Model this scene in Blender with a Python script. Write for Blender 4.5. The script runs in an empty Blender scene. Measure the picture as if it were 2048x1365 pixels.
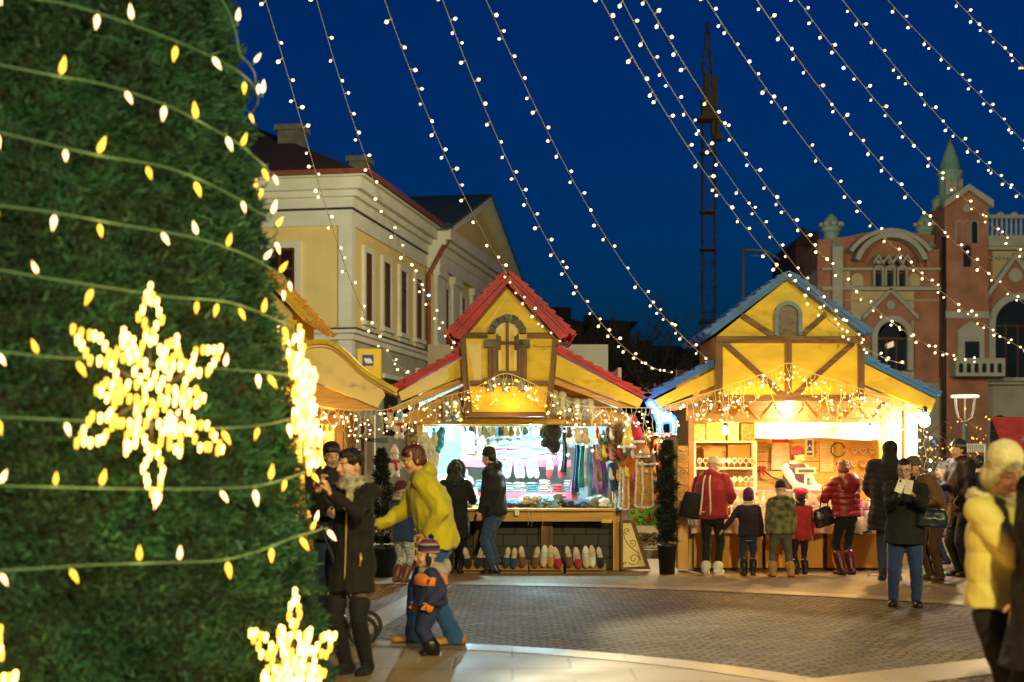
import bpy, math, random
import numpy as np
from mathutils import Vector, Matrix, Euler
rnd = random.Random(7)
R = math.radians
SC = bpy.context.scene
COL = SC.collection

# ------------------------------------------------------------------ camera, sky, lamps, exposure
F, H, CX, HY = 2844.4, 1.6, 1024.0, 917.0
cam_d = bpy.data.cameras.new("camera")
cam = bpy.data.objects.new("camera", cam_d); COL.objects.link(cam)
cam.location = (0, 0, H); cam.rotation_euler = (R(90), 0, 0)
cam_d.sensor_width = 36; cam_d.lens = 50; cam_d.shift_y = (HY - 682.5) / 2048
cam_d.clip_start = 0.05; cam_d.clip_end = 600
cam_d.dof.use_dof = True; cam_d.dof.focus_distance = 18.5; cam_d.dof.aperture_fstop = 1.6
SC.camera = cam
SC.view_settings.view_transform = 'Standard'; SC.view_settings.look = 'None'
SC.view_settings.exposure = 0.5; SC.view_settings.gamma = 1
SC.cycles.use_denoising = True
SC.cycles.max_bounces = 5; SC.cycles.diffuse_bounces = 3; SC.cycles.glossy_bounces = 3
SC.cycles.transparent_max_bounces = 6; SC.cycles.sample_clamp_indirect = 2.5; SC.cycles.sample_clamp_direct = 0
SC.cycles.caustics_reflective = False; SC.cycles.caustics_refractive = False
SC.cycles.use_adaptive_sampling = True; SC.cycles.adaptive_threshold = 0.015

w = bpy.data.worlds.new("World"); SC.world = w; w.use_nodes = True
nt = w.node_tree; bg = nt.nodes['Background']
sky = nt.nodes.new('ShaderNodeTexSky'); sky.sky_type = 'NISHITA'; sky.sun_disc = False
sky.sun_elevation = R(1.0); sky.sun_rotation = R(200); sky.altitude = 200; sky.dust_density = 0.4; sky.ozone_density = 6
mixn = nt.nodes.new('ShaderNodeMix'); mixn.data_type = 'RGBA'; mixn.blend_type = 'MULTIPLY'
mixn.inputs[0].default_value = 1.0
nt.links.new(sky.outputs[0], mixn.inputs[6]); mixn.inputs[7].default_value = (0.02, 0.84, 1.15, 1)
nt.links.new(mixn.outputs[2], bg.inputs[0]); bg.inputs[1].default_value = 0.076

def lamp(kind, name, loc, power, color, size=0.2, target=None, spot=None, blend=0.6):
    d = bpy.data.lights.new(name, kind); d.energy = power; d.color = color
    if kind == 'AREA': d.size = size
    else: d.shadow_soft_size = size
    if spot: d.spot_size = R(spot); d.spot_blend = blend
    o = bpy.data.objects.new(name, d); COL.objects.link(o); o.location = loc
    if target is not None:
        o.rotation_euler = (Vector(target) - Vector(loc)).to_track_quat('-Z', 'Y').to_euler()
    return o
WARM = (1.0, 0.84, 0.36)
# the square's sodium street lamps, unseen, behind the camera and farther into the square
lamp('POINT', 'street_and_fill_light', (3.2, -7, 9), 7600, WARM, 0.35)
lamp('POINT', 'street_and_fill_light', (12, -4, 8.5), 4600, WARM, 0.35)
lamp('POINT', 'street_and_fill_light', (1.0, 31, 8.5), 4200, (1, .86, .50), 0.35)  # fill lamp added beyond the stalls to brighten the left house walls
lamp('POINT', 'street_and_fill_light', (14, 38, 8.5), 2600, (1, .72, .36), 0.35)

# ------------------------------------------------------------------ pixel measuring helpers
def at(px, py, Y):
    return Vector(((px - CX) * Y / F, Y, H + (HY - py) * Y / F))
def xz(px, py, Y):
    return ((px - CX) * Y / F, H + (HY - py) * Y / F)
def gnd(px, py):
    Y = F * H / (py - HY); return Vector(((px - CX) * Y / F, Y, 0))

# ------------------------------------------------------------------ materials
MATS = {}
def _new(name):
    m = bpy.data.materials.new(name); m.use_nodes = True
    n = m.node_tree.nodes; l = m.node_tree.links
    return m, n, l, n['Principled BSDF']
def c4(c): return (c[0], c[1], c[2], 1)
def mat(name, col, rough=0.6, var=0.25, scale=6.0, bump=0.15, bscale=None, metal=0.0, stretch=(1, 1, 1), sheen=0.0, spec=0.5, detail=4, col2=None):
    if name in MATS: return MATS[name]
    m, n, l, p = _new(name)
    tc = n.new('ShaderNodeTexCoord'); mp = n.new('ShaderNodeMapping'); mp.inputs['Scale'].default_value = stretch
    l.new(tc.outputs['Object'], mp.inputs[0])
    no = n.new('ShaderNodeTexNoise'); no.inputs['Scale'].default_value = scale; no.inputs['Detail'].default_value = detail
    l.new(mp.outputs[0], no.inputs['Vector'])
    rp = n.new('ShaderNodeValToRGB'); e = rp.color_ramp.elements
    e[0].position = 0.3; e[1].position = 0.7
    a = [max(0, x * (1 - var)) for x in col]; b = col2 if col2 else [min(1, x * (1 + var * 0.6)) for x in col]
    e[0].color = c4(a); e[1].color = c4(b)
    l.new(no.outputs['Fac'], rp.inputs[0]); l.new(rp.outputs[0], p.inputs['Base Color'])
    p.inputs['Roughness'].default_value = rough; p.inputs['Metallic'].default_value = metal
    p.inputs['Specular IOR Level'].default_value = spec
    if sheen: p.inputs['Sheen Weight'].default_value = sheen
    if bump:
        n2 = n.new('ShaderNodeTexNoise'); n2.inputs['Scale'].default_value = bscale or scale * 5; n2.inputs['Detail'].default_value = 5
        l.new(mp.outputs[0], n2.inputs['Vector'])
        bp = n.new('ShaderNodeBump'); bp.inputs['Strength'].default_value = bump; bp.inputs['Distance'].default_value = 0.02
        l.new(n2.outputs['Fac'], bp.inputs['Height']); l.new(bp.outputs[0], p.inputs['Normal'])
    MATS[name] = m; return m
def wood(name, col, dark=0.55, axis='x', rough=0.6, scale=3.0, bump=0.3):
    st = {'x': (0.6, 9, 9), 'z': (9, 9, 0.6), 'y': (9, .6, 9)}[axis]
    return mat(name, col, rough, 1 - dark, scale, bump, scale * 2.2, stretch=st, detail=8)
def emit(name, col, strength, sample=False):
    if name in MATS: return MATS[name]
    m, n, l, p = _new(name)
    p.inputs['Base Color'].default_value = c4([x * .8 for x in col]); p.inputs['Emission Color'].default_value = c4(col)
    p.inputs['Emission Strength'].default_value = strength
    if not sample: m.cycles.emission_sampling = 'NONE'
    MATS[name] = m; return m
def vcol(name, rough=0.55, sub=0.0, bump=0.1, bscale=120, sheen=0):
    if name in MATS: return MATS[name]
    m, n, l, p = _new(name)
    a = n.new('ShaderNodeAttribute'); a.attribute_name = 'col'; l.new(a.outputs['Color'], p.inputs['Base Color'])
    p.inputs['Roughness'].default_value = rough; p.inputs['Subsurface Weight'].default_value = sub
    p.inputs['Subsurface Radius'].default_value = (.012, .005, .003); p.inputs['Sheen Weight'].default_value = sheen
    if bump:
        tc = n.new('ShaderNodeTexCoord'); n2 = n.new('ShaderNodeTexNoise'); n2.inputs['Scale'].default_value = bscale
        l.new(tc.outputs['Object'], n2.inputs['Vector'])
        bp = n.new('ShaderNodeBump'); bp.inputs['Strength'].default_value = bump; bp.inputs['Distance'].default_value = 0.01
        l.new(n2.outputs['Fac'], bp.inputs['Height']); l.new(bp.outputs[0], p.inputs['Normal'])
    MATS[name] = m; return m
def glass(name, col=(.8, .9, .9), alpha=.2):
    if name in MATS: return MATS[name]
    m, n, l, p = _new(name)
    p.inputs['Base Color'].default_value = c4(col); p.inputs['Roughness'].default_value = .08; p.inputs['Alpha'].default_value = alpha
    MATS[name] = m; return m

# ------------------------------------------------------------------ mesh builder
class MB:
    def __init__(s): s.v = []; s.f = []; s.m = []; s.mats = []; s.sm = []
    def mi(s, m):
        if m not in s.mats: s.mats.append(m)
        return s.mats.index(m)
    def add(s, vs, fs, m, smooth=False):
        b = len(s.v); k = s.mi(m)
        s.v.extend([tuple(x) for x in vs])
        for f in fs: s.f.append(tuple(i + b for i in f)); s.m.append(k); s.sm.append(smooth)
        return s
    def box(s, x0, x1, y0, y1, z0, z1, m):
        x0, x1 = min(x0, x1), max(x0, x1); y0, y1 = min(y0, y1), max(y0, y1); z0, z1 = min(z0, z1), max(z0, z1)
        vs = [(x, y, z) for z in (z0, z1) for y in (y0, y1) for x in (x0, x1)]
        return s.add(vs, [(0, 2, 3, 1), (4, 5, 7, 6), (0, 1, 5, 4), (2, 6, 7, 3), (0, 4, 6, 2), (1, 3, 7, 5)], m)
    def obox(s, c, size, M, m):
        vs = [Vector(c) + M @ Vector(((i - .5) * size[0], (j - .5) * size[1], (k - .5) * size[2])) for k in (0, 1) for j in (0, 1) for i in (0, 1)]
        return s.add(vs, [(0, 2, 3, 1), (4, 5, 7, 6), (0, 1, 5, 4), (2, 6, 7, 3), (0, 4, 6, 2), (1, 3, 7, 5)], m)
    def prism(s, pts, y0, y1, m, m_side=None):
        """pts: outline in (x, z); extruded from y0 to y1"""
        n = len(pts); A = sum(pts[i][0] * pts[(i + 1) % n][1] - pts[(i + 1) % n][0] * pts[i][1] for i in range(n))
        if A < 0: pts = pts[::-1]
        vs = [(p[0], y0, p[1]) for p in pts] + [(p[0], y1, p[1]) for p in pts]
        s.add(vs, [tuple(range(n)), tuple(range(2 * n - 1, n - 1, -1))], m)
        b = len(s.v) - 2 * n; k = s.mi(m_side or m)
        for i in range(n):
            j = (i + 1) % n; s.f.append((b + j, b + i, b + n + i, b + n + j)); s.m.append(k); s.sm.append(False)
        return s
    def beam(s, p, q, wd, y0, y1, m, ext=0):
        """a straight timber in an xz plane between p and q (x,z), of width wd"""
        d = Vector((q[0] - p[0], q[1] - p[1])); L = d.length; d /= L; n = Vector((-d[1], d[0])) * wd / 2
        p = Vector(p) - d * ext; q = Vector(q) + d * ext
        return s.prism([(p[0] + n[0], p[1] + n[1]), (p[0] - n[0], p[1] - n[1]), (q[0] - n[0], q[1] - n[1]), (q[0] + n[0], q[1] + n[1])], y0, y1, m)
    def loft(s, rings, m, smooth=True, caps=True, closed=False):
        """rings: list of lists of points of equal length"""
        n = len(rings[0]); k = len(rings); vs = [p for r in rings for p in r]; fs = []
        for i in range(k if closed else k - 1):
            a = i * n; b = ((i + 1) % k) * n
            for j in range(n): fs.append((a + j, a + (j + 1) % n, b + (j + 1) % n, b + j))
        if caps and not closed:
            fs.append(tuple(range(n - 1, -1, -1))); fs.append(tuple((k - 1) * n + j for j in range(n)))
        return s.add(vs, fs, m, smooth)
    def tube(s, pts, r, m, n=6, r1=None, closed=False, caps=True):
        pts = [Vector(p) for p in pts]; k = len(pts); rings = []; up = None
        for i, p in enumerate(pts):
            if closed: t = pts[(i + 1) % k] - pts[i - 1]
            else: t = pts[min(i + 1, k - 1)] - pts[max(i - 1, 0)]
            if t.length < 1e-9: t = Vector((0, 0, 1))
            t.normalize()
            if up is None: up = t.orthogonal().normalized()
            else:
                up = up - t * up.dot(t)
                up = up.normalized() if up.length > 1e-6 else t.orthogonal().normalized()
            side = t.cross(up); rr = r if r1 is None else r + (r1 - r) * i / max(1, k - 1)
            rings.append([p + (up * math.cos(a) + side * math.sin(a)) * rr for a in [2 * math.pi * j / n for j in range(n)]])
        return s.loft(rings, m, True, caps, closed)
    def cap(s, p, q, r0, r1, m, n=12, flat=None):
        """tapered capsule; flat=(axis, factor) squashes it along a direction"""
        p = Vector(p); q = Vector(q); t = q - p
        L = t.length; t = t.normalized() if L > 1e-9 else Vector((0, 0, 1))
        up = t.orthogonal().normalized() if flat is None else (Vector(flat[0]) - t * Vector(flat[0]).dot(t)).normalized()
        side = t.cross(up); k = 1 if flat is None else flat[1]; rings = []
        for a in (-80, -50, -20, 0): a = R(a); rings.append((p + t * (math.sin(a) * r0), math.cos(a) * r0))
        for a in (0, 20, 50, 80): a = R(a); rings.append((q + t * (math.sin(a) * r1), math.cos(a) * r1))
        return s.loft([[c + (up * math.cos(b) * k + side * math.sin(b)) * rr for b in [2 * math.pi * j / n for j in range(n)]] for c, rr in rings], m)
    def ell(s, c, rad, m, M=None, n=14, k=9):
        c = Vector(c); M = M or Matrix.Identity(3); rings = []
        for i in range(k):
            a = -math.pi / 2 + math.pi * (i + .5) / k
            rings.append([c + M @ Vector((rad[0] * math.cos(a) * math.cos(b), rad[1] * math.cos(a) * math.sin(b), rad[2] * math.sin(a))) for b in [2 * math.pi * j / n for j in range(n)]])
        return s.loft(rings, m)
    def lathe(s, c, prof, m, n=20, sx=1, sy=1, M=None, caps=True, smooth=True):
        c = Vector(c); M = M or Matrix.Identity(3)
        return s.loft([[c + M @ Vector((r * sx * math.cos(b), r * sy * math.sin(b), z)) for b in [2 * math.pi * j / n for j in range(n)]] for r, z in prof], m, smooth, caps)
    def mesh(s, name):
        me = bpy.data.meshes.new(name); me.from_pydata(s.v, [], s.f)
        for m in s.mats: me.materials.append(m)
        if s.f:
            me.polygons.foreach_set('material_index', s.m); me.polygons.foreach_set('use_smooth', s.sm)
        me.update(); return me

def tag(o, label=None, cat=None, group=None, kind=None):
    if label: o['label'] = label
    if cat: o['category'] = cat
    if group: o['group'] = group
    if kind: o['kind'] = kind
    return o
def put(name, me, parent=None, world=True, origin=None):
    """links a mesh (given in world coordinates unless world=False)"""
    if isinstance(me, MB): me = me.mesh(name)
    o = bpy.data.objects.new(name, me); COL.objects.link(o)
    if parent is not None:
        o.parent = parent
        if world: 
            M = parent_matrix(parent).inverted(); me.transform(M)
    elif origin is not None:
        me.transform(Matrix.Translation(-Vector(origin))); o.location = origin
    return o
def parent_matrix(o):
    M = Matrix.LocRotScale(o.location, o.rotation_euler, o.scale)
    return parent_matrix(o.parent) @ M if o.parent else M
def thing(name, loc, label, cat, group=None, rz=0):
    o = bpy.data.objects.new(name, None); COL.objects.link(o); o.location = loc; o.rotation_euler = (0, 0, rz); o.empty_display_size = .2
    return tag(o, label, cat, group)
def copy_tree(o, parent=None):
    c = o.copy(); COL.objects.link(c)
    if parent is not None: c.parent = parent
    for ch in list(o.children): copy_tree(ch, c)
    return c

# remesh several overlapping closed shapes into one continuous skin
def fuse(mb, voxel, smooth=4, name='m', wr=0.0, wf=14, seed=1, colf=None, puff=None, zmin=None, factor=.5):
    me = mb.mesh(name); ob = bpy.data.objects.new('tmp', me); COL.objects.link(ob)
    md = ob.modifiers.new('r', 'REMESH'); md.mode = 'VOXEL'; md.voxel_size = voxel; md.use_smooth_shade = True
    if smooth:
        ms = ob.modifiers.new('s', 'SMOOTH'); ms.factor = factor; ms.iterations = smooth
    dg = bpy.context.evaluated_depsgraph_get()
    out = bpy.data.meshes.new_from_object(ob.evaluated_get(dg))
    bpy.data.objects.remove(ob); bpy.data.meshes.remove(me)
    n = len(out.vertices); co = np.empty(n * 3); out.vertices.foreach_get('co', co); co = co.reshape(-1, 3)
    if wr or puff:
        no = np.empty(n * 3); out.vertex_normals.foreach_get('vector', no); no = no.reshape(-1, 3)
        rs = np.random.RandomState(seed); d = np.zeros(n)
        for k in range(7):
            v = rs.normal(size=3); v /= np.linalg.norm(v); fr = wf * (0.6 + 1.6 * rs.rand())
            ph = 2.5 * np.sin(co @ rs.normal(size=3) * wf * .4 + rs.rand() * 6)
            d += np.sin(co @ v * fr + ph + rs.rand() * 6.28) / 4
        d = -np.abs(d) * wr
        if puff is not None:
            d += puff(co)
        co = co + no * d[:, None]
    if zmin is not None: co[:, 2] = np.maximum(co[:, 2], zmin)
    out.vertices.foreach_set('co', co.ravel())
    if colf is not None:
        c = colf(co); c = np.concatenate([np.clip(c, 0, 1), np.ones((n, 1))], 1).astype(np.float32)
        at_ = out.color_attributes.new('col', 'FLOAT_COLOR', 'POINT'); at_.data.foreach_set('color', c.ravel())
    out.polygons.foreach_set('use_smooth', [True] * len(out.polygons))
    if not out.materials:
        for m in mb.mats: out.materials.append(m)
    out.name = name; out.update(); return out
# ------------------------------------------------------------------ ground
C0 = Vector((-2.1, 7.2, 0))
def cobble_mat(name, rad_pattern, c1, c2, mortar, bw, rh, mw, rough=.42, fan=1.5, amp=.9, vertical=False):
    m, n, l, p = _new(name)
    tc = n.new('ShaderNodeTexCoord'); sp = n.new('ShaderNodeSeparateXYZ'); l.new(tc.outputs['Object'], sp.inputs[0])
    def M(op, a, b=None, c=None):
        k = n.new('ShaderNodeMath'); k.operation = op
        for i, v in enumerate((a, b, c)):
            if v is None: continue
            if hasattr(v, 'links') or hasattr(v, 'is_linked'): l.new(v, k.inputs[i])
            else: k.inputs[i].default_value = v
        return k.outputs[0]
    X, Y = sp.outputs[0], sp.outputs[2 if vertical else 1]
    if rad_pattern:
        f = M('SUBTRACT', M('FRACT', M('DIVIDE', X, fan)), .5)
        Yv = M('ADD', Y, M('MULTIPLY', M('MULTIPLY', f, f), amp * fan))
        wob = n.new('ShaderNodeTexNoise'); wob.inputs['Scale'].default_value = 1.1; l.new(tc.outputs['Object'], wob.inputs[0])
        Yv = M('ADD', Yv, M('MULTIPLY', wob.outputs['Fac'], .28))
    else: Yv = Y
    if rad_pattern:
        w2 = n.new('ShaderNodeTexNoise'); w2.inputs['Scale'].default_value = 7; l.new(tc.outputs['Object'], w2.inputs[0]); Yv = M('ADD', Yv, M('MULTIPLY', w2.outputs['Fac'], .07)); X = M('ADD', X, M('MULTIPLY', w2.outputs['Fac'], .09))
    cb = n.new('ShaderNodeCombineXYZ'); l.new(X, cb.inputs[0]); l.new(Yv, cb.inputs[1])
    br = n.new('ShaderNodeTexBrick'); l.new(cb.outputs[0], br.inputs['Vector'])
    br.inputs['Scale'].default_value = 1; br.inputs['Brick Width'].default_value = bw; br.inputs['Row Height'].default_value = rh
    br.inputs['Mortar Size'].default_value = mw; br.inputs['Mortar Smooth'].default_value = .35
    br.inputs['Color1'].default_value = c4(c1); br.inputs['Color2'].default_value = c4(c2); br.inputs['Mortar'].default_value = c4(mortar)
    no = n.new('ShaderNodeTexNoise'); no.inputs['Scale'].default_value = 1.6; no.inputs['Detail'].default_value = 6; l.new(tc.outputs['Object'], no.inputs[0])
    mx = n.new('ShaderNodeMix'); mx.data_type = 'RGBA'; mx.blend_type = 'MULTIPLY'; mx.inputs[0].default_value = .75
    rp = n.new('ShaderNodeValToRGB'); rp.color_ramp.elements[0].position = .3; rp.color_ramp.elements[0].color = (.55, .5, .45, 1); rp.color_ramp.elements[1].position = .75
    l.new(no.outputs['Fac'], rp.inputs[0]); l.new(br.outputs['Color'], mx.inputs[6]); l.new(rp.outputs[0], mx.inputs[7]); l.new(mx.outputs[2], p.inputs['Base Color'])
    n3 = n.new('ShaderNodeTexNoise'); n3.inputs['Scale'].default_value = 26; n3.inputs['Detail'].default_value = 3; l.new(tc.outputs['Object'], n3.inputs[0])
    hh = M('ADD', M('MULTIPLY', br.outputs['Fac'], -1.0), M('MULTIPLY', n3.outputs['Fac'], .8))
    bp = n.new('ShaderNodeBump'); bp.inputs['Strength'].default_value = .9; bp.inputs['Distance'].default_value = .012 if rad_pattern else .002
    l.new(hh, bp.inputs['Height']); l.new(bp.outputs[0], p.inputs['Normal'])
    l.new(M('ADD', M('MULTIPLY', no.outputs['Fac'], .3), rough - .12), p.inputs['Roughness'])
    return m
cob = cobble_mat('cobbles', True, (.14, .085, .032), (.32, .20, .085), (.010, .006, .003), .14, .10, .020, .7)
pav = cobble_mat('pavers', False, (.24, .17, .09), (.30, .22, .12), (.09, .06, .03), .3, .15, .006, .5)
slabm = cobble_mat('light_slabs', False, (.34, .25, .13), (.42, .31, .17), (.17, .12, .06), .9, .6, .012, .5)
bandm = cobble_mat('band_slabs', False, (.38, .29, .17), (.44, .34, .2), (.25, .18, .1), .6, .5, .006, .42)
g = MB(); g.add([(-250, -60, 0), (250, -60, 0), (250, 400, 0), (-250, 400, 0)], [(0, 1, 2, 3)], cob)
tag(put('ground', g), kind='structure')
def ring(name, r0, r1, z, m, n=140):
    b = MB(); vs = []; fs = []
    for i in range(n):
        a = 2 * math.pi * i / n
        vs += [(C0.x + r0 * math.cos(a), C0.y + r0 * math.sin(a), z), (C0.x + r1 * math.cos(a), C0.y + r1 * math.sin(a), z)]
    for i in range(n):
        j = (i + 1) % n; fs.append((2 * i, 2 * i + 1, 2 * j + 1, 2 * j))
    b.add(vs, fs, m); return tag(put(name, b), kind='structure')
ring('light_paving', 0.2, 4.95, .004, slabm)
ring('kerb_ring', 4.95, 5.3, .008, bandm)
ring('paving_band', 10.82, 11.22, .008, bandm)
ring('pavement', 11.22, 70, .004, pav)
for d in (Vector((.33, 2.95, 0)), Vector((1.17, .76, 0)), Vector((2.6, -.5, 0))):
    d.normalize(); s = d.cross(Vector((0, 0, 1))) * (.17 if d.x < .5 else .28)
    a, b_ = C0 + d * 5.31, C0 + d * 10.81
    b = MB(); b.add([(a - s + Vector((0, 0, .004)))[:], (a + s + Vector((0, 0, .004)))[:], (b_ + s + Vector((0, 0, .004)))[:], (b_ - s + Vector((0, 0, .004)))[:]], [(0, 1, 2, 3)], bandm)
    tag(put('paving_band', b), kind='structure')
# planted bed behind the two stalls and the kerbs round it
bedm = mat('bed_soil', (.09, .065, .03), .9, .6, 9, .8, 30, col2=(.3, .24, .12))
b = MB(); b.box(1.0, 3.2, 22.9, 27.5, 0.02, .16, bedm)
for i in range(900):
    x, y = rnd.uniform(1.05, 3.15), rnd.uniform(22.95, 27); s = rnd.uniform(.02, .05); a = rnd.uniform(0, 6.3)
    b.obox((x, y, .165 + rnd.uniform(0, .05)), (s * 2, s, .006), Euler((rnd.uniform(-.7, .7), rnd.uniform(-.7, .7), a)).to_matrix(), bedm)
tag(put('leaf_litter', b), 'bed of dry leaves on the ground between the red and the blue stall', 'leaf litter', kind='stuff')
kerbm = mat('kerb_stone', (.34, .32, .28), .7, .2, 5, .2)
b = MB(); b.box(.9, 3.4, 22.72, 22.88, 0, .14, kerbm); tag(put('kerb', b), kind='structure')
b = MB(); b.box(6, 30, 29, 29.3, 0, .14, kerbm); b.box(6, 30, 24.2, 24.4, 0.001, .12, kerbm); tag(put('kerb', b), kind='structure')
far = mat('far_ground', (.05, .05, .04), .95)
b = MB(); b.add([(-250, 66, .02), (250, 66, .02), (250, 400, .02), (-250, 400, .02)], [(0, 1, 2, 3)], far); tag(put('distant_ground', b), kind='structure')

# ------------------------------------------------------------------ yellow corner building (left)
plas_y = mat('plaster_yellow', (.68, .56, .24), .85, .12, .8, .1, 20)
plas_w = mat('plaster_white', (.60, .62, .56), .8, .12, 1.2, .1, 14)
plas_g = mat('plaster_grey', (.36, .37, .31), .85, .2, 1, .1)
rooft = mat('roof_tiles_dark', (.075, .035, .022), .85, .5, 14, .6, 30, stretch=(1, 1, 3))
gutm = mat('gutter_copper', (.20, .055, .03), .55, .25, 5, .05)
frameb = mat('window_frame_brown', (.10, .025, .012), .5, .3, 8)
dglass = mat('window_glass_dark', (.02, .014, .012), .35, .5, 2, 0, spec=.25)
doork = mat('dark_opening', (.02, .018, .015), .6)
BX, BY = -324 * 45 / F, 45.0
BR = thing('corner_building', (BX, BY, 0), 'pale yellow two storey corner house with white cornice and brown hipped roof', 'building', rz=R(-10))
def bput(name, b, label=None, parent=None):
    o = put(name, b, parent or BR, world=False)
    if label: o['label'] = label
    return o
s10, c10 = math.sin(R(10)), math.cos(R(10))
def st(px):
    q = (px - CX) / F; return (q * BY - BX) / (s10 - q * c10)
def sz(px, py):
    return H + (HY - py) * (BY + st(px) * c10) / F
ZB, ZW, ZA, ZF, ZE = 5.6, 8.97, 9.5, 10.05, 10.57
T1, T2 = st(853), st(1003)      # ordinary side wall / projecting part with the pediment
b = MB(); b.box(-16, 0, 0, T2, 0, ZW, plas_y); bput('wall', b)
b = MB(); b.box(-15.9, 0.06, -.06, T1, 0, ZB - .25, plas_g); bput('ground_floor', b)
b = MB()   # cornices and bands
for z0, z1, o in ((ZB - .25, ZB - .05, .16), (ZB - .05, ZB + .07, .26), (ZW, ZA - .04, .09), (ZA + .03, ZF - .2, .14), (ZF - .2, ZF, .3), (ZF, ZE - .16, .5), (ZE - .16, ZE - .02, .66)):
    b.box(-16.1, o, -o, T1, z0, z1, plas_w)
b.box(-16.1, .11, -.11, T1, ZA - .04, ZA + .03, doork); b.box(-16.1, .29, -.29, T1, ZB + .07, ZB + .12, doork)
bput('cornice', b)
b = MB()
for z0, z1, o in ((ZB - .25, ZB - .05, .26), (ZB - .05, ZB + .07, .36), (ZW, ZA, .29), (ZA, ZF - .2, .34), (ZF - .2, ZF, .5), (ZF, ZE - .1, .7)):
    b.box(-1, .3 + o, T1 - .2, T2 + .2, z0, z1, plas_w)
bput('cornice', b)
b = MB(); b.box(-.4, .32, T1, T2, 0, ZW, plas_y); bput('wall', b)
for px0, px1 in ((852, 868), (885, 899), (925, 936), (950, 960), (972, 981)):
    b = MB(); t0, t1 = st(px0), st(px1); b.box(.3, .46, t0, t1, 0, ZW - .3, plas_w); b.box(.3, .56, t0 - .1, t1 + .1, ZW - .3, ZW + .01, plas_w); b.box(.3, .54, t0 - .1, t1 + .1, ZB + .1, ZB + .5, plas_w); bput('pilaster', b)
b = MB(); b.box(-.36, .08, -.08, .3, 0, ZW, plas_w); bput('pilaster', b)
b = MB(); b.box(-6.5, -6.0, -.08, .1, 0, ZW, plas_w); bput('pilaster', b)
def window(x0, x1, z0, z1, side, off, muntin=True):
    """frame + panes; side True: on the plane x=off facing +x, else on plane y=-off facing -y"""
    b = MB()
    def bx(u0, u1, z_0, z_1, d0, d1, m, bb):
        if side: bb.box(off + d0, off + d1, u0, u1, z_0, z_1, m)
        else: bb.box(u0, u1, -off - d1, -off - d0, z_0, z_1, m)
    k = .2
    bx(x0 - k, x0, z0 - .05, z1 + k, -.02, .1, plas_w, b); bx(x1, x1 + k, z0 - .05, z1 + k, -.02, .1, plas_w, b); bx(x0, x1, z1, z1 + k, -.02, .1, plas_w, b)
    fr = bput('window', b)
    b = MB(); bx(x0 - k - .06, x1 + k + .06, z0 - .2, z0 - .05, -.02, .17, plas_w, b); bx(x0 - .1, x1 + .1, z0 - .5, z0 - .2, -.02, .07, plas_w, b); bput('sill', b, parent=fr)
    b = MB(); w_ = (x1 - x0)
    bx(x0, x1, z0, z1, -.01, .015, dglass, b); bput('pane', b, parent=fr)
    b = MB()
    for u in (0, .5, 1): bx(x0 + u * (w_ - .09), x0 + u * (w_ - .09) + .09, z0, z1, .015, .06, frameb, b)
    for z in (z0, z0 + (z1 - z0) * .68, z1 - .09): bx(x0, x1, z, z + .09, .015, .063, frameb, b)
    bput('sash', b, parent=fr)
for a_, c_ in ((727, 741), (764, 778), (798, 810), (829, 841)): window(st(a_), st(c_), 6.15, 8.35, True, 0)
for a_, c_ in ((872, 879), (906, 913), (941, 946), (963, 968)): window(st(a_), st(c_), 6.15, 8.35, True, .32)
for x in (-2.85, -5.4, -8.3, -11, -14): window(x, x + 1.05, 6.1, 8.3, False, 0)
for a_, c_ in ((764, 790), (800, 818)):
    b = MB(); b.box(.05, .1, st(a_), st(c_), 2.4, 4.35, doork); b.box(.05, .16, st(a_) - .2, st(c_) + .2, 4.35, 4.5, plas_w); bput('shop_window', b)
b = MB(); b.box(-5.6, -3.2, -.1, -.05, .3, 4.2, doork); bput('shop_window', b)
# downpipe
b = MB(); t = T1 - .25
b.tube([(.75, t + .6, ZE - .1), (.75, t + .5, ZE - .6), (.7, t + .1, ZF - .3), (.14, t, ZW - .3), (.14, t, 0.1)], .1, gutm, 8); b.box(.55, .95, t + .3, t + .8, ZE - .2, ZE + .12, gutm); bput('downpipe', b)
# roof
chim = mat('chimney_plaster', (.13, .13, .11), .9, .3, 3)
b = MB(); o = .75
b.add([(-16.7, -o, ZE - .1), (o, -o, ZE - .1), (o, T2, ZE - .1), (-16.7, T2, ZE - .1), (-8, 8, ZE + 4.4), (-8, T2, ZE + 4.4)],
      [(0, 1, 4), (1, 2, 5, 4), (0, 4, 5, 3), (2, 3, 5), (0, 3, 2, 1)], rooft)
rf = bput('roof', b)
b = MB(); b.box(-16.7, o + .08, -o - .08, -o + .04, ZE - .1, ZE + .04, gutm); b.box(o - .04, o + .08, -o + .04, T1, ZE - .1, ZE + .04, gutm); bput('gutter', b, parent=rf)
for cx_, cy_, ww, z1 in ((-3.0, 3.2, .38, 12.75), (-1.0, 4.6, .28, 11.9)):
    b = MB(); b.box(cx_ - ww, cx_ + ww, cy_ - .4, cy_ + .4, ZE + .1, z1, chim); b.box(cx_ - ww - .1, cx_ + ww + .1, cy_ - .5, cy_ + .5, z1, z1 + .18, chim); bput('chimney', b, parent=rf)
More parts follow.
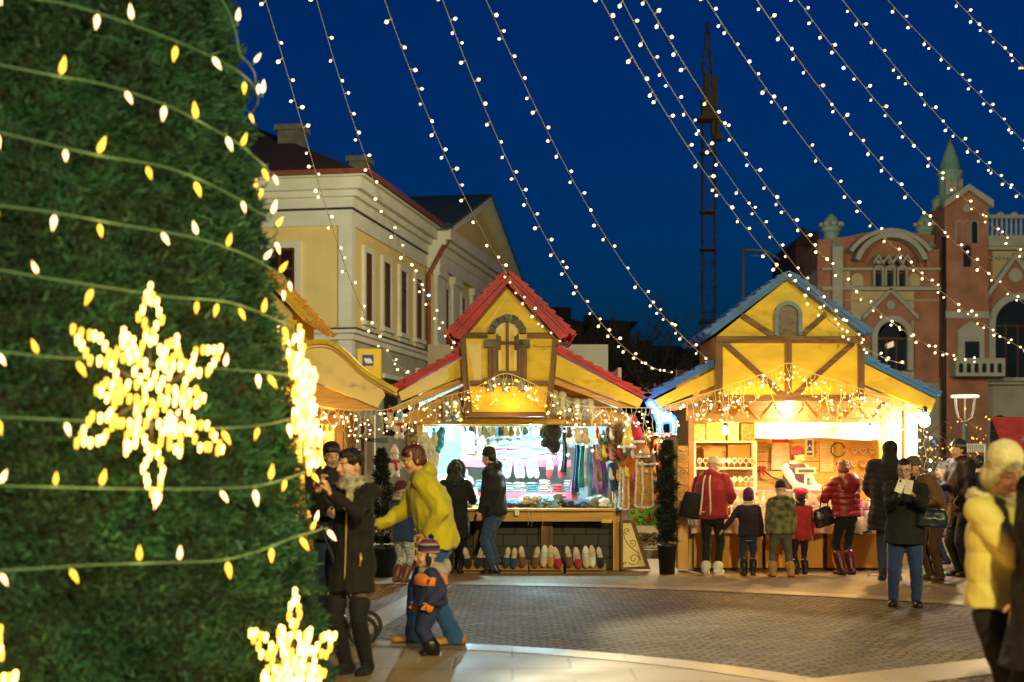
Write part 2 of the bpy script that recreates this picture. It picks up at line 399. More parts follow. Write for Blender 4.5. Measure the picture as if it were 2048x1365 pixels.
# pediment: gable over the projecting part
ta, tb = T1 + .3, T2 + .3; tm = (ta + tb) / 2; za, zp = ZE - .1, 13.25
grn = mat('sheet_roof_green', (.04, .10, .10), .85, .2, 3)
def gable_yz(b, pts, x0, x1, m):
    n = len(pts); b.add([(x0, p[0], p[1]) for p in pts] + [(x1, p[0], p[1]) for p in pts], [tuple(range(n - 1, -1, -1)), tuple(range(n, 2 * n))] + [(i, (i + 1) % n, n + (i + 1) % n, n + i) for i in range(n)], m)
b = MB(); gable_yz(b, [(ta, za), (tb, za), (tm, zp - .3)], -6, .5, plas_y); bput('pediment', b)
b = MB()
for p, q in (((ta - .6, za), (tm, zp)), ((tb + .6, za), (tm, zp))):
    gable_yz(b, [p, (p[0] + (.9 if p[0] < tm else -.9), p[1]), (q[0], q[1] - .38), q][::(1 if p[0] < tm else -1)], .5, .95, plas_w)
bput('cornice', b)
b = MB()
for p, q in (((ta - .8, za + .0), (tm, zp + .12)), ((tb + .8, za), (tm, zp + .12))):
    gable_yz(b, [p, (q[0], q[1]), (q[0], q[1] - .11), (p[0], p[1] - .11)], -7.5, 1.0, grn)
bput('pediment_roof', b, parent=rf)
# projecting bank sign
SGN = thing('hanging_sign', at(738, 729, 44), 'yellow square hanging sign with a blue emblem on the corner of the pale house', 'sign')
ysg = mat('sign_yellow', (.75, .5, .02), .4, .05); bsg = mat('sign_blue', (.01, .05, .30), .4, .05); wsg = mat('sign_cream', (.8, .7, .45), .4, .05)
def plate(b, px0, px1, py0, py1, Y, th, m):
    x0, z1 = xz(px0, py0, Y); x1, z0 = xz(px1, py1, Y); b.box(x0, x1, Y, Y + th, z0, z1, m)
b = MB(); plate(b, 715, 762, 698, 760, 43.9, .35, ysg); put('panel', b, SGN)
b = MB(); plate(b, 709, 715, 700, 745, 43.95, .25, plas_g); x0, z0 = xz(712, 700, 44); b.box(x0, x0 + .1, 44.1, 45.3, z0 - .3, z0 - .2, plas_g); put('bracket', b, SGN)
b = MB(); plate(b, 725, 747, 710, 732, 43.88, .02, bsg)
for k in range(3):
    x, z = xz(727.5 + k * 5, 717, 43.86); x2, z2 = xz(734 + k * 5, 727, 43.86)
    b.prism([(x, z), (x + .05, z), (x2 + .03, z2), (x2 - .04, z2)], 43.86, 43.88, wsg)
    if k < 2:
        x3, z3 = xz(732.5 + k * 5, 717, 43.86); 
        b.prism([(x3 - .03, z3), (x3 + .01, z3), (x2 + .03, z2), (x2 - .02, z2)], 43.857, 43.86, wsg)
put('emblem', b, SGN)

# ------------------------------------------------------------------ palace (right), front in the plane Y=60
PY = 60.0
brick = mat('brick_orange', (.36, .18, .12), .85, .3, 1.2, .25, 30)
cream = mat('palace_cream', (.48, .43, .27), .85, .15, 1, .1)
trim = mat('palace_trim', (.37, .41, .37), .8, .15, 2, .12, 14)
wdark = mat('palace_window', (.02, .025, .03), .15, .2, 1, 0)
PAL = thing('palace', at(1840, 1000, PY) * 1, 'orange and cream brick palace with white trim, corner turret and arched windows', 'building')
PAL.location.z = 0
def pz(px, py, d=0): return xz(px, py, PY - d)
def pbox(b, px0, px1, py0, py1, d0, d1, m):
    x0, z1 = xz(px0, py0, PY); x1, z0 = xz(px1, py1, PY); b.box(x0, x1, PY - d1, PY - d0, max(0, z0), z1, m)
def ppoly(b, pts, d0, d1, m): b.prism([xz(x, y, PY) for x, y in pts], PY - d1, PY - d0, m)
def arch(cx, cy, r, bot, n=14): return [(cx - r, bot)] + [(cx - r * math.cos(math.pi * i / n), cy - r * math.sin(math.pi * i / n)) for i in range(n + 1)] + [(cx + r, bot)]
def archband(b, cx, cy, r0, r1, bot, d0, d1, m, a0=0, a1=180, n=14):
    A = [R(a0 + (a1 - a0) * i / n) for i in range(n + 1)]
    for i in range(n):
        ppoly(b, [(cx - r * math.cos(a), cy - r * math.sin(a)) for r, a in ((r0, A[i]), (r1, A[i]), (r1, A[i + 1]), (r0, A[i + 1]))], d0, d1, m)
    if bot: 
        pbox(b, cx - r1, cx - r0, cy, bot, d0, d1, m); pbox(b, cx + r0, cx + r1, cy, bot, d0, d1, m)
def zig(b, x0, x1, yb, h, n, th, d0, d1, m):
    w_ = (x1 - x0) / n
    for i in range(n):
        a = x0 + i * w_
        ppoly(b, [(a, yb), (a + w_ / 2, yb - h), (a + w_ / 2, yb - h + th), (a, yb + th)], d0, d1, m)
        ppoly(b, [(a + w_ / 2, yb - h), (a + w_, yb), (a + w_, yb + th), (a + w_ / 2, yb - h + th)], d0, d1, m)
def pal(name, b): return put(name, b, PAL)
b = MB(); pbox(b, 1634, 1877, 541, 980, -12, 0, cream); pbox(b, 1965, 2400, 500, 760, -12, 0, cream); pbox(b, 1877, 2400, 757, 1050, -12, .05, plas_g); pbox(b, 1700, 1877, 757, 1050, -12, .02, plas_g)
ppoly(b, [(1650, 541), (1650, 478), (1700, 470), (1740, 462), (1790, 460), (1840, 463), (1874, 468), (1874, 541)], -12, -.4, brick); pal('wall', b)
b = MB()
for x0, x1, y0, y1 in ((1634, 1700, 579, 765), (1828, 1877, 579, 765), (1634, 1660, 480, 579), (1852, 1877, 500, 579), (1700, 1852, 541, 580)): pbox(b, x0, x1, y0, y1, 0, .1, brick)
for x0, x1 in ((1965, 1982), (2070, 2100)): pbox(b, x0, x1, 500, 757, 0, .1, brick)
ppoly(b, [(1722, 640), (1777, 585), (1832, 640), (1820, 640), (1820, 690), (1812, 690), (1777, 640), (1742, 690), (1730, 690), (1730, 640)], .1, .2, brick)
pbox(b, 1700, 1735, 640, 757, 0, .14, brick)
ppoly(b, [(1972, 590), (2024, 520), (2100, 620), (2100, 640), (1972, 640)], .1, .18, brick)
pal('brickwork', b)
b = MB()    # plaster trim
for y0, y1, d in ((538, 543, .35), (576, 583, .4), (600, 603, .15)): pbox(b, 1640, 1877, y0, y1, 0, d, trim)
for y0, y1, d in ((484, 497, .7), (497, 503, .5), (757, 764, .6), (764, 770, .35)): pbox(b, 1966 if y0 < 700 else 1882, 2400, y0, y1, 0, d, trim)
pbox(b, 1662, 1672, 583, 720, .1, .25, trim); pbox(b, 1660, 1680, 497, 620, .1, .5, trim)
for k in range(12): archband(b, 1972 + k * 16, 520, 4, 7, None, 0, .2, trim)
zig(b, 1738, 1814, 528, 14, 4, 6, .45, .8, trim)
archband(b, 1776, 545, 66, 76, None, 0, .6, trim, 18, 162); archband(b, 1776, 560, 92, 100, None, -.4, .45, trim, 35, 145)
ppoly(b, [(1722, 633), (1777, 578), (1777, 587), (1722, 642)], .1, .4, trim); ppoly(b, [(1832, 633), (1777, 578), (1777, 587), (1832, 642)], .1, .4, trim)
ppoly(b, [(1966, 590), (2024, 508), (2024, 522), (1966, 604)], .1, .45, trim); ppoly(b, [(2024, 508), (2110, 628), (2110, 642), (2024, 522)], .1, .45, trim)
for cx_, cy_, r in ((1778, 612, 9), (2026, 553, 14)): ppoly(b, [(cx_ + r * math.cos(a * .4), cy_ + r * math.sin(a * .4)) for a in range(16)], .2, .32, trim)
for cx_ in (1751, 1774, 1798): ppoly(b, [(cx_ + 5 * math.cos(a * .4), 527 + 5 * math.sin(a * .4)) for a in range(16)], .45, .55, trim)
pal('trim', b)
def parch(cx, cy, r, bot, band, d=.12, bars=1):
    b = MB(); archband(b, cx, cy, r, r + band, bot, d - .1, d + .25, trim); fr = pal('window', b)
    b = MB(); ppoly(b, arch(cx, cy, r, bot), d - .1, d, wdark); put('pane', b, fr)
    b = MB()
    for i in range(1, bars + 1): pbox(b, cx - r + 2 * r * i / (bars + 1) - .8, cx - r + 2 * r * i / (bars + 1) + .8, cy, bot, d, d + .08, frameb)
    pbox(b, cx - r, cx + r, cy + 2, cy + 5, d, d + .085, frameb); put('sash', b, fr)
parch(1780, 675, 30, 742, 11, .2, 2); parch(2032, 650, 48, 757, 14, .2, 3)
for cx_ in (1751, 1774, 1798): parch(cx_, 545, 7, 575, 3.5, .3, 0)
b = MB()
for cx_ in (1713, 1826): ppoly(b, arch(cx_, 560, 12, 573), .1, .14, cream)
pal('panel', b)
glow_m = emit('pane_glow', (1, .8, .45), .35)
b = MB(); ppoly(b, [(1768, 690), (1784, 683), (1785, 694), (1770, 699)], .2, .23, glow_m); pal('pane_glow', b)  # small tilted emissive patch laid over the dark arched pane
# tower
b = MB(); x0, z1 = xz(1879, 412, PY); x1, _ = xz(1965, 412, PY); b.box(x0, x1, PY - .7, PY + 3, 0, z1, brick)
ppoly(b, [(1879, 412), (1922, 385), (1965, 412)], -3, .7, brick); tw = pal('tower', b)
b = MB()
ppoly(b, [(1874, 410), (1922, 378), (1922, 390), (1874, 424)], .7, 1.1, trim); ppoly(b, [(1970, 410), (1922, 378), (1922, 390), (1970, 424)], .7, 1.1, trim)
pbox(b, 1879, 1965, 627, 641, .7, .85, trim)
ppoly(b, [(1921 + 8 * math.cos(a * .4), 424 + 8 * math.sin(a * .4)) for a in range(16)], .7, .85, trim)
pbox(b, 1903, 1955, 663, 730, .7, .9, trim); ppoly(b, [(1903, 663), (1929, 645), (1955, 663)], .7, .9, trim)
for k in range(3): archband(b, 1907 + k * 15, 455, 6, 8, 492, .7, .82, trim)
put('trim', b, tw)
b = MB(); pbox(b, 1916, 1944, 687, 724, .9, .95, wdark); ppoly(b, arch(1923, 503, 7, 539), .7, .76, wdark)
for k in range(3): ppoly(b, arch(1907 + k * 15, 455, 6, 492), .7, .74, wdark if k == 2 else brick)
put('window', b, tw)
copper = mat('copper_green', (.22, .42, .35), .7, .25, 3)
def turret(cx, yb, yt, r, cone, name='turret', dome=True):
    X, zb = xz(cx, yb, PY); zt = xz(cx, yt, PY)[1]; r = r / 47.4; b = MB(); c = (X, PY + .8, 0)
    h = zt - zb; cone = cone / 47.4
    if dome:
        b.lathe(c, [(r * 1.25, zb), (r * 1.25, zb + .12 * h), (r * .9, zb + .2 * h), (r * .72, zb + .45 * h), (r * .85, zb + .6 * h), (r * 1.0, zb + .62 * h), (r, zb + .8 * h), (r * .72, zb + .82 * h), (r * .72, zt), (r * .55, zt + cone * .4), (r * .2, zt + cone * .8), (.03, zt + cone)], copper, 12)
        for k in range(8): a = k * math.pi / 4; b.box(X + r * .95 * math.cos(a) - .1, X + r * .95 * math.cos(a) + .1, PY + .8 + r * .95 * math.sin(a) - .1, PY + .8 + r * .95 * math.sin(a) + .1, zb + .8 * h, zb + .92 * h, trim)
    else:
        b.lathe(c, [(r * 1.2, zb), (r * 1.2, zb + .1 * h), (r, zb + .15 * h), (r * .96, zb + .85 * h), (r * 1.1, zb + .9 * h), (r * 1.12, zt), (r * .95, zt + .05), (r * .7, zt + cone * .38), (r * .3, zt + cone * .75), (.04, zt + cone)], copper, 14)
    return pal(name, b)
turret(1671, 492, 436, 21, 16); turret(1860, 492, 436, 19, 16)
t_ = turret(1912, 402, 336, 24, 66, dome=False); turret(1887, 415, 396, 12, 12, dome=False); turret(1950, 415, 396, 12, 12, dome=False)
b = MB()
for cx_ in (1899, 1912, 1925): 
    x, z0 = xz(cx_, 388, PY); _, z1 = xz(cx_, 356, PY); b.box(x - .09, x + .09, PY + .22, PY + .38, z0, z1, plas_g)
put('window', b, t_)
b = MB()   # balustrade
for k in range(22):
    x, z0 = xz(1972 + k * 9.5, 478, PY); b.lathe((x, PY - .2, 0), [(.09, z0), (.05, z0 + .3), (.06, z0 + .5), (.04, z0 + .8), (.1, z0 + .95)], trim, 6)
pbox(b, 1966, 2400, 433, 440, 0, .4, trim); pbox(b, 1966, 2400, 476, 484, 0, .6, trim)
for k in range(8): ppoly(b, [(1968 + k * 28 + 7 * math.cos(a * .8), 431 + 4 * math.sin(a * .8)) for a in range(8)], 0, .3, trim)
pal('balustrade', b)
b = MB(); pbox(b, 1888, 1984, 722, 757, .7, 1.6, trim); pal('balcony', b)
b = MB()
for k in range(6): ppoly(b, arch(1898 + k * 15, 736, 4, 750), 1.6, 1.63, wdark)
pal('balcony_openings', b)
b = MB(); ppoly(b, arch(1996, 850, 19, 930), .05, .12, doork); archband(b, 1996, 850, 19, 24, 930, .05, .2, trim); pal('doorway', b)
b = MB(); x, z = xz(1877, 480, PY); b.tube([(x, PY - .75, z), (x, PY - .75, .1)], .09, doork, 6); pal('downpipe', b)
# brown brick house just left of the palace
hb = mat('brick_brown_dark', (.10, .045, .035), .9, .3, 2, .2, 12)
HB = thing('brick_house', (at(1612, 900, 66).x, 66, 0), 'dark brown brick house end beside the left turret of the palace', 'building')
b = MB()
def yb(b, px0, px1, py0, Y, th, m, py1=None):
    x0, z1 = xz(px0, py0, Y); x1, z0 = xz(px1, py1 or 900, Y); b.box(x0, x1, Y, Y + th, 0 if py1 is None else z0, z1, m)
yb(b, 1592, 1634, 490, 66, 6, hb); put('wall', b, HB)
b = MB(); b.prism([xz(1588, 492, 66), xz(1603, 470, 66), xz(1636, 462, 66), xz(1636, 492, 66)], 65.8, 72, rooft); yb(b, 1606, 1612, 455, 66.5, .5, hb, 475); put('roof', b, HB)
b = MB()
for k in range(3): yb(b, 1598 + k * 12, 1604 + k * 12, 520, 65.9, .1, wdark, 560)
put('window', b, HB)

# ------------------------------------------------------------------ dark houses far behind the stalls
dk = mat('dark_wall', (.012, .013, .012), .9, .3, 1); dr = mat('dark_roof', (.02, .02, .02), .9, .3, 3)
def house(px0, px1, py_e, py_r, Y, label, ch=()):
    x0, ze = xz(px0, py_e, Y); x1, zr = xz(px1, py_r, Y)
    h = thing('house', ((x0 + x1) / 2, Y, 0), label, 'house')
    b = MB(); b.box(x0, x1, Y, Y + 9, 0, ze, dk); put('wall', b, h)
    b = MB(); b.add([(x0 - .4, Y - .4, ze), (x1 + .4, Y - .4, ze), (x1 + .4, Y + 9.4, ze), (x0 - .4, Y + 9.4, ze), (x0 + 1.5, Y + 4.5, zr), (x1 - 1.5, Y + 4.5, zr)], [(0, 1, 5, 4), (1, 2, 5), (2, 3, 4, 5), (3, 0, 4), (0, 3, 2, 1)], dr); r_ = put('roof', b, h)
    for c in ch:
        x, z = xz(c, py_r - 8, Y); b = MB(); b.box(x - .4, x + .4, Y + 3.5, Y + 4.3, zr - 1, z, dk); put('chimney', b, r_)
    b = MB(); n = int((x1 - x0) / 2.4)
    for i in range(n): 
        for z in (1.6, 4.6):
            if z + 1.4 < ze: b.box(x0 + .8 + i * 2.4, x0 + 1.8 + i * 2.4, Y - .06, Y + .02, z, z + 1.4, wdark)
    put('window', b, h)
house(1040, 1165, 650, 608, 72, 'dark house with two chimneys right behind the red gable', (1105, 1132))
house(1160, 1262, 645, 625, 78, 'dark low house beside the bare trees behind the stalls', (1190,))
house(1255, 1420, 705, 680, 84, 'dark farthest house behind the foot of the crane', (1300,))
# ------------------------------------------------------------------ market stalls
paint_y = mat('paint_yellow', (.80, .55, .02), .55, .20, 2.2, .12, 30, stretch=(1, 1, 2.5))
paint_c = mat('paint_cream', (.82, .66, .27), .55, .08, 1.5, .05, 30)
timber = wood('painted_timber', (.17, .075, .018), .35, 'x', .55)
timber_v = wood('painted_timber_upright', (.17, .075, .018), .35, 'z', .55)
pine = wood('pine', (.62, .33, .07), .7, 'x', .5); pine_v = wood('pine_upright', (.62, .33, .07), .7, 'z', .5)
redsh = mat('shingle_red', (.50, .008, .03), .5, .35, 4, .3, 25); bluesh = mat('shingle_blue', (.02, .15, .52), .5, .4, 4, .3, 25)
yelsh = mat('shingle_yellow', (.80, .48, .03), .5, .25, 4, .3, 25)
stone_p = mat('painted_stone', (.15, .14, .14), .7, .5, 8, .5, 20)
base_s = cobble_mat('base_blocks', False, (.045, .045, .04), (.07, .066, .055), (.015, .012, .01), .34, .17, .012, .7, vertical=True)
card = mat('cardboard', (.34, .19, .07), .85, .15, 3, .1)
pinkc = mat('pink_cloth', (.75, .12, .2), .85, .15, 8, .3)
whitep = mat('white_paint', (.75, .75, .72), .5, .08, 3, .05)
blk = mat('black_metal', (.012, .012, .014), .45, .2, 5)
def bb(b, px0, px1, py0, py1, Y, th, m):
    x0, z1 = xz(px0, py0, Y); x1, z0 = xz(px1, py1, Y); b.box(x0, x1, Y, Y + th, max(z0, .006), z1, m)
def pp(b, pts, Y, th, m): b.prism([xz(x, y, Y) for x, y in pts], Y, Y + th, m)
def bm_(b, p, q, wpx, Y, th, m): b.beam(xz(*p, Y), xz(*q, Y), wpx * Y / F, Y, Y + th, m)
def shingles(b, e, r, y0, y1, rows, th, m, tile=.2):
    e = Vector(e); r = Vector(r); d = r - e; L = d.length; d /= L; n = Vector((-d[1], d[0]))
    if n[1] < 0: n = -n
    st_ = L / rows; ny = max(1, int((y1 - y0) / tile)); wy = (y1 - y0) / ny
    for i in range(rows):
        for j in range(ny):
            a = i * st_ - rnd.uniform(.0, .035) - .03; c = (i + 1) * st_
            lift = rnd.uniform(0, .008)
            p = [e + d * a + n * lift, e + d * a + n * (th * 1.9 + lift), e + d * c + n * th * .9, e + d * c]
            b.prism([tuple(q) for q in p], y0 + j * wy + .003 + (.0 if i % 2 else .006), y0 + (j + 1) * wy - .003, m)
    b.prism([tuple(e - n * .045 + d * .02), tuple(e + d * .02), tuple(r), tuple(r - n * .045)], y0 + .02, y1 - .02, m)
def plank_wall(b, x0, x1, y0, y1, z0, z1, m, n):
    h = (z1 - z0) / n
    for i in range(n): b.box(x0, x1, y0 + (i % 2) * .003, y1, z0 + i * h + .004, z0 + (i + 1) * h - .004, m)

# ---- red stall
RY = 20.4; RF = 19.85; RD = 19.68
RS = thing('market_stall', (at(1030, 1140, RY).x, RY, 0), 'yellow market stall with red shingled roof, arched painted window and cold white lit goods', 'market stall')
b = MB(); shingles(b, xz(789, 776, RF), xz(1027, 650, RF), RF, 22.9, 13, .036, redsh); shingles(b, xz(1293, 794, RF), xz(1020, 646, RF), RF, 22.9, 14, .036, redsh); put('roof', b, RS)
b = MB()
pp(b, [(797, 785), (1018, 668), (1018, 716), (803, 802)], RF + .03, .09, paint_y)
pp(b, [(1018, 660), (1286, 800), (1278, 816), (1108, 752), (1018, 716)], RF + .03, .09, paint_y)
pp(b, [(798, 786), (895, 735), (898, 756), (884, 768), (803, 801)], RF + .026, .01, paint_c)
put('gable_board', b, RS)
b = MB(); pp(b, [(774, 820), (1000, 716), (1000, 732), (927, 766), (850, 800), (800, 822)], RF + .125, .12, pine); pp(b, [(1233, 813), (1278, 818), (1108, 753), (1000, 720), (1000, 735), (1107, 768)], RF + .125, .12, pine)
put('rafter', b, RS)
b = MB()     # upper wall behind the rafters
pp(b, [(800, 832), (1020, 728), (1268, 832), (1268, 850), (800, 850)], RY - .1, .08, pine); put('upper_wall', b, RS)
b = MB(); bb(b, 838, 1232, 838, 849, RY - .16, .1, pine); put('lintel', b, RS)
for a_, c_ in ((832, 846), (1226, 1240)): b = MB(); bb(b, a_, c_, 840, 1143, RY - .14, .13, pine_v); put('post', b, RS)
xl, xr = xz(838, 0, RY)[0], xz(1236, 0, RY)[0]
b = MB(); b.box(xl - .06, xr + .06, RY - .02, 22.7, .02, .72, base_s); put('base_wall', b, RS)
cool_wall = mat('inner_wall', (.55, .6, .58), .7, .15, 2, .1)
b = MB(); b.box(xl, xr, 22.5, 22.58, .73, 3.4, cool_wall); b.box(xl - .05, xl, RY + .0, 22.6, .73, 2.9, cool_wall); b.box(xr, xr + .05, RY + .0, 22.6, .73, 2.9, cool_wall); put('inner_wall', b, RS)
b = MB(); x0, z1 = xz(870, 1022, RY - .35); x1, z0 = xz(1226, 1043, RY - .35); b.box(x0, x1, RY - .38, RY - .32, z0, z1, pine); b.box(x0 - .02, x1 + .02, RY - .45, 21.3, z1, z1 + .03, pine); b.box(x1 - .16, x1 - .02, RY - .39, RY - .31, z0 - .02, z0 + .03, paint_y)
cnt_z = z1 + .03; put('counter', b, RS)
for a_, c_ in ((948, 975), (1082, 1105)):
    b = MB(); bb(b, a_, c_, 1043, 1143, RY - .12, .09, timber_v); put('post', b, RS)
b = MB(); pp(b, [(1241, 1040), (1268, 1040), (1301, 1139), (1241, 1139)], RY - .3, .05, timber_v); sp_ = put('side_panel', b, RS)
b = MB(); pp(b, [(1246, 1047), (1262, 1047), (1291, 1133), (1246, 1135)], RY - .31, .02, paint_c)
def spiral(b, cx, cy, r, a0, turns, Y, m, wpx=1.3, sgn=1):
    pts = []
    for i in range(26):
        t = i / 25; a = a0 + sgn * turns * 6.283 * t; rr = r * (1 - .85 * t); pts.append(at(cx + rr * math.cos(a), cy + rr * math.sin(a), Y))
    b.tube(pts, wpx * Y / F, m, 5)
for cx_, cy_, r_, a0, tn, sg in ((1254, 1062, 7, 1.5, 1.2, 1), (1265, 1086, 8, 1.8, 1.3, -1), (1268, 1118, 13, 2.6, 1.5, -1), (1250, 1127, 4, 2, 1, 1)): spiral(b, cx_, cy_, r_, a0, tn, RY - .312, timber, .7, sg)
b.tube([at(1247, 1066, RY - .312), at(1250, 1080, RY - .312), at(1262, 1096, RY - .312), at(1276, 1106, RY - .312), at(1281, 1120, RY - .312)], .005, timber, 5)
put('scroll_ornament', b, sp_)
# dormer
DO = MB(); pp(DO, [(945, 832), (928, 676), (1015, 568), (1107, 676), (1090, 832)], RD, .05, paint_y)
DO.prism([xz(945, 832, RD), xz(928, 676, RD), xz(1015, 568, RD), xz(1107, 676, RD), xz(1090, 832, RD)], RD + .05, 21.4, paint_y); dorm = put('dormer', DO, RS)
b = MB()
for pts in ([(933, 688), (962, 688), (962, 760), (948, 760), (941, 720)], [(1030, 620), (1052, 660), (1016, 600), (990, 632), (960, 668), (1000, 612), (1015, 596)][3:6] + [(1015, 590)]): pp(b, pts, RD - .003, .01, paint_c)
put('painted_patch', b, dorm)
b = MB()
for p, q in (((936, 834), (926, 672)), ((1098, 834), (1112, 672))): bm_(b, p, q, 11, RD - .035, .06, timber_v)
for p, q, w_ in (((928, 671), (975, 671), 11), ((1055, 671), (1110, 671), 11), ((941, 767), (1096, 767), 11), ((936, 829), (1098, 829), 10)): bm_(b, p, q, w_, RD - .03, .055, timber)
for p, q in (((1015, 566), (921, 676)), ((1015, 566), (1118, 676))): bm_(b, p, q, 13, RD - .04, .066, timber)
put('timber_frame', b, dorm)
b = MB(); shingles(b, xz(899, 668, 19.5), xz(1015, 545, 19.5), 19.5, 21.8, 9, .04, redsh); shingles(b, xz(1141, 668, 19.5), xz(1015, 545, 19.5), 19.5, 21.8, 9, .04, redsh)
b.prism([xz(903, 672, 19.5), xz(1015, 553, 19.5), xz(1137, 672, 19.5), xz(1120, 678, 19.5), xz(1015, 566, 19.5), xz(921, 678, 19.5)], 19.52, 19.64, redsh); put('dormer_roof', b, dorm)
# arched painted window
def stone_arch(b, cx, cy, r0, r1, Y, n=7, th=.07):
    for i in range(n):
        a0 = math.pi * i / n + .03; a1 = math.pi * (i + 1) / n - .03; A = [a0 + (a1 - a0) * k / 4 for k in range(5)]
        j = rnd.uniform(-.8, .8)
        pp(b, [(cx - (r1 + j) * math.cos(a), cy - (r1 + j) * math.sin(a)) for a in A] + [(cx - r0 * math.cos(a), cy - r0 * math.sin(a)) for a in A[::-1]], Y - rnd.uniform(0, .01), th, stone_p)
wn = MB(); pp(wn, arch(1015, 668, 25, 762), RD - .02, .03, paint_c); wno = put('window', wn, dorm)
b = MB(); stone_arch(b, 1015, 667, 24, 38, RD - .07); bb(b, 969, 996, 679, 694, RD - .08, .09, stone_p); bb(b, 1032, 1060, 679, 694, RD - .08, .09, stone_p)
bb(b, 968, 1051, 756, 771, RD - .07, .08, stone_p)
for x in (974, 1005, 1036): bb(b, x, x + 15, 771, 783, RD - .065, .07, stone_p)
put('stone_surround', b, wno)
b = MB()
for x in (977, 1038): bb(b, x, x + 16, 694, 757, RD - .06, .06, timber_v)
bb(b, 1012, 1018, 645, 755, RD - .05, .04, timber_v); bb(b, 1001, 1030, 683, 689, RD - .052, .04, timber)
for a_, c_ in ((993, 997), (1034, 1038)): bb(b, a_, c_, 668, 755, RD - .045, .04, timber_v)
bb(b, 996, 1002, 672, 700, RD - .046, .04, timber_v); bb(b, 1029, 1035, 672, 700, RD - .046, .04, timber_v); bb(b, 993, 1038, 742, 756, RD - .047, .04, timber)
archband(b, 1015, 668, 20, 24, None, 0, .01, timber) if False else None
put('shutter', b, wno)
b = MB()
for x in (1003, 1021): bb(b, x, x + 7, 660, 682, RD - .024, .01, paint_y); bb(b, x, x + 7, 690, 740, RD - .024, .01, paint_y)
put('painted_patch', b, wno)

# shelves and the red stall's inside
SHF = []
for py, px0, px1, Y in ((921, 918, 1142, 21.75), (985, 925, 1140, 21.3)):
    b = MB(); x0, z = xz(px0, py, Y); x1, _ = xz(px1, py, Y); b.box(x0, x1, Y, Y + .42, z - .03, z, whitep); sh_ = put('shelf', b, RS)
    b = MB(); 
    n = 24
    for i in range(n): b.box(x0 + (x1 - x0) * i / n, x0 + (x1 - x0) * (i + 1) / n, Y - .012 - .004 * (i % 2), Y - .002, z - .1 + .006 * math.sin(i * 1.3), z + .004, pinkc)
    put('cloth_edging', b, sh_); SHF.append((x0, x1, z, Y))
b = MB(); bb(b, 845, 1226, 849, 853, RY + .1, .03, pine); put('hanging_rail', b, RS)
b = MB(); x, z = xz(1150, 880, 21.2); b.box(xz(1130, 0, 21.2)[0], xz(1230, 0, 21.2)[0], 21.2, 21.23, z - .01, z + .02, pine); put('hanging_rail', b, RS)

# ---- blue stall
BYY = 20.4; BF = 19.85; BD = 19.68
BS = thing('market_stall', (at(1575, 1140, BYY).x, BYY, 0), 'yellow timber framed market stall with blue shingled roof and warm lit sweets counter', 'market stall')
b = MB(); shingles(b, xz(1296, 795, BF), xz(1590, 643, BF), BF, 23, 14, .036, bluesh); shingles(b, xz(1877, 790, BF), xz(1585, 646, BF), BF, 23, 14, .036, bluesh); put('roof', b, BS)
b = MB()
pp(b, [(1304, 803), (1590, 658), (1590, 720), (1432, 770), (1322, 814)], BF + .03, .09, paint_y)
pp(b, [(1590, 658), (1872, 800), (1862, 824), (1735, 770), (1590, 715)], BF + .03, .09, paint_y); put('gable_board', b, BS)
b = MB(); pp(b, [(1320, 818), (1590, 722), (1590, 740), (1440, 786), (1350, 822)], BF + .125, .1, pine); pp(b, [(1590, 718), (1860, 828), (1840, 832), (1730, 786), (1590, 738)], BF + .125, .1, pine); put('rafter', b, BS)
b = MB(); pp(b, [(1372, 812), (1590, 728), (1800, 812), (1800, 842), (1372, 842)], BYY - .1, .08, pine); put('upper_wall', b, BS)
xl, xr = xz(1386, 0, BYY)[0], xz(1768, 0, BYY)[0]
warm_wall = wood('warm_planks', (.70, .46, .17), .8, 'x', .6)
b = MB(); plank_wall(b, xl - .02, xr + .3, 22.3, 22.36, .1, 3.0, warm_wall, 20); b.box(xl - .05, xl, BYY, 22.4, .1, 2.6, warm_wall); b.box(xr + .3, xr + .35, BYY, 22.4, .1, 2.6, warm_wall); b.box(xl, xr + .3, BYY + .1, 22.3, 0.02, .1, pine); put('inner_wall', b, BS)
for a_, c_ in ((1377, 1388), (1762, 1776)): b = MB(); bb(b, a_, c_, 832, 1140, BYY - .12, .12, pine_v); put('post', b, BS)
b = MB(); bb(b, 1770, 1835, 810, 1000, BYY + .1, .06, paint_c)
for k in range(6): bb(b, 1772 + k * 11, 1774 + k * 11, 812, 998, BYY + .09, .02, pine_v)
put('side_wing', b, BS)
# counter
b = MB(); x0 = xz(1380, 0, BYY - .3)[0]; x1 = xz(1766, 0, BYY - .3)[0]; zc = xz(0, 1036, BYY - .3)[1]
b.box(x0, x1, BYY - .36, 21.0, zc - .05, zc, paint_c); cn = put('counter', b, BS)
och = mat('ochre_panel', (.62, .30, .03), .6, .15, 2, .05)
for a_, c_ in ((1388, 1524), (1531, 1645), (1655, 1762)):
    b = MB(); bb(b, a_, c_, 1058, 1136, BYY - .22, .06, och); put('panel', b, cn)
b = MB(); bb(b, 1384, 1766, 1050, 1142, BYY - .14, .1, timber_v); put('backing', b, cn)
clo = mat('counter_cloth', (.62, .45, .25), .55, .15, 5, .4)
b = MB(); rows = []
for k, z in enumerate((zc + .004, zc - .02, zc - .13, zc - .22)):
    rows.append([((x0 + (x1 - x0) * i / 80), BYY - .37 - .012 * k - .012 * math.sin(i * 1.1) * k / 2, z + (.01 * math.sin(i * .5) if k == 3 else 0)) for i in range(81)])
b.add([p for r_ in rows for p in r_], [(r_ * 81 + i, (r_ + 1) * 81 + i, (r_ + 1) * 81 + i + 1, r_ * 81 + i + 1) for r_ in range(3) for i in range(80)], clo, True); put('cloth', b, cn)
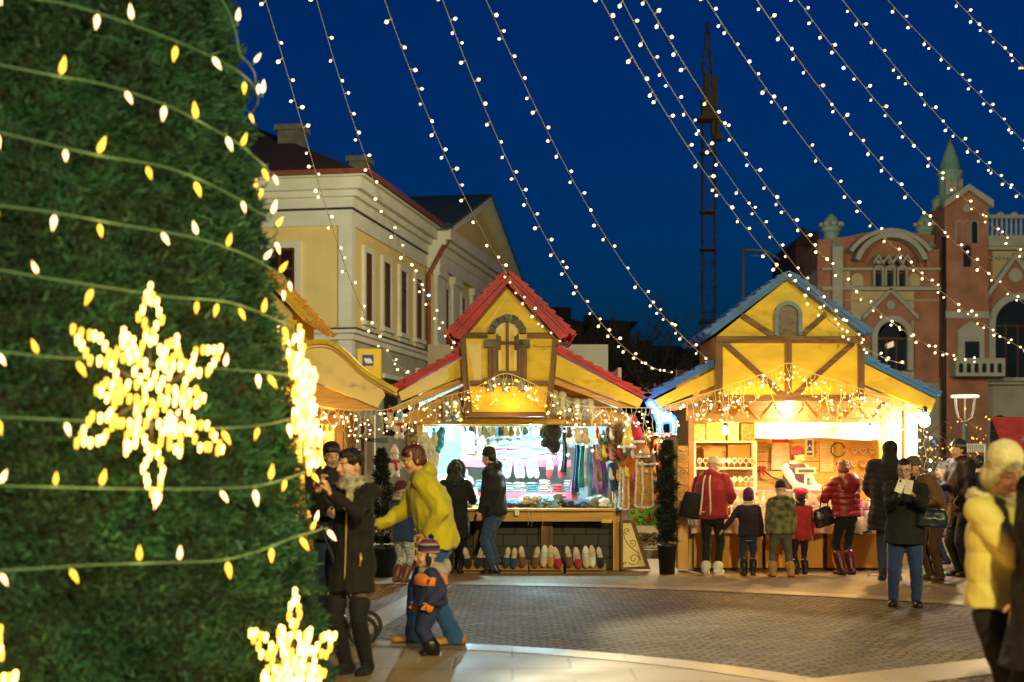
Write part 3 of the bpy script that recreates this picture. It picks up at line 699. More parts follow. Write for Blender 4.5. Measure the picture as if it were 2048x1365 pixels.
# trusses under the gable
b = MB()
litpanel = mat('ceiling_panel', (.6, .66, .66), .5, .1, 2, .05)
bb(b, 1400, 1765, 806, 842, BYY - .015, .02, litpanel)
for x in range(1410, 1760, 56): bm_(b, (x, 842), (x + 28, 808), 7, BYY - .13, .06, pine); bm_(b, (x + 28, 808), (x + 56, 842), 7, BYY - .13, .061, pine)
bb(b, 1388, 1765, 838, 845, BYY - .135, .1, pine); put('truss', b, BS)
# dormer
b = MB(); b.prism([xz(x, y, BD) for x, y in ((1434, 797), (1434, 672), (1578, 556), (1728, 672), (1728, 797))], BD, 21.5, paint_y); dorm = put('dormer', b, BS)
b = MB()
for p, q in (((1439, 680), (1439, 797)), ((1723, 680), (1723, 797)), ((1577, 685), (1577, 793))): bm_(b, p, q, 13, BD - .035, .06, timber_v)
bm_(b, (1432, 679), (1731, 679), 13, BD - .04, .065, timber); bm_(b, (1430, 796), (1732, 796), 12, BD - .04, .065, timber)
for p, q in (((1449, 686), (1568, 792)), ((1707, 686), (1588, 792)), ((1482, 630), (1546, 671)), ((1652, 628), (1604, 671))): bm_(b, p, q, 11, BD - .03, .05, timber)
put('timber_frame', b, dorm)
b = MB(); shingles(b, xz(1419, 667, 19.5), xz(1580, 546, 19.5), 19.5, 22, 11, .04, bluesh); shingles(b, xz(1738, 665, 19.5), xz(1576, 546, 19.5), 19.5, 22, 11, .04, bluesh); put('dormer_roof', b, dorm)
aw = mat('arch_blue_grey', (.16, .24, .33), .6, .15, 4)
b = MB()
for i in range(12):
    a0, a1 = math.pi * i / 12, math.pi * (i + 1) / 12
    pp(b, [(1577 - r * math.cos(a), 630 - r * math.sin(a)) for r, a in ((20, a0), (28, a0), (28, a1), (20, a1))], BD - .06, .06, aw)
bb(b, 1549, 1557, 630, 671, BD - .06, .06, aw); bb(b, 1597, 1605, 630, 671, BD - .06, .06, aw); wn = put('window', b, dorm)
b = MB(); pp(b, arch(1577, 630, 20, 671), BD - .02, .03, mat('window_brown', (.07, .032, .014), .4, .2, 3)); put('pane', b, wn)
# carved column
COLM = MB(); bb(COLM, 1356, 1376, 892, 1139, BYY - .42, .3, pine_v); bb(COLM, 1353, 1379, 1026, 1040, BYY - .44, .34, aw)
cc = put('carved_column', COLM, BS)
b = MB()
for cy_ in (915, 948, 985, 1012): spiral(b, 1366, cy_, 10, 0, 1.8, BYY - .43, pine, 1.1, 1 if cy_ % 2 else -1)
for cy_ in (899, 932, 966, 1000): b.tube([at(1357, cy_, BYY - .43), at(1366, cy_ + 4, BYY - .435), at(1375, cy_, BYY - .43)], .009, pine, 5)
put('carving', b, cc)

# ---- left stall (partly behind the tree)
LY = 20.1; LF = 19.55
LS = thing('market_stall', (at(490, 1140, LY).x, LY, 0), 'cream and yellow market stall with curved scroll gable beside the big tree', 'market stall')
top = [(596, 700), (607, 690), (622, 685), (641, 683), (655, 684), (668, 689), (680, 697), (695, 710), (716, 732), (735, 747), (757, 761), (776, 772), (793, 781)]
def mir(pts): return [(980 - x, y) for x, y in pts]
gb = MB(); pl = [(588, 700)] + top[1:-2] + [(770, 790), (755, 816), (588, 746)]
pp(gb, pl, LF, .06, paint_c); put('gable_board', gb, LS); gb = MB(); pp(gb, mir(pl), LF, .06, paint_c); put('gable_board', gb, LS)
for tp in (top, mir(top)):
    b = MB()
    for off, th_, y_, m_ in ((0, 9, -.12, paint_y), (8, 5, -.06, paint_c)):
        for p, q in zip(tp[:-1], tp[1:]): bm_(b, (p[0], p[1] + off), (q[0], q[1] + off), th_, LF + y_, .2, m_)
    put('scroll_moulding', b, LS)
for f in (lambda p: p, mir): b = MB(); pp(b, f([(580, 746), (755, 817), (716, 826), (640, 812), (580, 790)]), LF + .065, .12, pine); pp(b, f([(560, 800), (700, 828), (700, 850), (560, 850)]), LY - .1, .08, pine); put('rafter', b, LS)
b = MB(); x0, zt_ = xz(225, 783, LF); x1, _ = xz(755, 783, LF); xm = xz(490, 0, LF)[0]
shingles(b, (x1 + .1, zt_ + .05), (xm, zt_ + .95), LF + .15, 22.7, 13, .036, yelsh); shingles(b, (x0 - .1, zt_ + .05), (xm, zt_ + .95), LF + .15, 22.7, 13, .036, yelsh); put('roof', b, LS)
b = MB(); b.prism([xz(x, y, 19.4) for x, y in ((395, 770), (395, 620), (490, 540), (585, 620), (585, 770))], 19.4, 21.5, paint_c); dorm = put('dormer', b, LS)
b = MB()
for x in (399, 580): bb(b, x - 6, x + 8, 640, 770, 19.33, .08, paint_y)
bb(b, 575, 594, 640, 648, 19.31, .12, paint_y); put('corner_board', b, dorm)
b = MB(); shingles(b, xz(614, 640, 19.2), xz(490, 505, 19.2), 19.2, 21.8, 9, .04, yelsh); shingles(b, xz(366, 640, 19.2), xz(490, 505, 19.2), 19.2, 21.8, 9, .04, yelsh); put('dormer_roof', b, dorm)
for a_, c_ in ((668, 686), (294, 312), (604, 612)): b = MB(); bb(b, a_, c_, 812, 1140, LY - .14, .12, pine_v); put('post', b, LS)
b = MB(); xl2, xr2 = xz(300, 0, LY)[0], xz(682, 0, LY)[0]
plank_wall(b, xl2, xr2, 21.6, 21.66, .1, 2.7, warm_wall, 16); b.box(xl2 - .05, xl2, LY, 21.7, .1, 2.4, warm_wall); b.box(xr2, xr2 + .05, LY, 21.7, .1, 2.4, warm_wall); put('inner_wall', b, LS)
b = MB(); b.box(xl2, xr2, LY - .4, 20.9, .72, .78, pine); b.box(xl2, xr2, LY - .1, LY - .02, .02, .72, och); put('counter', b, LS)

# lamps that hang in the stalls
cool_e = emit('cold_bulb', (.62, .9, 1), 60); warm_e = emit('warm_bulb', (1, .72, .3), 45); white_e = emit('white_bulb', (.85, .88, 1), 45)
def hang_bulb(px, py, Y, r, m, label, power, col, cord=.25, group=None, size=.05):
    p = at(px, py, Y); t = thing('hanging_bulb', p, label, 'light bulb', group)
    b = MB(); b.lathe(p, [(r * .35, r * 1.5), (r * .5, r * 1.1), (r * .95, r * .3), (r, -.2 * r), (r * .75, -.8 * r), (r * .2, -1.1 * r)], m, 14); put('bulb', b, t)
    b = MB(); b.lathe(p, [(r * .5, r * 1.4), (r * .5, r * 2.4), (r * .2, r * 2.6)], blk, 10); b.tube([p + Vector((0, 0, r * 2.5)), p + Vector((0, 0, r * 2.5 + cord))], .005, blk, 5); put('cord', b, t)
    lamp('POINT', 'bulb_light', p + Vector((0, -.02, -r * 1.6)), power, col, size)
COOL = (.50, .88, 1.0); WB = (1, .55, .14)
hang_bulb(899, 869, 20.75, .065, cool_e, 'cold white bulb glaring at the left of the red roofed stall', 150, COOL)
hang_bulb(1071, 866, 20.75, .05, cool_e, 'cold white bulb hanging beside the black fur hat', 150, COOL)
hang_bulb(1578, 812, 20.1, .045, white_e, 'white bulb glaring under the middle of the blue gable', 10, (.8, .9, 1), .02)
hang_bulb(1849, 842, 19.9, .08, white_e, 'bare white bulb under the right eave of the blue roof', 90, (.95, .85, .8), .08)
hang_bulb(1450, 862, 20.75, .05, warm_e, 'warm bulb over the jars of the sweets stall', 90, WB)
hang_bulb(1740, 862, 20.7, .05, warm_e, 'warm bulb at the right end of the sweets stall', 100, WB)
hang_bulb(1600, 838, 20.6, .05, warm_e, 'warm bulb behind the white banner of the sweets stall', 90, WB)
hang_bulb(640, 868, 20.9, .05, warm_e, 'warm bulb inside the stall with the scroll gable', 90, WB)
hang_bulb(520, 868, 20.9, .05, warm_e, 'warm bulb deep inside the scroll gabled stall behind the tree', 80, WB)
# ------------------------------------------------------------------ big christmas tree
TX, TY = -2.9, 7.7; APEX = Vector((TX, TY, 13.6))
def TR(z): return max(.03, (13.6 - z) * .1475)
XT = thing('christmas_tree', (TX, TY, 0), 'huge green cone shaped christmas tree wound with warm light strings', 'christmas tree')
ndl = mat('needles_dark', (.003, .036, .020), .85, .5, 3, 0, col2=(.008, .078, .040)); ndl2 = mat('needles_light', (.018, .10, .040), .65, .4, 3, 0)
core = mat('tree_core', (.008, .022, .008), .9)
b = MB(); b.lathe((TX, TY, 0), [(TR(.12) - .2, .12)] + [(TR(z) - .2, z) for z in (2, 4, 6, 8, 10, 12)] + [(.02, 13.4)], core, 40); b.cap((TX, TY, 0.0), (TX, TY, .2), .3, .3, core)
put('trunk', b, XT)
rs = np.random.RandomState(3)
def needles(n, zlo, zhi, size):
    z = zlo + (zhi - zlo) * rs.rand(n) ** 1.15; a = rs.uniform(0, 2 * np.pi, n)
    lump = .035 * np.sin(a * 17 + z * 9) + .03 * np.sin(a * 31 - z * 21) + .02 * np.sin(z * 37 + a * 5)
    r = (13.6 - z) * .1475 - .085 + lump - np.abs(rs.normal(0, .05, n)); r = np.maximum(r, .02)
    c = np.stack([TX + r * np.cos(a), TY + r * np.sin(a), z], 1)
    out = np.stack([np.cos(a), np.sin(a), np.zeros(n)], 1); d = out * .8 + rs.normal(0, .55, (n, 3)); d[:, 2] += .25
    d /= np.linalg.norm(d, axis=1)[:, None]; s = np.cross(d, rs.normal(size=(n, 3))); s /= np.linalg.norm(s, axis=1)[:, None]
    L = size * rs.uniform(.6, 1.5, n)[:, None]; wv = L * .15
    v = np.concatenate([(c - s * wv)[:, None], (c + s * wv)[:, None], (c + d * L + s * wv * .4)[:, None], (c + d * L - s * wv * .4)[:, None]], 1)
    return v.reshape(-1, 3)
v = np.concatenate([needles(330000, .1, 5.2, .036), needles(24000, 5.2, 13.5, .13)])
nf = len(v) // 4; me = bpy.data.meshes.new('crown'); me.vertices.add(len(v)); me.vertices.foreach_set('co', v.ravel())
me.loops.add(nf * 4); me.loops.foreach_set('vertex_index', np.arange(nf * 4)); me.polygons.add(nf); me.polygons.foreach_set('loop_start', np.arange(nf) * 4)
me.materials.append(ndl); me.materials.append(ndl2); me.polygons.foreach_set('material_index', (rs.rand(nf) < .22).astype(np.int32)); me.update(calc_edges=True)
put('crown', me, XT)

# ------------------------------------------------------------------ light strings
bulb_w = emit('fairy_bulb', (1, .58, .27), 2.8); bulb_y = emit('fairy_bulb_amber', (1, .46, .04), 2.2); bulb_p = emit('fairy_bulb_pink', (1, .60, .42), 2.6); bulb_b = emit('fairy_bulb_blue', (.1, .3, 1), 10)
wire_m = mat('wire_clear', (.75, .75, .35), .5, .1, 5, 0); wire_s = mat('wire_string', (.42, .42, .26), .6, .1, 5, 0); wire_g = mat('wire_green', (.07, .17, .10), .6, .2, 5, 0); stem_m = mat('bulb_stem', (.5, .42, .25), .5, .1, 5, 0)
def bulb_mesh(name, r, L, m, stem=None):
    b = MB()
    if stem: b.cap((0, 0, 0), (0, 0, stem), r * .4, r * .45, stem_m, 5)
    s = stem or 0
    b.lathe((0, 0, s), [(r * .45, 0), (r * .9, L * .25), (r, L * .5), (r * .65, L * .8), (r * .1, L)], m, 8)
    return b.mesh(name)
def flame_mesh(m):
    b = MB(); b.cap((0, 0, 0), (0, 0, .02), .006, .007, wire_g, 5); b.lathe((0, 0, .02), [(.006, 0), (.0125, .014), (.0135, .028), (.010, .045), (.005, .060), (.001, .072)], m, 8); return b.mesh('bulb')
BM = {k: bulb_mesh('bulb', .017, .036, m, .035) for k, m in (('w', bulb_w), ('p', bulb_p), ('b', bulb_b))}
BT = {k: flame_mesh(m) for k, m in (('w', bulb_w), ('y', bulb_y), ('b', bulb_b))}
BI = {k: bulb_mesh('bulb', .011, .022, m, .01) for k, m in (('w', bulb_w), ('p', bulb_p), ('y', bulb_y))}
def rot_to(d): return Vector(d).to_track_quat('Z', 'Y')
def inst(name, me, parent, p, d, s=1.0):
    o = bpy.data.objects.new(name, me); COL.objects.link(o); o.parent = parent
    o.location = p; o.rotation_mode = 'QUATERNION'; o.rotation_quaternion = rot_to(d); o.scale = (s, s, s); return o
def smooth_poly(pts, n):
    """resample a polyline evenly after Catmull-Rom smoothing (tuples of any size)"""
    P_ = [Vector(p) for p in pts]; P_ = [P_[0] * 2 - P_[1]] + P_ + [P_[-1] * 2 - P_[-2]]; out = []
    for i in range(1, len(P_) - 2):
        for k in range(8):
            t = k / 8; a, b_, c, d = P_[i - 1], P_[i], P_[i + 1], P_[i + 2]
            out.append(.5 * ((2 * b_) + (c - a) * t + (2 * a - 5 * b_ + 4 * c - d) * t * t + (3 * b_ - a - 3 * c + d) * t ** 3))
    out.append(P_[-2]); L = [0]
    for a, b_ in zip(out[:-1], out[1:]): L.append(L[-1] + (b_ - a).length)
    res = []; j = 0
    for i in range(n):
        s = L[-1] * i / (n - 1)
        while j < len(L) - 2 and L[j + 1] < s: j += 1
        t = (s - L[j]) / max(1e-9, L[j + 1] - L[j]); res.append(out[j].lerp(out[j + 1], min(1, t)))
    return res, L[-1]
STR = [
 (19.6, [(520, -30), (530, 0), (545, 40), (565, 110), (590, 200), (612, 285), (630, 350), (652, 408), (672, 480), (690, 530), (712, 595), (735, 640), (765, 690), (795, 735), (822, 750)], 'hanging light string nearest the tree, ending at the left eave of the red roof'),
 (19.9, [(624, -30), (632, 0), (660, 85), (685, 175), (708, 250), (735, 340), (765, 405), (800, 485), (840, 575), (880, 645), (912, 697)], 'hanging light string crossing the yellow house windows, ending on the red roof'),
 (19.5, [(760, -30), (770, 0), (790, 70), (820, 145), (850, 210), (885, 300), (930, 390), (970, 480), (1010, 545), (1050, 600), (1090, 655), (1118, 685)], 'hanging light string lying over the red dormer roof to its right eave'),
 (20.3, [(876, -30), (885, 0), (915, 90), (950, 170), (985, 250), (1030, 350), (1065, 420), (1095, 490), (1135, 560), (1175, 605), (1220, 665), (1255, 700), (1290, 730), (1338, 745)], 'hanging light string ending in the gap between red roof and blue roof'),
 (20.0, [(958, -30), (970, 0), (1005, 70), (1035, 130), (1070, 215), (1105, 285), (1140, 355), (1175, 415), (1215, 480), (1265, 550), (1310, 610), (1350, 660), (1385, 695), (1415, 717)], 'hanging light string ending at the left edge of the blue dormer'),
 (19.3, [(1190, -30), (1211, 25), (1255, 100), (1300, 170), (1375, 287), (1417, 367), (1483, 445), (1545, 512), (1577, 560), (1604, 589), (1622, 612), (1654, 640), (1682, 660), (1722, 684), (1735, 698), (1760, 714), (1788, 725), (1810, 728)], 'hanging light string touching the blue gable peak and ending right of the dormer'),
 (19.4, [(1228, -30), (1245, 0), (1273, 61), (1312, 114), (1353, 200), (1390, 259), (1451, 340), (1495, 404), (1551, 479), (1593, 537), (1629, 582), (1660, 618), (1697, 652), (1724, 678)], 'hanging light string with one blue bulb ending at the blue dormer corner'),
 (22.0, [(1272, -30), (1290, 0), (1337, 70), (1376, 136), (1423, 223), (1473, 295), (1523, 356), (1565, 415), (1597, 447), (1644, 513), (1687, 560), (1747, 612), (1794, 654), (1851, 689), (1907, 710), (1954, 722)], 'hanging light string crossing the crane top, ending low before the palace balcony'),
 (22.0, [(1392, -30), (1412, 0), (1490, 106), (1543, 192), (1593, 259), (1616, 297), (1661, 349), (1696, 396), (1738, 445), (1785, 490), (1841, 541), (1907, 600), (1958, 644), (2029, 691), (2120, 735)], 'hanging light string passing before the middle of the palace arched gable'),
 (22.0, [(1495, -30), (1512, 0), (1573, 84), (1640, 180), (1710, 269), (1752, 312), (1785, 358), (1827, 396), (1879, 457), (1935, 513), (1991, 560), (2048, 607), (2150, 675)], 'hanging light string passing between the palace turret and its tower'),
 (22.0, [(1572, -30), (1595, 0), (1640, 55), (1680, 115), (1730, 180), (1804, 260), (1851, 316), (1907, 372), (1963, 433), (2029, 494), (2130, 580)], 'hanging light string crossing the palace tower under its spire'),
 (22.0, [(1662, -30), (1685, 0), (1760, 95), (1820, 170), (1860, 215), (1907, 265), (1958, 316), (2010, 361), (2048, 396), (2150, 490)], 'hanging light string just touching the tip of the palace spire'),
 (22.0, [(1750, -30), (1775, 0), (1850, 80), (1920, 150), (1980, 212), (2048, 285), (2150, 385)], 'hanging light string second from the top right corner of the sky'),
 (22.0, [(1885, -30), (1910, 0), (1960, 50), (2000, 90), (2048, 135), (2150, 225)], 'hanging light string highest at the top right corner of the sky')]
for si, (YB, pl, lab) in enumerate(STR):
    Bp = at(pl[-1][0], pl[-1][1], YB); A = APEX
    def onplane(px, py):
        q = (px - CX) / F; dx, dy = Bp.x - A.x, Bp.y - A.y
        s = (q * A.y - A.x) / (dx - q * dy); Y = A.y + s * dy; return at(px, py, Y)
    p3 = [onplane(*p) for p in pl]
    # the way up to the tree top, out of the picture: a smooth continuation
    e = p3[0]; d = (p3[0] - p3[1]).normalized(); up_ = [A, A.lerp(e, .3) - Vector((0, 0, .9)), A.lerp(e, .62) - Vector((0, 0, .7))]
    dd_ = np.array([math.hypot(p.x - A.x, p.y - A.y) for p in p3]); cf = np.polyfit(dd_, np.array([p.z for p in p3]), 4)
    hd = Vector((Bp.x - A.x, Bp.y - A.y, 0)).normalized(); p3 = [Vector((A.x + hd.x * u, A.y + hd.y * u, float(np.polyval(cf, u)))) for u in np.linspace(dd_[0], dd_[-1], 16)]
    seg, L = smooth_poly(p3, max(12, int(sum((a - b_).length for a, b_ in zip(p3[:-1], p3[1:])) / .05)))
    t = thing('light_string', p3[-1], lab, 'light string', 'light strings from the tree top to the stalls')
    b = MB(); b.tube([Vector(p) for p in up_] + seg, .0042, wire_s, 5); put('cable', b, t)
    u = 0; k = 0; nb = 0; side = 1
    cum = 0; nxt = rnd.uniform(.05, .2)
    for a, c in zip(seg[:-1], seg[1:]):
        cum += (c - a).length
        if cum >= nxt and nb < 99:
            step = rnd.uniform(.14, .27) if rnd.random() > .12 else rnd.uniform(.05, .08)
            nxt = cum + step; side = -side if rnd.random() < .75 else side
            tdir = (c - a).normalized(); off = Vector((1, 0, 0)) * side * rnd.uniform(.4, 1) + Vector((0, rnd.uniform(-.6, .3), rnd.uniform(-.7, .35)))
            off = (off - tdir * off.dot(tdir)).normalized() + tdir * rnd.uniform(-.2, .6)
            if rnd.random() < .04: continue
            kk = 'b' if (rnd.random() < .006 or (si == 6 and nb == 5)) else ('p' if rnd.random() < .35 else 'w')
            o = inst('bulb', BM[kk], t, c - p3[-1], off, rnd.uniform(.75, 1.15)); nb += 1
# strings wound round the tree
TS = [[(-60, -25), (80, 0), (130, 8), (200, 28), (270, 52), (340, 78), (400, 103), (440, 122)],
 [(-60, 112), (0, 130), (110, 152), (210, 170), (330, 210), (420, 255), (480, 290), (512, 318)],
 [(-60, 250), (0, 265), (80, 285), (200, 312), (320, 332), (400, 360), (470, 395), (510, 422)],
 [(-60, 402), (0, 412), (100, 424), (220, 446), (340, 466), (420, 484), (500, 514), (545, 540)],
 [(-60, 530), (0, 540), (90, 556), (220, 576), (340, 594), (440, 602), (500, 618), (552, 640)],
 [(-60, 700), (0, 704), (120, 716), (200, 718), (330, 730), (440, 738), (520, 744), (572, 750)],
 [(-60, 828), (0, 834), (120, 840), (240, 846), (400, 856), (480, 855), (540, 848), (590, 836)],
 [(-60, 970), (0, 972), (120, 975), (240, 978), (400, 978), (500, 974), (560, 962), (612, 944)],
 [(-60, 1146), (0, 1142), (80, 1137), (200, 1130), (320, 1126), (440, 1121), (520, 1102), (580, 1078), (628, 1064)],
 [(395, -60), (430, -20), (455, 20), (470, 60), (480, 110)]]
TL = ['topmost long light strand on the christmas tree', 'light strand on the tree above the level of the house roof', 'light strand on the tree level with the house gutter', 'light strand on the tree level with the house cornice',
      'light strand on the tree just above the big snowflake', 'light strand behind the upper part of the big snowflake', 'light strand behind the lower part of the big snowflake', 'light strand on the tree just under the big snowflake', 'lowest light strand on the tree, level with the coat', 'short light strand at the tree edge against the sky']
def oncone(px, py, off=.03):
    """where the sight line meets the tree's surface"""
    dx, dz = (px - CX) / F, (HY - py) / F; best = None
    Y = 5.2
    prev = None
    while Y < 8.3:
        X = dx * Y; z = H + dz * Y; g_ = math.hypot(X - TX, Y - TY) - (TR(z) + off)
        if g_ <= 0: return Vector((X, Y, z))
        if prev is None or g_ < prev[0]: prev = (g_, Vector((X, Y, z)))
        Y += .01
    p = prev[1]; r = TR(p.z) + off; a = math.atan2(p.y - TY, p.x - TX); return Vector((TX + r * math.cos(a), TY + r * math.sin(a), p.z))
for pl, lab in zip(TS, TL):
    t = thing('light_strand', oncone(*pl[len(pl) // 2]), lab, 'light string', 'light strands wound round the tree')
    pts2, _ = smooth_poly([(x, y, 0) for x, y in pl], 60)
    p3 = [oncone(p.x, p.y) for p in pts2]
    # carry it on round the back of the tree
    a0 = math.atan2(p3[-1].y - TY, p3[-1].x - TX); z0 = p3[-1].z
    p3 += [Vector((TX + (TR(z0) + .03) * math.cos(a0 + k * .12), TY + (TR(z0) + .03) * math.sin(a0 + k * .12), z0)) for k in range(1, 12)]
    b = MB(); b.tube(p3, .0045, wire_g, 5); put('cable', b, t)
    cum = 0; nxt = .1
    for a, c in zip(p3[:-1], p3[1:]):
        cum += (c - a).length
        if cum >= nxt:
            nxt = cum + rnd.uniform(.13, .32)
            n_ = Vector((c.x - TX, c.y - TY, 0)).normalized()
            d = n_ * .3 + Vector((rnd.uniform(-.55, .55), 0, rnd.choice((-1, -1, 1)) * 1.0))
            k = 'w' if rnd.random() < .5 else 'y'
            inst('bulb', BT[k], t, c - t.location + n_ * (.02 if k == 'w' else -.02), d, rnd.uniform(.75, 1.1))
            if k == 'y' and rnd.random() < .5 and c.z < 6 and c.y < 8: lamp('POINT', 'strand_glow', c + n_ * .07, .55, (1, .6, .15), .03)
# snowflakes of rope light fixed to the tree
flake_e = emit('rope_light', (1, .46, .05), 2.6); flake_c = emit('rope_light_core', (1, .56, .14), 5)
def snowflake(px, py, rad, label, tilt=0, off=.14, yaw=0):
    c = oncone(px, py, off); n_ = Matrix.Rotation(R(yaw), 3, 'Z') @ Vector((c.x - TX, c.y - TY, .15)).normalized()
    e1 = Vector((0, 0, 1)).cross(n_).normalized(); e2 = n_.cross(e1)
    t = thing('light_snowflake', c, label, 'light decoration', 'rope light snowflakes on the tree')
    def P2(r, a): return c + (e1 * math.sin(a) + e2 * math.cos(a)) * r * rad
    fr = MB(); n = 0
    for k in range(6):
        a = k * math.pi / 3 + tilt
        arm = [P2(.12, a), P2(.55, a)]; fr.tube(arm, .008, blk, 5)
        loops = [([P2(.50, a), P2(.72, a - .17), P2(.98, a), P2(.72, a + .17)], True), ([P2(.10, a), P2(.38, a - .32), P2(.58, a - .04)], False), ([P2(.10, a), P2(.38, a + .32), P2(.58, a + .04)], False),
                 ([P2(.30, a + .52), P2(.52, a + .40), P2(.62, a + .52), P2(.52, a + .64)], True)]
        for lp, closed in loops:
            b = MB(); q = lp + ([lp[0]] if closed else [])
            dense = []
            for u, v_ in zip(q[:-1], q[1:]):
                m_ = max(2, int((v_ - u).length / .035))
                for i in range(m_): dense.append(u.lerp(v_, i / m_) + n_ * .01)
            for p in dense:
                jit = Vector((rnd.uniform(-.006, .006), rnd.uniform(-.006, .006), rnd.uniform(-.008, .008)))
                b.cap(p + jit - e2 * .012, p + jit + e2 * .014 + n_ * .006, .0075, .0105, flake_c if rnd.random() < .6 else flake_e, 6)
            put('rope_light', b, t)
    put('frame', fr, t)
    L_ = lamp('POINT', 'snowflake_light', c + n_ * .22, 26 * rad / .5, (1, .55, .14), .3)
snowflake(300, 790, .48, 'biggest blazing snowflake of rope light, complete on the face of the tree', .04, .2, 12)
snowflake(604, 800, .40, 'rope light snowflake seen edge on at the right side of the tree', .1, .06)
snowflake(584, 1352, .40, 'low rope light snowflake cut by the bottom of the picture near the black boots', .12)
snowflake(-60, 1440, .38, 'rope light snowflake in the bottom left corner, only its tip showing', .3)

# icicle light curtains on the stalls
def curtain(pl, Y, lab, dens=.075, mean=.22, seed=1, amber=0.0, loc=None):
    r_ = random.Random(seed); p3 = [at(x, y, Y) for x, y in pl]; L = sum((a - b_).length for a, b_ in zip(p3[:-1], p3[1:]))
    pts, L = smooth_poly(p3, int(L / dens) + 2)
    t = thing('icicle_lights', pts[0], lab, 'light string', 'icicle light curtains on the stalls')
    b = MB(); b.tube(pts, .0055, wire_m, 5); bulbs = []
    for i, p in enumerate(pts):
        q = Vector(p); n = max(1, int(r_.gauss(mean, mean * .45) / .055)); path = [Vector(q)]
        for k in range(n):
            q = q + Vector((r_.uniform(-.03, .03), r_.uniform(-.02, .02), -.055)); path.append(Vector(q))
            d = Vector((r_.choice((-1, 1)) * r_.uniform(.5, 1), r_.uniform(-.5, .3), r_.uniform(-.9, .2))).normalized()
            if r_.random() < .42 or k == n - 1:
                e = q + d * .035; b.tube([q, e], .0035, wire_m, 4); bulbs.append((e, d))
        b.tube(path, .004, wire_m, 4)
    put('cable', b, t); r_.shuffle(bulbs); bulbs.sort(key=lambda u: u[0].x if False else 0)
    for e, d in bulbs[:99]:
        k = 'y' if r_.random() < amber else ('p' if r_.random() < .5 else 'w')
        inst('bulb', BI[k], t, e - t.location, d, r_.choice((.9, 1.1, 1.4, 1.9)))
    rest = bulbs[99:]
    if rest:
        b = MB()
        for e, d in rest:
            M = rot_to(d).to_matrix(); b.lathe(e, [(.005, 0), (.009, .012), (.008, .02), (.001, .026)], bulb_w if r_.random() < .6 else bulb_p, 6, M=M)
        o = put('bulbs', b, t); o['kind'] = 'stuff'
curtain([(548, 785), (580, 795), (600, 802), (640, 812), (690, 820)], 19.45, 'icicle lights hanging under the scroll gable beside the tree', seed=1)
curtain([(690, 820), (740, 820), (775, 819), (830, 798), (875, 795), (905, 790)], 19.55, 'icicle lights across the gap above the potted conifer, left of the red stall opening', mean=.3, seed=2)
curtain([(905, 790), (940, 780), (975, 763), (1010, 747), (1050, 760), (1095, 783), (1130, 800)], 19.55, 'icicle lights draped over the red stall dormer in a low peak', dens=.06, seed=3, amber=.4)
curtain([(1130, 800), (1170, 813), (1230, 815), (1290, 816), (1325, 815)], 19.55, 'icicle lights over the hanging scarves and fur vests of the red stall', mean=.42, seed=4)
curtain([(1290, 816), (1330, 812), (1380, 797), (1440, 779)], 19.5, 'icicle lights from the giraffe figure up to the blue dormer', mean=.3, seed=5)
curtain([(1440, 779), (1490, 760), (1545, 742), (1577, 726), (1610, 742), (1660, 758), (1728, 780)], 19.5, 'icicle lights glowing across the front of the blue dormer', dens=.06, mean=.32, seed=6, amber=.6)
curtain([(1728, 785), (1770, 795), (1810, 805), (1845, 812)], 19.5, 'icicle lights under the right eave of the blue roof by the bare bulb', mean=.45, seed=7)
# glow of the curtains on the boards behind them
for px, py, Y in ((640, 850, 19.2), (1018, 806, 19.35), (1200, 850, 19.2), (1400, 840, 19.2), (1577, 785, 19.3), (1660, 800, 19.3), (1500, 800, 19.3), (1790, 840, 19.2)):
    lamp('POINT', 'icicle_glow', at(px, py, Y), 8, (1, .6, .2), .25)
# ------------------------------------------------------------------ goods of the red stall
ORD = ['first', 'second', 'third', 'fourth', 'fifth', 'sixth', 'seventh', 'eighth', 'ninth', 'tenth', 'eleventh', 'twelfth', 'thirteenth']
def cloth(name, c, c2=None, rough=.9): return mat('cloth_' + name, c, rough, .3, 9, .5, 70, sheen=.2, col2=c2)
W_ = cloth('white', (.72, .74, .74)); CR = cloth('cream', (.62, .52, .36)); DB = cloth('dark_blue', (.02, .05, .12)); BLK = cloth('black', (.012, .013, .016)); GRY = cloth('grey', (.22, .23, .24))
RD_ = cloth('red', (.45, .02, .03)); BRN = cloth('brown', (.16, .07, .03)); TEAL = cloth('teal', (.03, .22, .28)); PNK = cloth('pink', (.7, .16, .32)); LIL = cloth('lilac', (.42, .25, .55)); SKY = cloth('sky', (.2, .42, .7)); TAN = cloth('tan', (.50, .27, .07)); YEL = cloth('yellow', (.7, .55, .06)); MAG = cloth('magenta', (.55, .04, .25))
furw = mat('fur_cream', (.68, .64, .55), .95, .12, 25, 1.0, 60); furb = mat('fur_brown', (.16, .10, .05), .95, .6, 22, 1.0, 60, col2=(.4, .3, .18)); furg = mat('fur_grey', (.36, .36, .33), .95, .35, 18, 1.0, 50, col2=(.6, .6, .55))
SUEDE = mat('suede_orange', (.55, .26, .05), .9, .3, 4, .3)
def blob(name, parts, Y=None, label=None, cat=None, group=None, voxel=.014, wr=.012, wf=30, seed=1, parent=None, smooth=3):
    """parts: (px, py, rx, ry, depth radius, material) in pixels at distance Y"""
    b = MB()
    for px, py, rx, ry, rd_, m in parts:
        c = at(px, py, Y); b.ell(c, (rx * Y / F, rd_, ry * Y / F), m, n=14, k=9)
    me = fuse(b, voxel, smooth, name, wr=wr, wf=wf, seed=seed)
    c = at(parts[0][0], parts[0][1], Y)
    o = put(name, me, parent, origin=None if parent else c)
    if label: tag(o, label, cat, group)
    return o
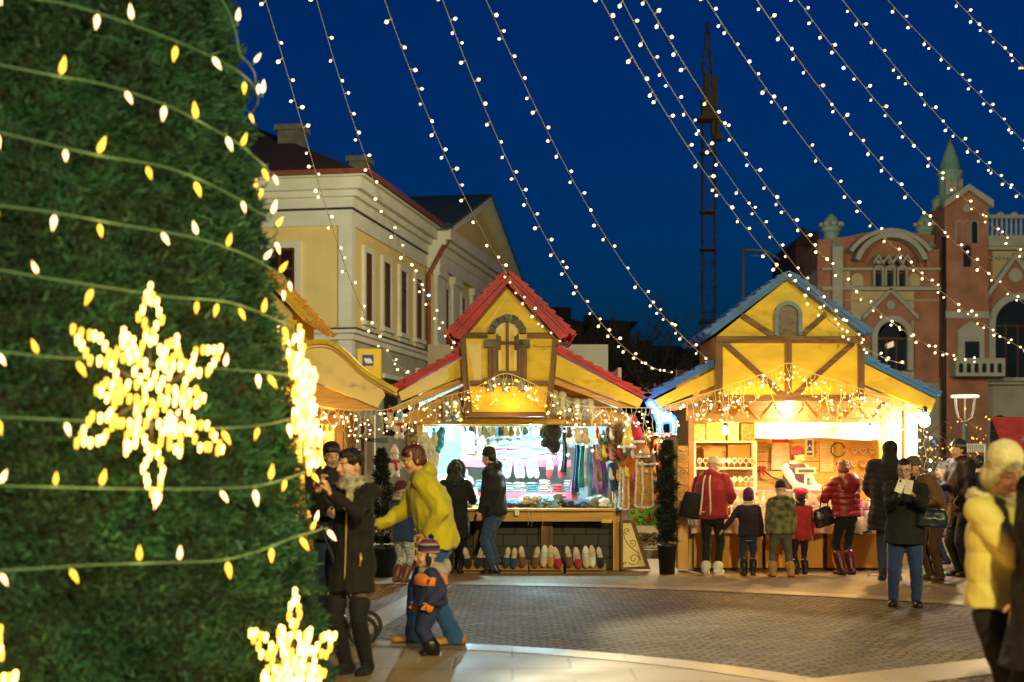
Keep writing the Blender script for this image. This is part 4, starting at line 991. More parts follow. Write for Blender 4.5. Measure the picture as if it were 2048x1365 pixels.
# caps piled in rows on the upper shelf: one knitted cap, copied with its own band colour
def cap_pair(name, body, band):
    b = MB(); b.lathe((0, 0, 0), [(.072, 0), (.078, .012), (.078, .035), (.07, .055), (.045, .075), (.01, .083)], body, 14, sx=1.15, sy=.8)
    b2 = MB(); b2.lathe((0, 0, 0), [(.0805, .010), (.0825, .018), (.0825, .028), (.0795, .034)], band, 14, sx=1.15, sy=.8, caps=False)
    return b.mesh(name), b2.mesh('band')
kinds = [(W_, GRY, 'grey'), (W_, TEAL, 'teal'), (W_, RD_, 'red'), (CR, LIL, 'lilac'), (W_, SKY, 'light blue'), (GRY, W_, 'white'), (W_, MAG, 'magenta')]
KM = [cap_pair('knitted_cap', a, b_) + (nm,) for a, b_, nm in kinds]
x0, x1, z, Y = SHF[0]
for row in range(4):
    n = 9 - (row > 2)
    for i in range(n):
        k = (i * 3 + row * 2) % 7
        x = x0 + .1 + i * .182 + (row % 2) * .04; yy = Y + .1 + row * .02
        t = thing('knitted_beanie', (x, yy, z + .002 + row * .070), f"knitted beanie with {KM[k][2]} band, {ORD[i]} from left, {['lowest', 'second', 'third', 'top'][row]} layer on upper shelf", 'beanie', 'knitted beanies stacked on the upper shelf')
        t.rotation_euler = (rnd.uniform(-.06, .3), rnd.uniform(-.2, .2), rnd.uniform(-.5, .5)); t.scale = (1.25,) * 3
        for nm, me in (('cap_body', KM[k][0]), ('band', KM[k][1])):
            o = bpy.data.objects.new(nm, me); COL.objects.link(o); o.parent = t
# slippers: one model, in several colours
def slipper(name, up, lining, sole):
    b = MB(); b.loft([[(sx * .042 * k * math.cos(a), zz, .13 * math.sin(a) * (k * .15 + .85) + .13) for a in [2 * math.pi * j / 18 for j in range(18)]] for sx, zz, k in ((1, 0, 1), (1, -.02, 1.03))], sole)
    u = MB(); u.ell((0, -.03, .075), (.044, .035, .075), up, n=14, k=8); u2 = MB(); u2.ell((0, -.035, .13), (.034, .03, .028), lining, n=12, k=7); u3 = MB(); u3.ell((0, -.021, .185), (.033, .012, .062), lining, n=12, k=7)
    r_ = [b.mesh('sole')]
    me = MB()
    for q in (u2, u3): me.add(q.v, q.f, lining, True)
    return [('sole', b.mesh('sole')), ('upper', u.mesh('upper')), ('lining', me.mesh('lining'))]
def place_slipper(kind, loc, rot, label, group):
    t = thing('slipper', loc, label, 'slipper', group); t.rotation_euler = rot; t.scale = (1.22,) * 3
    for nm, me in kind:
        o = bpy.data.objects.new(nm, me); COL.objects.link(o); o.parent = t
    return t
SK = {k: slipper('slipper', *v) for k, v in dict(dark=(BLK, CR, BLK), blue=(DB, CR, BLK), brown=(BRN, CR, BRN), cream=(CR, W_, CR), tan=(TAN, CR, CR), red=(RD_, CR, CR), white=(W_, CR, CR), check=(MAG, W_, W_), wblue=(W_, SKY, W_), wred=(RD_, W_, W_)).items()}
SN = dict(dark='black', blue='dark blue', brown='brown', cream='cream', tan='tan', red='red', white='white', check='magenta', wblue='white and light blue', wred='red and white')
boxes = [(915, 994, [(938, 'dark'), (957, 'dark'), (973, 'dark')], 'leftmost'), (996, 1056, [(1012, 'blue'), (1028, 'blue'), (1044, 'brown')], 'second'), (1058, 1127, [(1070, 'brown'), (1086, 'cream'), (1101, 'tan'), (1117, 'red')], 'third'), (1132, 1212, [(1137, 'brown'), (1155, 'red'), (1171, 'cream'), (1185, 'white'), (1200, 'dark')], 'rightmost')]
for a_, c_, sl, nm in boxes:
    Yb = 19.72; x0, _ = xz(a_, 0, Yb); x1, z1 = xz(c_, 1122, Yb); z1 = .13
    t = thing('cardboard_box', ((x0 + x1) / 2, Yb, 0), f'{nm} cardboard box of slippers on the ground under the red stall counter', 'cardboard box', 'slipper boxes under the counter')
    b = MB()
    b.box(x0, x1, Yb, Yb + .012, .005, z1 - .02, card); b.box(x0, x1, Yb + .3, Yb + .312, .005, z1 + .04, card); b.box(x0, x0 + .012, Yb + .012, Yb + .3, .005, z1, card); b.box(x1 - .012, x1, Yb + .012, Yb + .3, .005, z1, card); b.box(x0 + .012, x1 - .012, Yb + .012, Yb + .3, .005, .015, card)
    put('carton', b, t); b = MB(); b.obox(((x0 + x1) / 2, Yb - .03, z1 - .045), (x1 - x0 - .01, .012, .09), Euler((R(-35), 0, 0)).to_matrix(), card); put('flap', b, t)
    for i, (px, k) in enumerate(sl):
        x = xz(px, 0, 19.8)[0]
        place_slipper(SK[k], (x, 19.665 + rnd.uniform(-.01, .01), .055 + rnd.uniform(0, .035)), (R(rnd.uniform(-16, -8)), rnd.uniform(-.22, .22), rnd.uniform(-.45, .45)), f'{SN[k]} slipper standing {ORD[i]} from the left in the {nm} box', 'slippers standing in cardboard boxes')
# slippers hung under the upper shelf
for i, px in enumerate((1004, 1016, 1035, 1047, 1062, 1074, 1100, 1121)):
    k = 'wred' if px > 1095 else 'wblue'; p = at(px, 957, 21.5)
    place_slipper(SK[k], p, (R(8), rnd.uniform(-.25, .25), rnd.uniform(-.3, .3)), f'{SN[k]} slipper hung {ORD[i]} from the left under the upper pink shelf', 'slippers hung under the upper shelf')
for i, px in enumerate((931, 945, 960)):
    place_slipper(SK['wblue' if i != 1 else 'white'], at(px, 905 + i * 3, 21.4), (R(8), rnd.uniform(-.3, .3), 0), f'pale slipper hung {ORD[i]} from the left by the cold bulb', 'pale slippers hung by the bulb')
# heaps of knitwear on the counter
heap = [(905, 1012, BRN, 'brown folded caps heap beside the dark hooded shopper'), (1030, 1008, DB, 'dark blue knitted heap right of the man in the beanie'), (1050, 1012, W_, 'white mohair heap on the counter, left of the striped bundle'), (1078, 1010, W_, 'white wool heap in the middle of the counter'), (1093, 1003, SKY, 'pale blue wool heap rising behind the white one'), (1108, 1012, GRY, 'grey knit heap at the middle of the counter'), (1135, 1014, BLK, 'black patterned scarves lying flat on the counter'), (1165, 1013, DB, 'navy scarves spread at the right part of the counter'), (1195, 1012, GRY, 'grey striped scarves spread at the right counter end'), (1215, 1008, W_, 'white folded scarf at the counter corner'), (935, 1006, GRY, 'grey wool heap left of the man in the beanie'), (918, 1000, W_, 'white wool heap behind the hooded shopper')]
for i, (px, py, m, lab) in enumerate(heap):
    r_ = random.Random(i); Y = 20.45; c = at(px, py, Y); c.z = cnt_z + .003
    b = MB()
    for k in range(10): b.ell((c.x + r_.uniform(-.12, .12), Y + r_.uniform(-.12, .14), cnt_z + .02 + r_.uniform(0, .15 if m in (W_, SKY, GRY) else .06)), (r_.uniform(.05, .11), r_.uniform(.06, .12), r_.uniform(.025, .06)), m, Euler((0, r_.uniform(-.4, .4), r_.uniform(0, 3))).to_matrix())
    me = fuse(b, .014, 1, 'knitwear_heap', wr=.022, wf=45, seed=i, zmin=cnt_z + .002); tag(put('knitwear_heap', me, origin=c), lab, 'knitwear', 'knitwear heaps on the counter')
# folded things on the lower shelf
x0, x1, z, Y = SHF[1]
for i in range(9):
    m, nm = [(BLK, 'black'), (TEAL, 'teal patterned'), (W_, 'white'), (GRY, 'grey'), (W_, 'white'), (TEAL, 'teal'), (CR, 'cream'), (RD_, 'red'), (GRY, 'grey')][i]
    t = thing('folded_sweaters', (x0 + .1 + i * .19, Y + .2, z), f'{nm} stack of folded sweaters, {ORD[i]} from the left on the lower shelf', 'folded clothes', 'folded sweaters on the lower shelf')
    for k in range(rnd.choice((3, 4, 5))):
        b = MB(); b.ell(t.location + Vector((rnd.uniform(-.01, .01), 0, .02 + k * .036)), (.092, .13, .021), m if k % 2 == 0 else rnd.choice((W_, GRY, m)), n=16, k=7); put('sweater', b, t)
# wool heads/hats on the left side of the inside
for i, (px, py, m, nm) in enumerate(((905, 935, GRY, 'grey'), (925, 945, GRY, 'dark grey'), (893, 962, YEL, 'lime yellow'), (935, 962, W_, 'white'), (900, 985, W_, 'white'), (944, 985, CR, 'beige'), (925, 978, BRN, 'light brown'), (950, 1000, W_, 'white woolly'))):
    blob('knitted_hat', [(px, py, 12, 10, .08, m), (px, py + 6, 13, 5, .085, m)], 21.1, f'{nm} knitted hat, {ORD[i]} from the top of the column between the two shoppers', 'knitted hat', 'hats between the two shoppers', wr=.006, seed=i)
# pale socks and slippers pinned over the back wall
k = 0
for r_, py in enumerate((862, 884)):
    for c_ in range(12):
        px = 925 + c_ * 17.5 + (r_ % 2) * 8
        if r_ and c_ > 8: continue
        m, nm = [(W_, 'white'), (SKY, 'light blue'), (W_, 'white'), (CR, 'cream'), (TEAL, 'teal'), (W_, 'white'), (GRY, 'grey')][(c_ * 2 + r_ * 3) % 7]
        blob('knitted_sock', [(px, py, 4.6, 9, .03, m), (px + 3.5, py + 8, 6.5, 4.5, .035, m)], 22.3, f'{nm} knitted sock, {ORD[c_]} from the left in the {["upper", "lower"][r_]} row on the back wall', 'sock', 'socks pinned on the back wall', wr=.004, seed=k, voxel=.016); k += 1
# small things hanging from the front rail
for i, (px, m, nm, L) in enumerate(((868, TEAL, 'teal', 34), (884, DB, 'navy', 26), (941, BLK, 'black', 12), (958, W_, 'white', 26), (972, GRY, 'grey', 30), (984, W_, 'white', 24), (1000, DB, 'navy', 22), (1012, CR, 'cream', 26), (1022, BRN, 'brown', 22), (1036, W_, 'white', 24), (1050, DB, 'dark blue', 20), (1128, BLK, 'black', 34), (1138, BRN, 'brown', 26))):
    Y = 20.62; t = None
    o = blob('hanging_mitten', [(px, 853 + L * .55, 5.5, L * .42, .025, m), (px + 5, 853 + L * .6, 3, 6, .02, m), (px, 854 + L * .15, 4.5, 5, .022, m)], Y, f'{nm} mitten hanging {ORD[i]} from the left on the front rail', 'mitten', 'mittens hanging on the front rail', wr=.004, seed=i)
# black ushanka hat
t = thing('fur_hat', at(1101, 870, 20.5), 'big black hat with ear flaps hanging beside the right cold bulb', 'hat')
me = fuse(MB().ell(at(1101, 866, 20.5), (.17, .12, .16), BLK).ell(at(1108, 893, 20.5), (.10, .05, .12), BLK).ell(at(1088, 886, 20.5), (.06, .05, .08), BLK), .018, 3, 'crown', wr=.02, wf=40); put('crown', me, t)
b = MB(); b.tube([at(1101, 852, 20.5), at(1101, 842, 20.5)], .005, blk, 5)
for x in (1104, 1113): b.tube([at(x, 905, 20.48), at(x + 2, 914, 20.46), at(x - 1, 922, 20.48)], .006, BLK, 5)
put('cord', b, t)
# scarves
for i, (px, y0, y1, m, nm, w_) in enumerate(((1128, 880, 945, BLK, 'black', 5), (1153, 890, 985, DB, 'navy', 6), (1163, 892, 975, TEAL, 'teal striped', 6), (1174, 890, 960, W_, 'white', 6), (1183, 893, 1000, SKY, 'light blue', 7), (1193, 890, 978, LIL, 'lilac', 8), (1205, 905, 990, MAG, 'magenta', 6), (1215, 935, 1015, SKY, 'blue', 7), (1224, 930, 1010, W_, 'white patterned', 7), (1148, 950, 1008, PNK, 'pink', 7), (1234, 940, 1020, DB, 'dark blue', 7))):
    Y = 20.75 - (i % 3) * .09; b = MB(); rings = []
    for k in range(9):
        t_ = k / 8; c = at(px + 2 * math.sin(t_ * 4 + i), y0 + (y1 - y0) * t_, Y); ww = w_ * Y / F * (.75 + .5 * t_)
        rings.append([(c.x + ww * math.cos(a), c.y + .022 * math.sin(a) + .012 * math.sin(a * 5 + i), c.z) for a in [2 * math.pi * j / 16 for j in range(16)]])
    b.loft(rings, m); t = thing('scarf', at(px, y0, Y), f'{nm} scarf hanging {ORD[i]} among the scarves on the right of the red stall', 'scarf', 'scarves hanging in the red stall'); put('cloth', b, t)
    b = MB()
    for k in range(8): p = at(px - w_ + w_ * 2 * k / 7, y1, Y); b.tube([p, p - Vector((0, 0, .045))], .004, m, 4)
    put('fringe', b, t)
# fur slippers, boots and hats hanging outside on the right and on the gable
def furthing(i, px, py, w_, h, Y, m, nm, m2=None):
    o = blob('fur_slipper', [(px, py, w_, h * .5, .07, m), (px + w_ * .3, py + h * .3, w_ * 1.15, h * .22, .08, m), (px - 1, py - h * .33, w_ * 1.1, h * .2, .08, m)], Y, nm, 'fur slipper', 'fur slippers hanging on the red stall', wr=.02, wf=55, seed=i, voxel=.013)
    return o
for i, (px, py, w_, h, m, nm) in enumerate(((893, 822, 10, 42, furg, 'greyish fur slipper hanging left of the other one under the left roof slope'), (912, 820, 10, 44, furw, 'pale fur slipper hanging close to the left side of the dormer'), (1109, 806, 9, 52, furg, 'grey fur boot hanging nearest the right side of the dormer'), (1125, 808, 9, 50, furw, 'tall black and white fur boot hanging second from the dormer'), (1134, 815, 8, 40, furg, 'short grey fur boot hanging between the tall boots and the furry mitts'), (1154, 818, 9, 42, furw, 'cream fur slipper hanging third from the right under the right roof slope'), (1168, 820, 9, 46, furg, 'grey fur slipper hanging second from the right under the right roof slope'), (1181, 820, 9, 48, furw, 'white fur slipper hanging last under the right roof slope'), (1156, 872, 9, 32, CR, 'tan sheepskin mitten hanging under the rail'), (1170, 872, 8, 32, CR, 'sheepskin mitten hanging beside its twin above the scarves'), (1206, 898, 10, 56, furb, 'brown fur boot hanging left of the taller brown boots'), (1222, 888, 10, 70, furb, 'tall brown fur boot in the middle of the three brown boots'), (1240, 885, 11, 76, furb, 'longest brown fur boot of the three brown boots'), (1227, 955, 12, 60, DB, 'dark blue patterned felt boot hanging in front of the white scarf'), (1236, 1000, 8, 50, GRY, 'small grey felt boot hanging lowest at the stall corner'))):
    furthing(i, px, py, w_, h, 20.15 if py > 840 else 20.1, m, nm)
# fur vests on the outside of the right post
for i, (px, y0, y1, w_, Y, nm) in enumerate(((1248, 935, 1018, 9, 20.0, 'narrow orange suede vest with fur edges next to the post'), (1288, 918, 1014, 17, 19.9, 'wide orange suede vest with cream fur edges, outermost on the right'))):
    t = thing('fur_vest', at(px, y0, Y), nm, 'vest', 'fur vests on the right side of the red stall')
    b = MB(); rings = []
    for k in range(9):
        t_ = k / 8; c = at(px, y0 + (y1 - y0) * t_, Y); ww = w_ * Y / F * (.75 + .35 * t_) * (1.1 if k else .6)
        rings.append([(c.x + ww * math.cos(a), c.y + .07 * math.sin(a), c.z) for a in [2 * math.pi * j / 18 for j in range(18)]])
    b.loft(rings, SUEDE); me = fuse(b, .015, 2, 'suede', wr=.015, wf=20, seed=i); put('suede', me, t)
    b = MB()
    for sx in (-1, 1): b.tube([at(px + sx * w_ * (.8 + .03 * k), y0 + (y1 - y0) * k / 9, Y - .03) for k in range(10)], .024, furw, 8)
    b.tube([at(px - w_ * .2, y0 + 4, Y - .085), at(px - w_ * .15, y1 - 20, Y - .09), at(px - w_ * .3, y1 - 2, Y - .09)], .022, furw, 8); b.tube([at(px - w_, y1, Y - .04), at(px, y1 + 2, Y - .08), at(px + w_, y1, Y - .04)], .025, furw, 8)
    me = fuse(b, .011, 0, 'fur_trim', wr=.016, wf=70, seed=i); put('fur_trim', me, t)
# a dense cluster of small goods round the corner post
r_ = random.Random(77); gl_ = [(RD_, 'red'), (YEL, 'yellow'), (furw, 'cream'), (BRN, 'brown'), (TEAL, 'teal'), (PNK, 'pink'), (SUEDE, 'orange'), (DB, 'navy'), (W_, 'white')]
for i in range(24):
    px = 1194 + (i % 8) * 14.5 + r_.uniform(-2, 2); row = i // 8; py = (868, 905, 948)[row] + r_.uniform(-6, 6); m, nm = gl_[(i * 4 + row) % 9]
    blob('hanging_trinket', [(px, py, 4.5, 10, .035, m), (px + 3, py + 9, 5.5, 5, .04, m), (px - 1, py - 9, 2.5, 5, .02, m)], 20.02 - .04 * (i % 3), f'{nm} woollen trinket, {ORD[i % 8]} from the left in the {["top", "middle", "bottom"][row]} row by the corner post', 'trinket', 'woollen trinkets by the corner post', wr=.008, seed=i + 200)
# festive hats with fur brims
for i, (px, py, m, nm) in enumerate(((1274, 870, RD_, 'red pointed hat with cream brim hanging highest by the red stall corner'), (1257, 880, YEL, 'yellow pointed hat hanging left of the red pointed one'), (1288, 905, TAN, 'tan fur hat with cream pompoms above the wide vest'), (1300, 920, BRN, 'brown fur hat at the far right of the hanging goods'))):
    Y = 19.85; t = thing('festive_hat', at(px, py, Y), nm, 'hat', 'brimmed hats at the red stall corner')
    b = MB(); c = at(px, py, Y); b.lathe(c, [(.08, -.1), (.085, 0), (.06, .12), (.03, .24), (.005, .32)] if i < 2 else [(.10, -.06), (.09, 0), (.06, .07), (.01, .1)], m, 14, M=Euler((0, R(8 * (i - 1)), 0)).to_matrix()); put('crown', b, t)
    b = MB(); b.tube([c + Vector((.095 * math.cos(a), .08 * math.sin(a), -.1 if i < 2 else -.06)) for a in [k * .52 for k in range(12)]], .028, furw, 8, closed=True); b.ell(c + Vector((-.06, -.05, -.16)), (.03, .03, .03), furw); put('fur_brim', fuse(b, .011, 0, 'fur_brim', wr=.01, wf=60), t)
# plush dolls and fluffy goods at the left of the red stall
def snowman(px, py, s, Y, nm, hatm, scarfm):
    t = thing('plush_doll', at(px, py, Y), nm, 'plush toy', 'plush dolls hanging left of the red stall'); k = Y / F * s
    c = at(px, py, Y); b = MB(); b.ell(c, (11 * k, 9 * k, 13 * k), furw); b.ell(c + Vector((0, 0, 19 * k)), (9 * k, 8 * k, 9 * k), furw)
    for sx in (-1, 1): b.ell(c + Vector((sx * 11 * k, -.02, 4 * k)), (4 * k, 4 * k, 8 * k), furw); b.ell(c + Vector((sx * 6 * k, -.03, -14 * k)), (5 * k, 6 * k, 6 * k), furw)
    put('body', fuse(b, .01, 1, 'body', wr=.008, wf=60), t)
    b = MB(); b.lathe(c + Vector((0, 0, 24 * k)), [(9.5 * k, 0), (7 * k, 8 * k), (2 * k, 18 * k)], hatm, 12); put('hat', b, t)
    b = MB(); b.tube([c + Vector((9 * k * math.cos(a), 8 * k * math.sin(a), 11 * k)) for a in [j * .6 for j in range(11)]], 3 * k, scarfm, 7, closed=True); b.cap(c + Vector((3 * k, -9 * k, 9 * k)), c + Vector((5 * k, -10 * k, -3 * k)), 2.5 * k, 3 * k, scarfm); put('scarf', b, t)
    b = MB()
    for sx in (-1, 1): b.ell(c + Vector((sx * 3.2 * k, -7.8 * k, 21 * k)), (1 * k,) * 3, blk)
    b.cap(c + Vector((0, -7.8 * k, 18.5 * k)), c + Vector((0, -12 * k, 18 * k)), 1.3 * k, .4 * k, SUEDE); put('face', b, t)
snowman(799, 860, 1.0, 19.9, 'plush doll with a blue hat hanging highest left of the fur coats', SKY, RD_); snowman(780, 845, .8, 20.0, 'smaller plush doll with a red hat half behind the icicle lights', RD_, CR); snowman(789, 935, 1.1, 19.7, 'plush doll with red scarf level with the auburn haired woman', CR, RD_); snowman(776, 990, .9, 19.8, 'lowest cream plush doll by the potted conifer', furb, CR)
for i, (px, py, w_, h, m, nm) in enumerate(((822, 880, 14, 50, furb, 'mottled brown fur pelt hanging left of the red stall opening'), (845, 900, 16, 55, furw, 'white sheepskin hanging at the left edge of the opening'), (868, 905, 14, 60, furw, 'white sheepskin lit by the left cold bulb'), (880, 880, 10, 40, TEAL, 'teal sheepskin behind the left cold bulb'))):
    blob('sheepskin', [(px, py, w_, h * .6, .05, m), (px - 5, py + h * .5, w_ * .8, h * .3, .06, m), (px + 4, py - h * .4, w_ * .8, h * .3, .05, m)], 20.2, nm, 'sheepskin', 'sheepskins beside the opening', wr=.03, wf=35, seed=i + 40, voxel=.016)
# thread ends and price tags on the counter edge
b = MB(); p = at(1034, 1024, RY - .47); b.box(p.x - .03, p.x + .03, p.y - .004, p.y, p.z - .05, p.z + .02, whitep); tag(put('price_tag', b, origin=p), 'white paper price tag hanging on the counter edge', 'price tag')
b = MB()
for x, L in ((1057, 22), (1064, 24), (1085, 34)): b.tube([at(x, 1020, RY - .46), at(x + 1, 1030 + L * .3, RY - .47), at(x - 1, 1030 + L, RY - .46)], .004, CR, 4)
tag(put('loose_ties', b), 'three cream cap ties dangling over the front edge of the counter', 'ties')

# ------------------------------------------------------------------ goods of the blue stall
SH2 = thing('shelf_unit', at(1447, 1010, 21.7), 'white shelf unit full of sweets behind the red jacket shopper', 'shelf'); ZT = xz(0, 882, 21.7)[1]
b = MB(); xa, xb = xz(1388, 0, 21.7)[0], xz(1510, 0, 21.7)[0]
for x in (xa, xb): b.box(x - .03, x + .03, 21.7, 22.1, .75, ZT, whitep)
put('upright', b, SH2)
SZ = []
for py in (882, 935, 975, 1012):
    z = xz(0, py, 21.7)[1]; b = MB(); b.box(xa - .02, xb + .02, 21.695, 22.12, z - .03, z, whitep); put('shelf_board', b, SH2); SZ.append(z)
def goods_box(px0, px1, py0, zb, Y, d, m, nm, cat='box', group=None, lid=False):
    x0, z1 = xz(px0, py0, Y); x1 = xz(px1, 0, Y)[0]; b = MB(); b.box(x0, x1, Y, Y + d, zb + .003, z1, m)
    if lid:
        b.obox(((x0 + x1) / 2 - (x1 - x0) * .35, Y - .02, z1 + .02), ((x1 - x0) * .5, d * .8, .008), Euler((.3, -.4, 0)).to_matrix(), m)
    o = put('box', b, origin=((x0 + x1) / 2, Y, zb)); tag(o, nm, cat, group); return o
pac = mat('packet_yellow', (.75, .55, .15), .4, .3, 12); pac2 = mat('packet_pattern', (.7, .45, .3), .4, .7, 20, col2=(.35, .5, .2))
goods_box(1388, 1411, 848, SZ[0], 21.75, .2, pac2, 'patterned packet at the left end on top of the white shelf unit'); goods_box(1413, 1450, 846, SZ[0], 21.8, .25, pac, 'yellow box on top of the white shelf unit'); goods_box(1456, 1478, 845, SZ[0], 21.8, .2, whitep, 'white tall packet on top of the white shelf unit'); goods_box(1482, 1510, 848, SZ[0], 21.78, .2, pac2, 'green and orange packet right on top of the shelf unit')
goods_box(1408, 1444, 897, SZ[1], 21.8, .25, card, 'open cardboard box on the upper shelf of sweets', lid=True); goods_box(1456, 1500, 890, SZ[1], 21.85, .22, card, 'closed cardboard box on the upper shelf of sweets')
cols = [(PNK, 'pink'), (SKY, 'blue'), (YEL, 'yellow'), (RD_, 'red'), (TEAL, 'turquoise'), (W_, 'white'), (TAN, 'orange')]
def lolly(x, y, z, m, nm, k):
    t = thing('lollipop', (x, y, z), nm, 'lollipop', 'lollipops on the sweets stall'); b = MB(); b.tube([(x, y, z), (x, y, z + .09)], .004, whitep, 5); put('stick', b, t)
    b = MB(); b.ell((x, y, z + .12), (.036, .012, .04), m, n=12, k=7); b.tube([(x + .036 * math.cos(a), y - .004, z + .12 + .04 * math.sin(a)) for a in [j * .63 for j in range(10)]], .006, whitep, 5, closed=True); put('candy', b, t)
i = 0
for r_, (zz, n, off) in enumerate(((SZ[1], 10, -.10), (SZ[2], 10, -.04))):
    for k in range(n):
        m, cn_ = cols[(k * 3 + r_) % 7]; lolly(xa + .08 + k * .088, 21.66 + off * .2, zz - (.02 if r_ == 0 else 0), m, f'{cn_} lollipop, {ORD[k]} from the left in the {"upper" if r_ == 0 else "lower"} row of the shelf unit', k)
for k in range(11):
    x = xa + .06 + k * .098; z = SZ[3]; m = cols[(k * 2) % 7][0]
    t = thing('sweet_bag', (x, 21.6, z), f'clear bag of sweets with a red tie, {ORD[k]} from the left behind the counter glass', 'sweet bag', 'bags of sweets in a row')
    b = MB(); b.ell((x, 21.6, z + .08), (.036, .03, .08), [CR, W_, PNK][k % 3], n=12, k=8); put('bag', b, t); b = MB(); b.lathe((x, 21.6, z + .15), [(.012, 0), (.03, .05), (.002, .055)], RD_ if k % 2 else CR, 8); put('tie', b, t)
# glass counter case
GC = thing('glass_counter', (at(1560, 0, 20.3).x, 20.3, zc), 'glass display case of cakes standing on the counter of the blue stall', 'display case')
xa2, xb2, zt2 = xz(1462, 0, 20.3)[0], xz(1712, 0, 20.3)[0], xz(0, 981, 20.3)[1]
b = MB(); b.box(xa2, xb2, 20.28, 20.29, zc, zt2, glass('case_glass')); b.box(xa2, xb2, 20.29, 20.7, zt2 - .01, zt2, glass('case_glass')); put('glass', b, GC)
b = MB()
for z in (zt2, zc + .16, zc + .02): b.box(xa2 - .01, xb2 + .01, 20.27, 20.275, z - .008, z + .012, whitep)
for x in (xa2, (xa2 + xb2) / 2, xb2): b.box(x - .01, x + .01, 20.262, 20.27, zc, zt2, whitep)
put('frame', b, GC)
b = MB(); b.box(xa2 + .02, xb2 - .02, 20.32, 20.68, zc + .15, zc + .16, whitep); put('shelf', b, GC)
ck = mat('cake_brown', (.30, .14, .05), .7, .5, 14, .4, 40, col2=(.6, .4, .2))
for r_, z in enumerate((zc + .003, zc + .163)):
    for k in range(11):
        x = xa2 + .1 + k * .158
        if x > xb2 - .05: continue
        b = MB(); b.lathe((x, 20.45, z), [(.06, 0), (.065, .02), (.062, .05), (.05, .07), (.02, .075)] if (k + r_) % 3 else [(.07, 0), (.07, .03), (.068, .034), (.02, .036)], ck if k % 4 else CR, 14, sx=1.05); tag(put('cake', b, origin=(x, 20.45, z)), f'brown cake, {ORD[k]} from the left on the {"lower" if r_ == 0 else "upper"} level of the glass case', 'cake', 'cakes in the glass case')
# baskets and jars at the right end
for k, (px, py) in enumerate(((1718, 1024), (1732, 1020), (1745, 1026), (1722, 1000), (1738, 996), (1752, 1004))):
    Y = 20.2; c = at(px, py, Y); z = zc + .003 + (.13 if k > 2 else 0)
    t = thing('sweet_jar', (c.x, Y + (k > 2) * .04, z), f'{["green", "red", "pink", "orange", "yellow", "clear"][k]} topped jar of sweets in the {"lower" if k < 3 else "upper"} row at the right counter end', 'jar', 'jars at the right counter end')
    b = MB(); b.lathe((c.x, Y + (k > 2) * .04, z), [(.045, 0), (.05, .02), (.05, .09), (.04, .105)], [PNK, W_, CR][k % 3], 12); put('jar_body', b, t)
    b = MB(); b.lathe((c.x, Y + (k > 2) * .04, z + .1), [(.046, 0), (.046, .025), (.02, .028)], [mat('lid_green', (.03, .3, .06), .4), RD_, PNK, TAN, YEL, whitep][k], 12); put('lid', b, t)
for k in range(9):
    px = 1708 + (k % 3) * 18; py = 902 + (k // 3) * 26; p = at(px, py, 22.1)
    t = thing('gingerbread_heart', p, f'orange gingerbread heart hung {["left", "middle", "right"][k % 3]} in the {["top", "middle", "bottom"][k // 3]} row at the right of the back wall', 'gingerbread', 'gingerbread hearts on the back wall')
    b = MB(); s_ = .06; b.prism([(p.x, p.z - s_), (p.x + s_, p.z + s_ * .2), (p.x + s_ * .8, p.z + s_ * .8), (p.x + s_ * .3, p.z + s_ * .85), (p.x, p.z + s_ * .45), (p.x - s_ * .3, p.z + s_ * .85), (p.x - s_ * .8, p.z + s_ * .8), (p.x - s_, p.z + s_ * .2)], 22.1, 22.13, TAN if k % 2 else ck); put('heart', b, t)
    b = MB(); b.tube([(p.x + .8 * s_ * math.sin(a) ** 3, 22.095, p.z + .055 * s_ * (13 * math.cos(a) - 5 * math.cos(2 * a) - 2 * math.cos(3 * a))) for a in [j * .393 for j in range(16)]], .005, W_, 5, closed=True); put('icing', b, t)
# banner with faint orange lettering, notices, wreath, garlands, scale
BN = thing('banner', at(1635, 845, 20.9), 'long white paper banner with faint orange writing hung across the sweets stall', 'banner')
b = MB(); n = 50; rows = []
for i in range(n + 1):
    t_ = i / n; px = 1510 + 250 * t_; sag = 3 * math.sin(t_ * 9) + 5 * t_
    rows.append([tuple(at(px, 845 + 1.2 * math.sin(t_ * 20), 20.9 + .015 * math.sin(t_ * 25))), tuple(at(px, 862, 20.91 + .015 * math.sin(t_ * 25 + 1))), tuple(at(px, 876 + sag * .6, 20.9 + .02 * math.sin(t_ * 22 + 2)))])
b.add([p for r_ in rows for p in r_], [(i * 3 + j, i * 3 + j + 1, (i + 1) * 3 + j + 1, (i + 1) * 3 + j) for i in range(n) for j in range(2)], mat('banner_paper', (.8, .76, .68), .6, .06, 3), True); put('paper', b, BN)
b = MB(); om = mat('faint_orange', (.78, .5, .3), .7, .05); r_ = random.Random(4)
for row, (xa_, xb_, py) in enumerate(((1590, 1665, 855), (1675, 1722, 856), (1525, 1600, 864), (1610, 1672, 865), (1680, 1735, 866))):
    x = xa_
    while x < xb_:
        h_ = 5; 
        if r_.random() > .15:
            bb(b, x, x + .8, py, py + h_, 20.872, .004, om)
            if r_.random() < .7: bb(b, x + .8, x + 3, py + r_.choice((0, 2, 4.2)), py + r_.choice((0, 2, 4.2)) + .8 if False else py + 5, 20.873, .003, om) if r_.random() < .12 else bb(b, x + .8, x + 3, py + 2, py + 2.8, 20.873, .003, om)
        x += 5
put('lettering', b, BN)
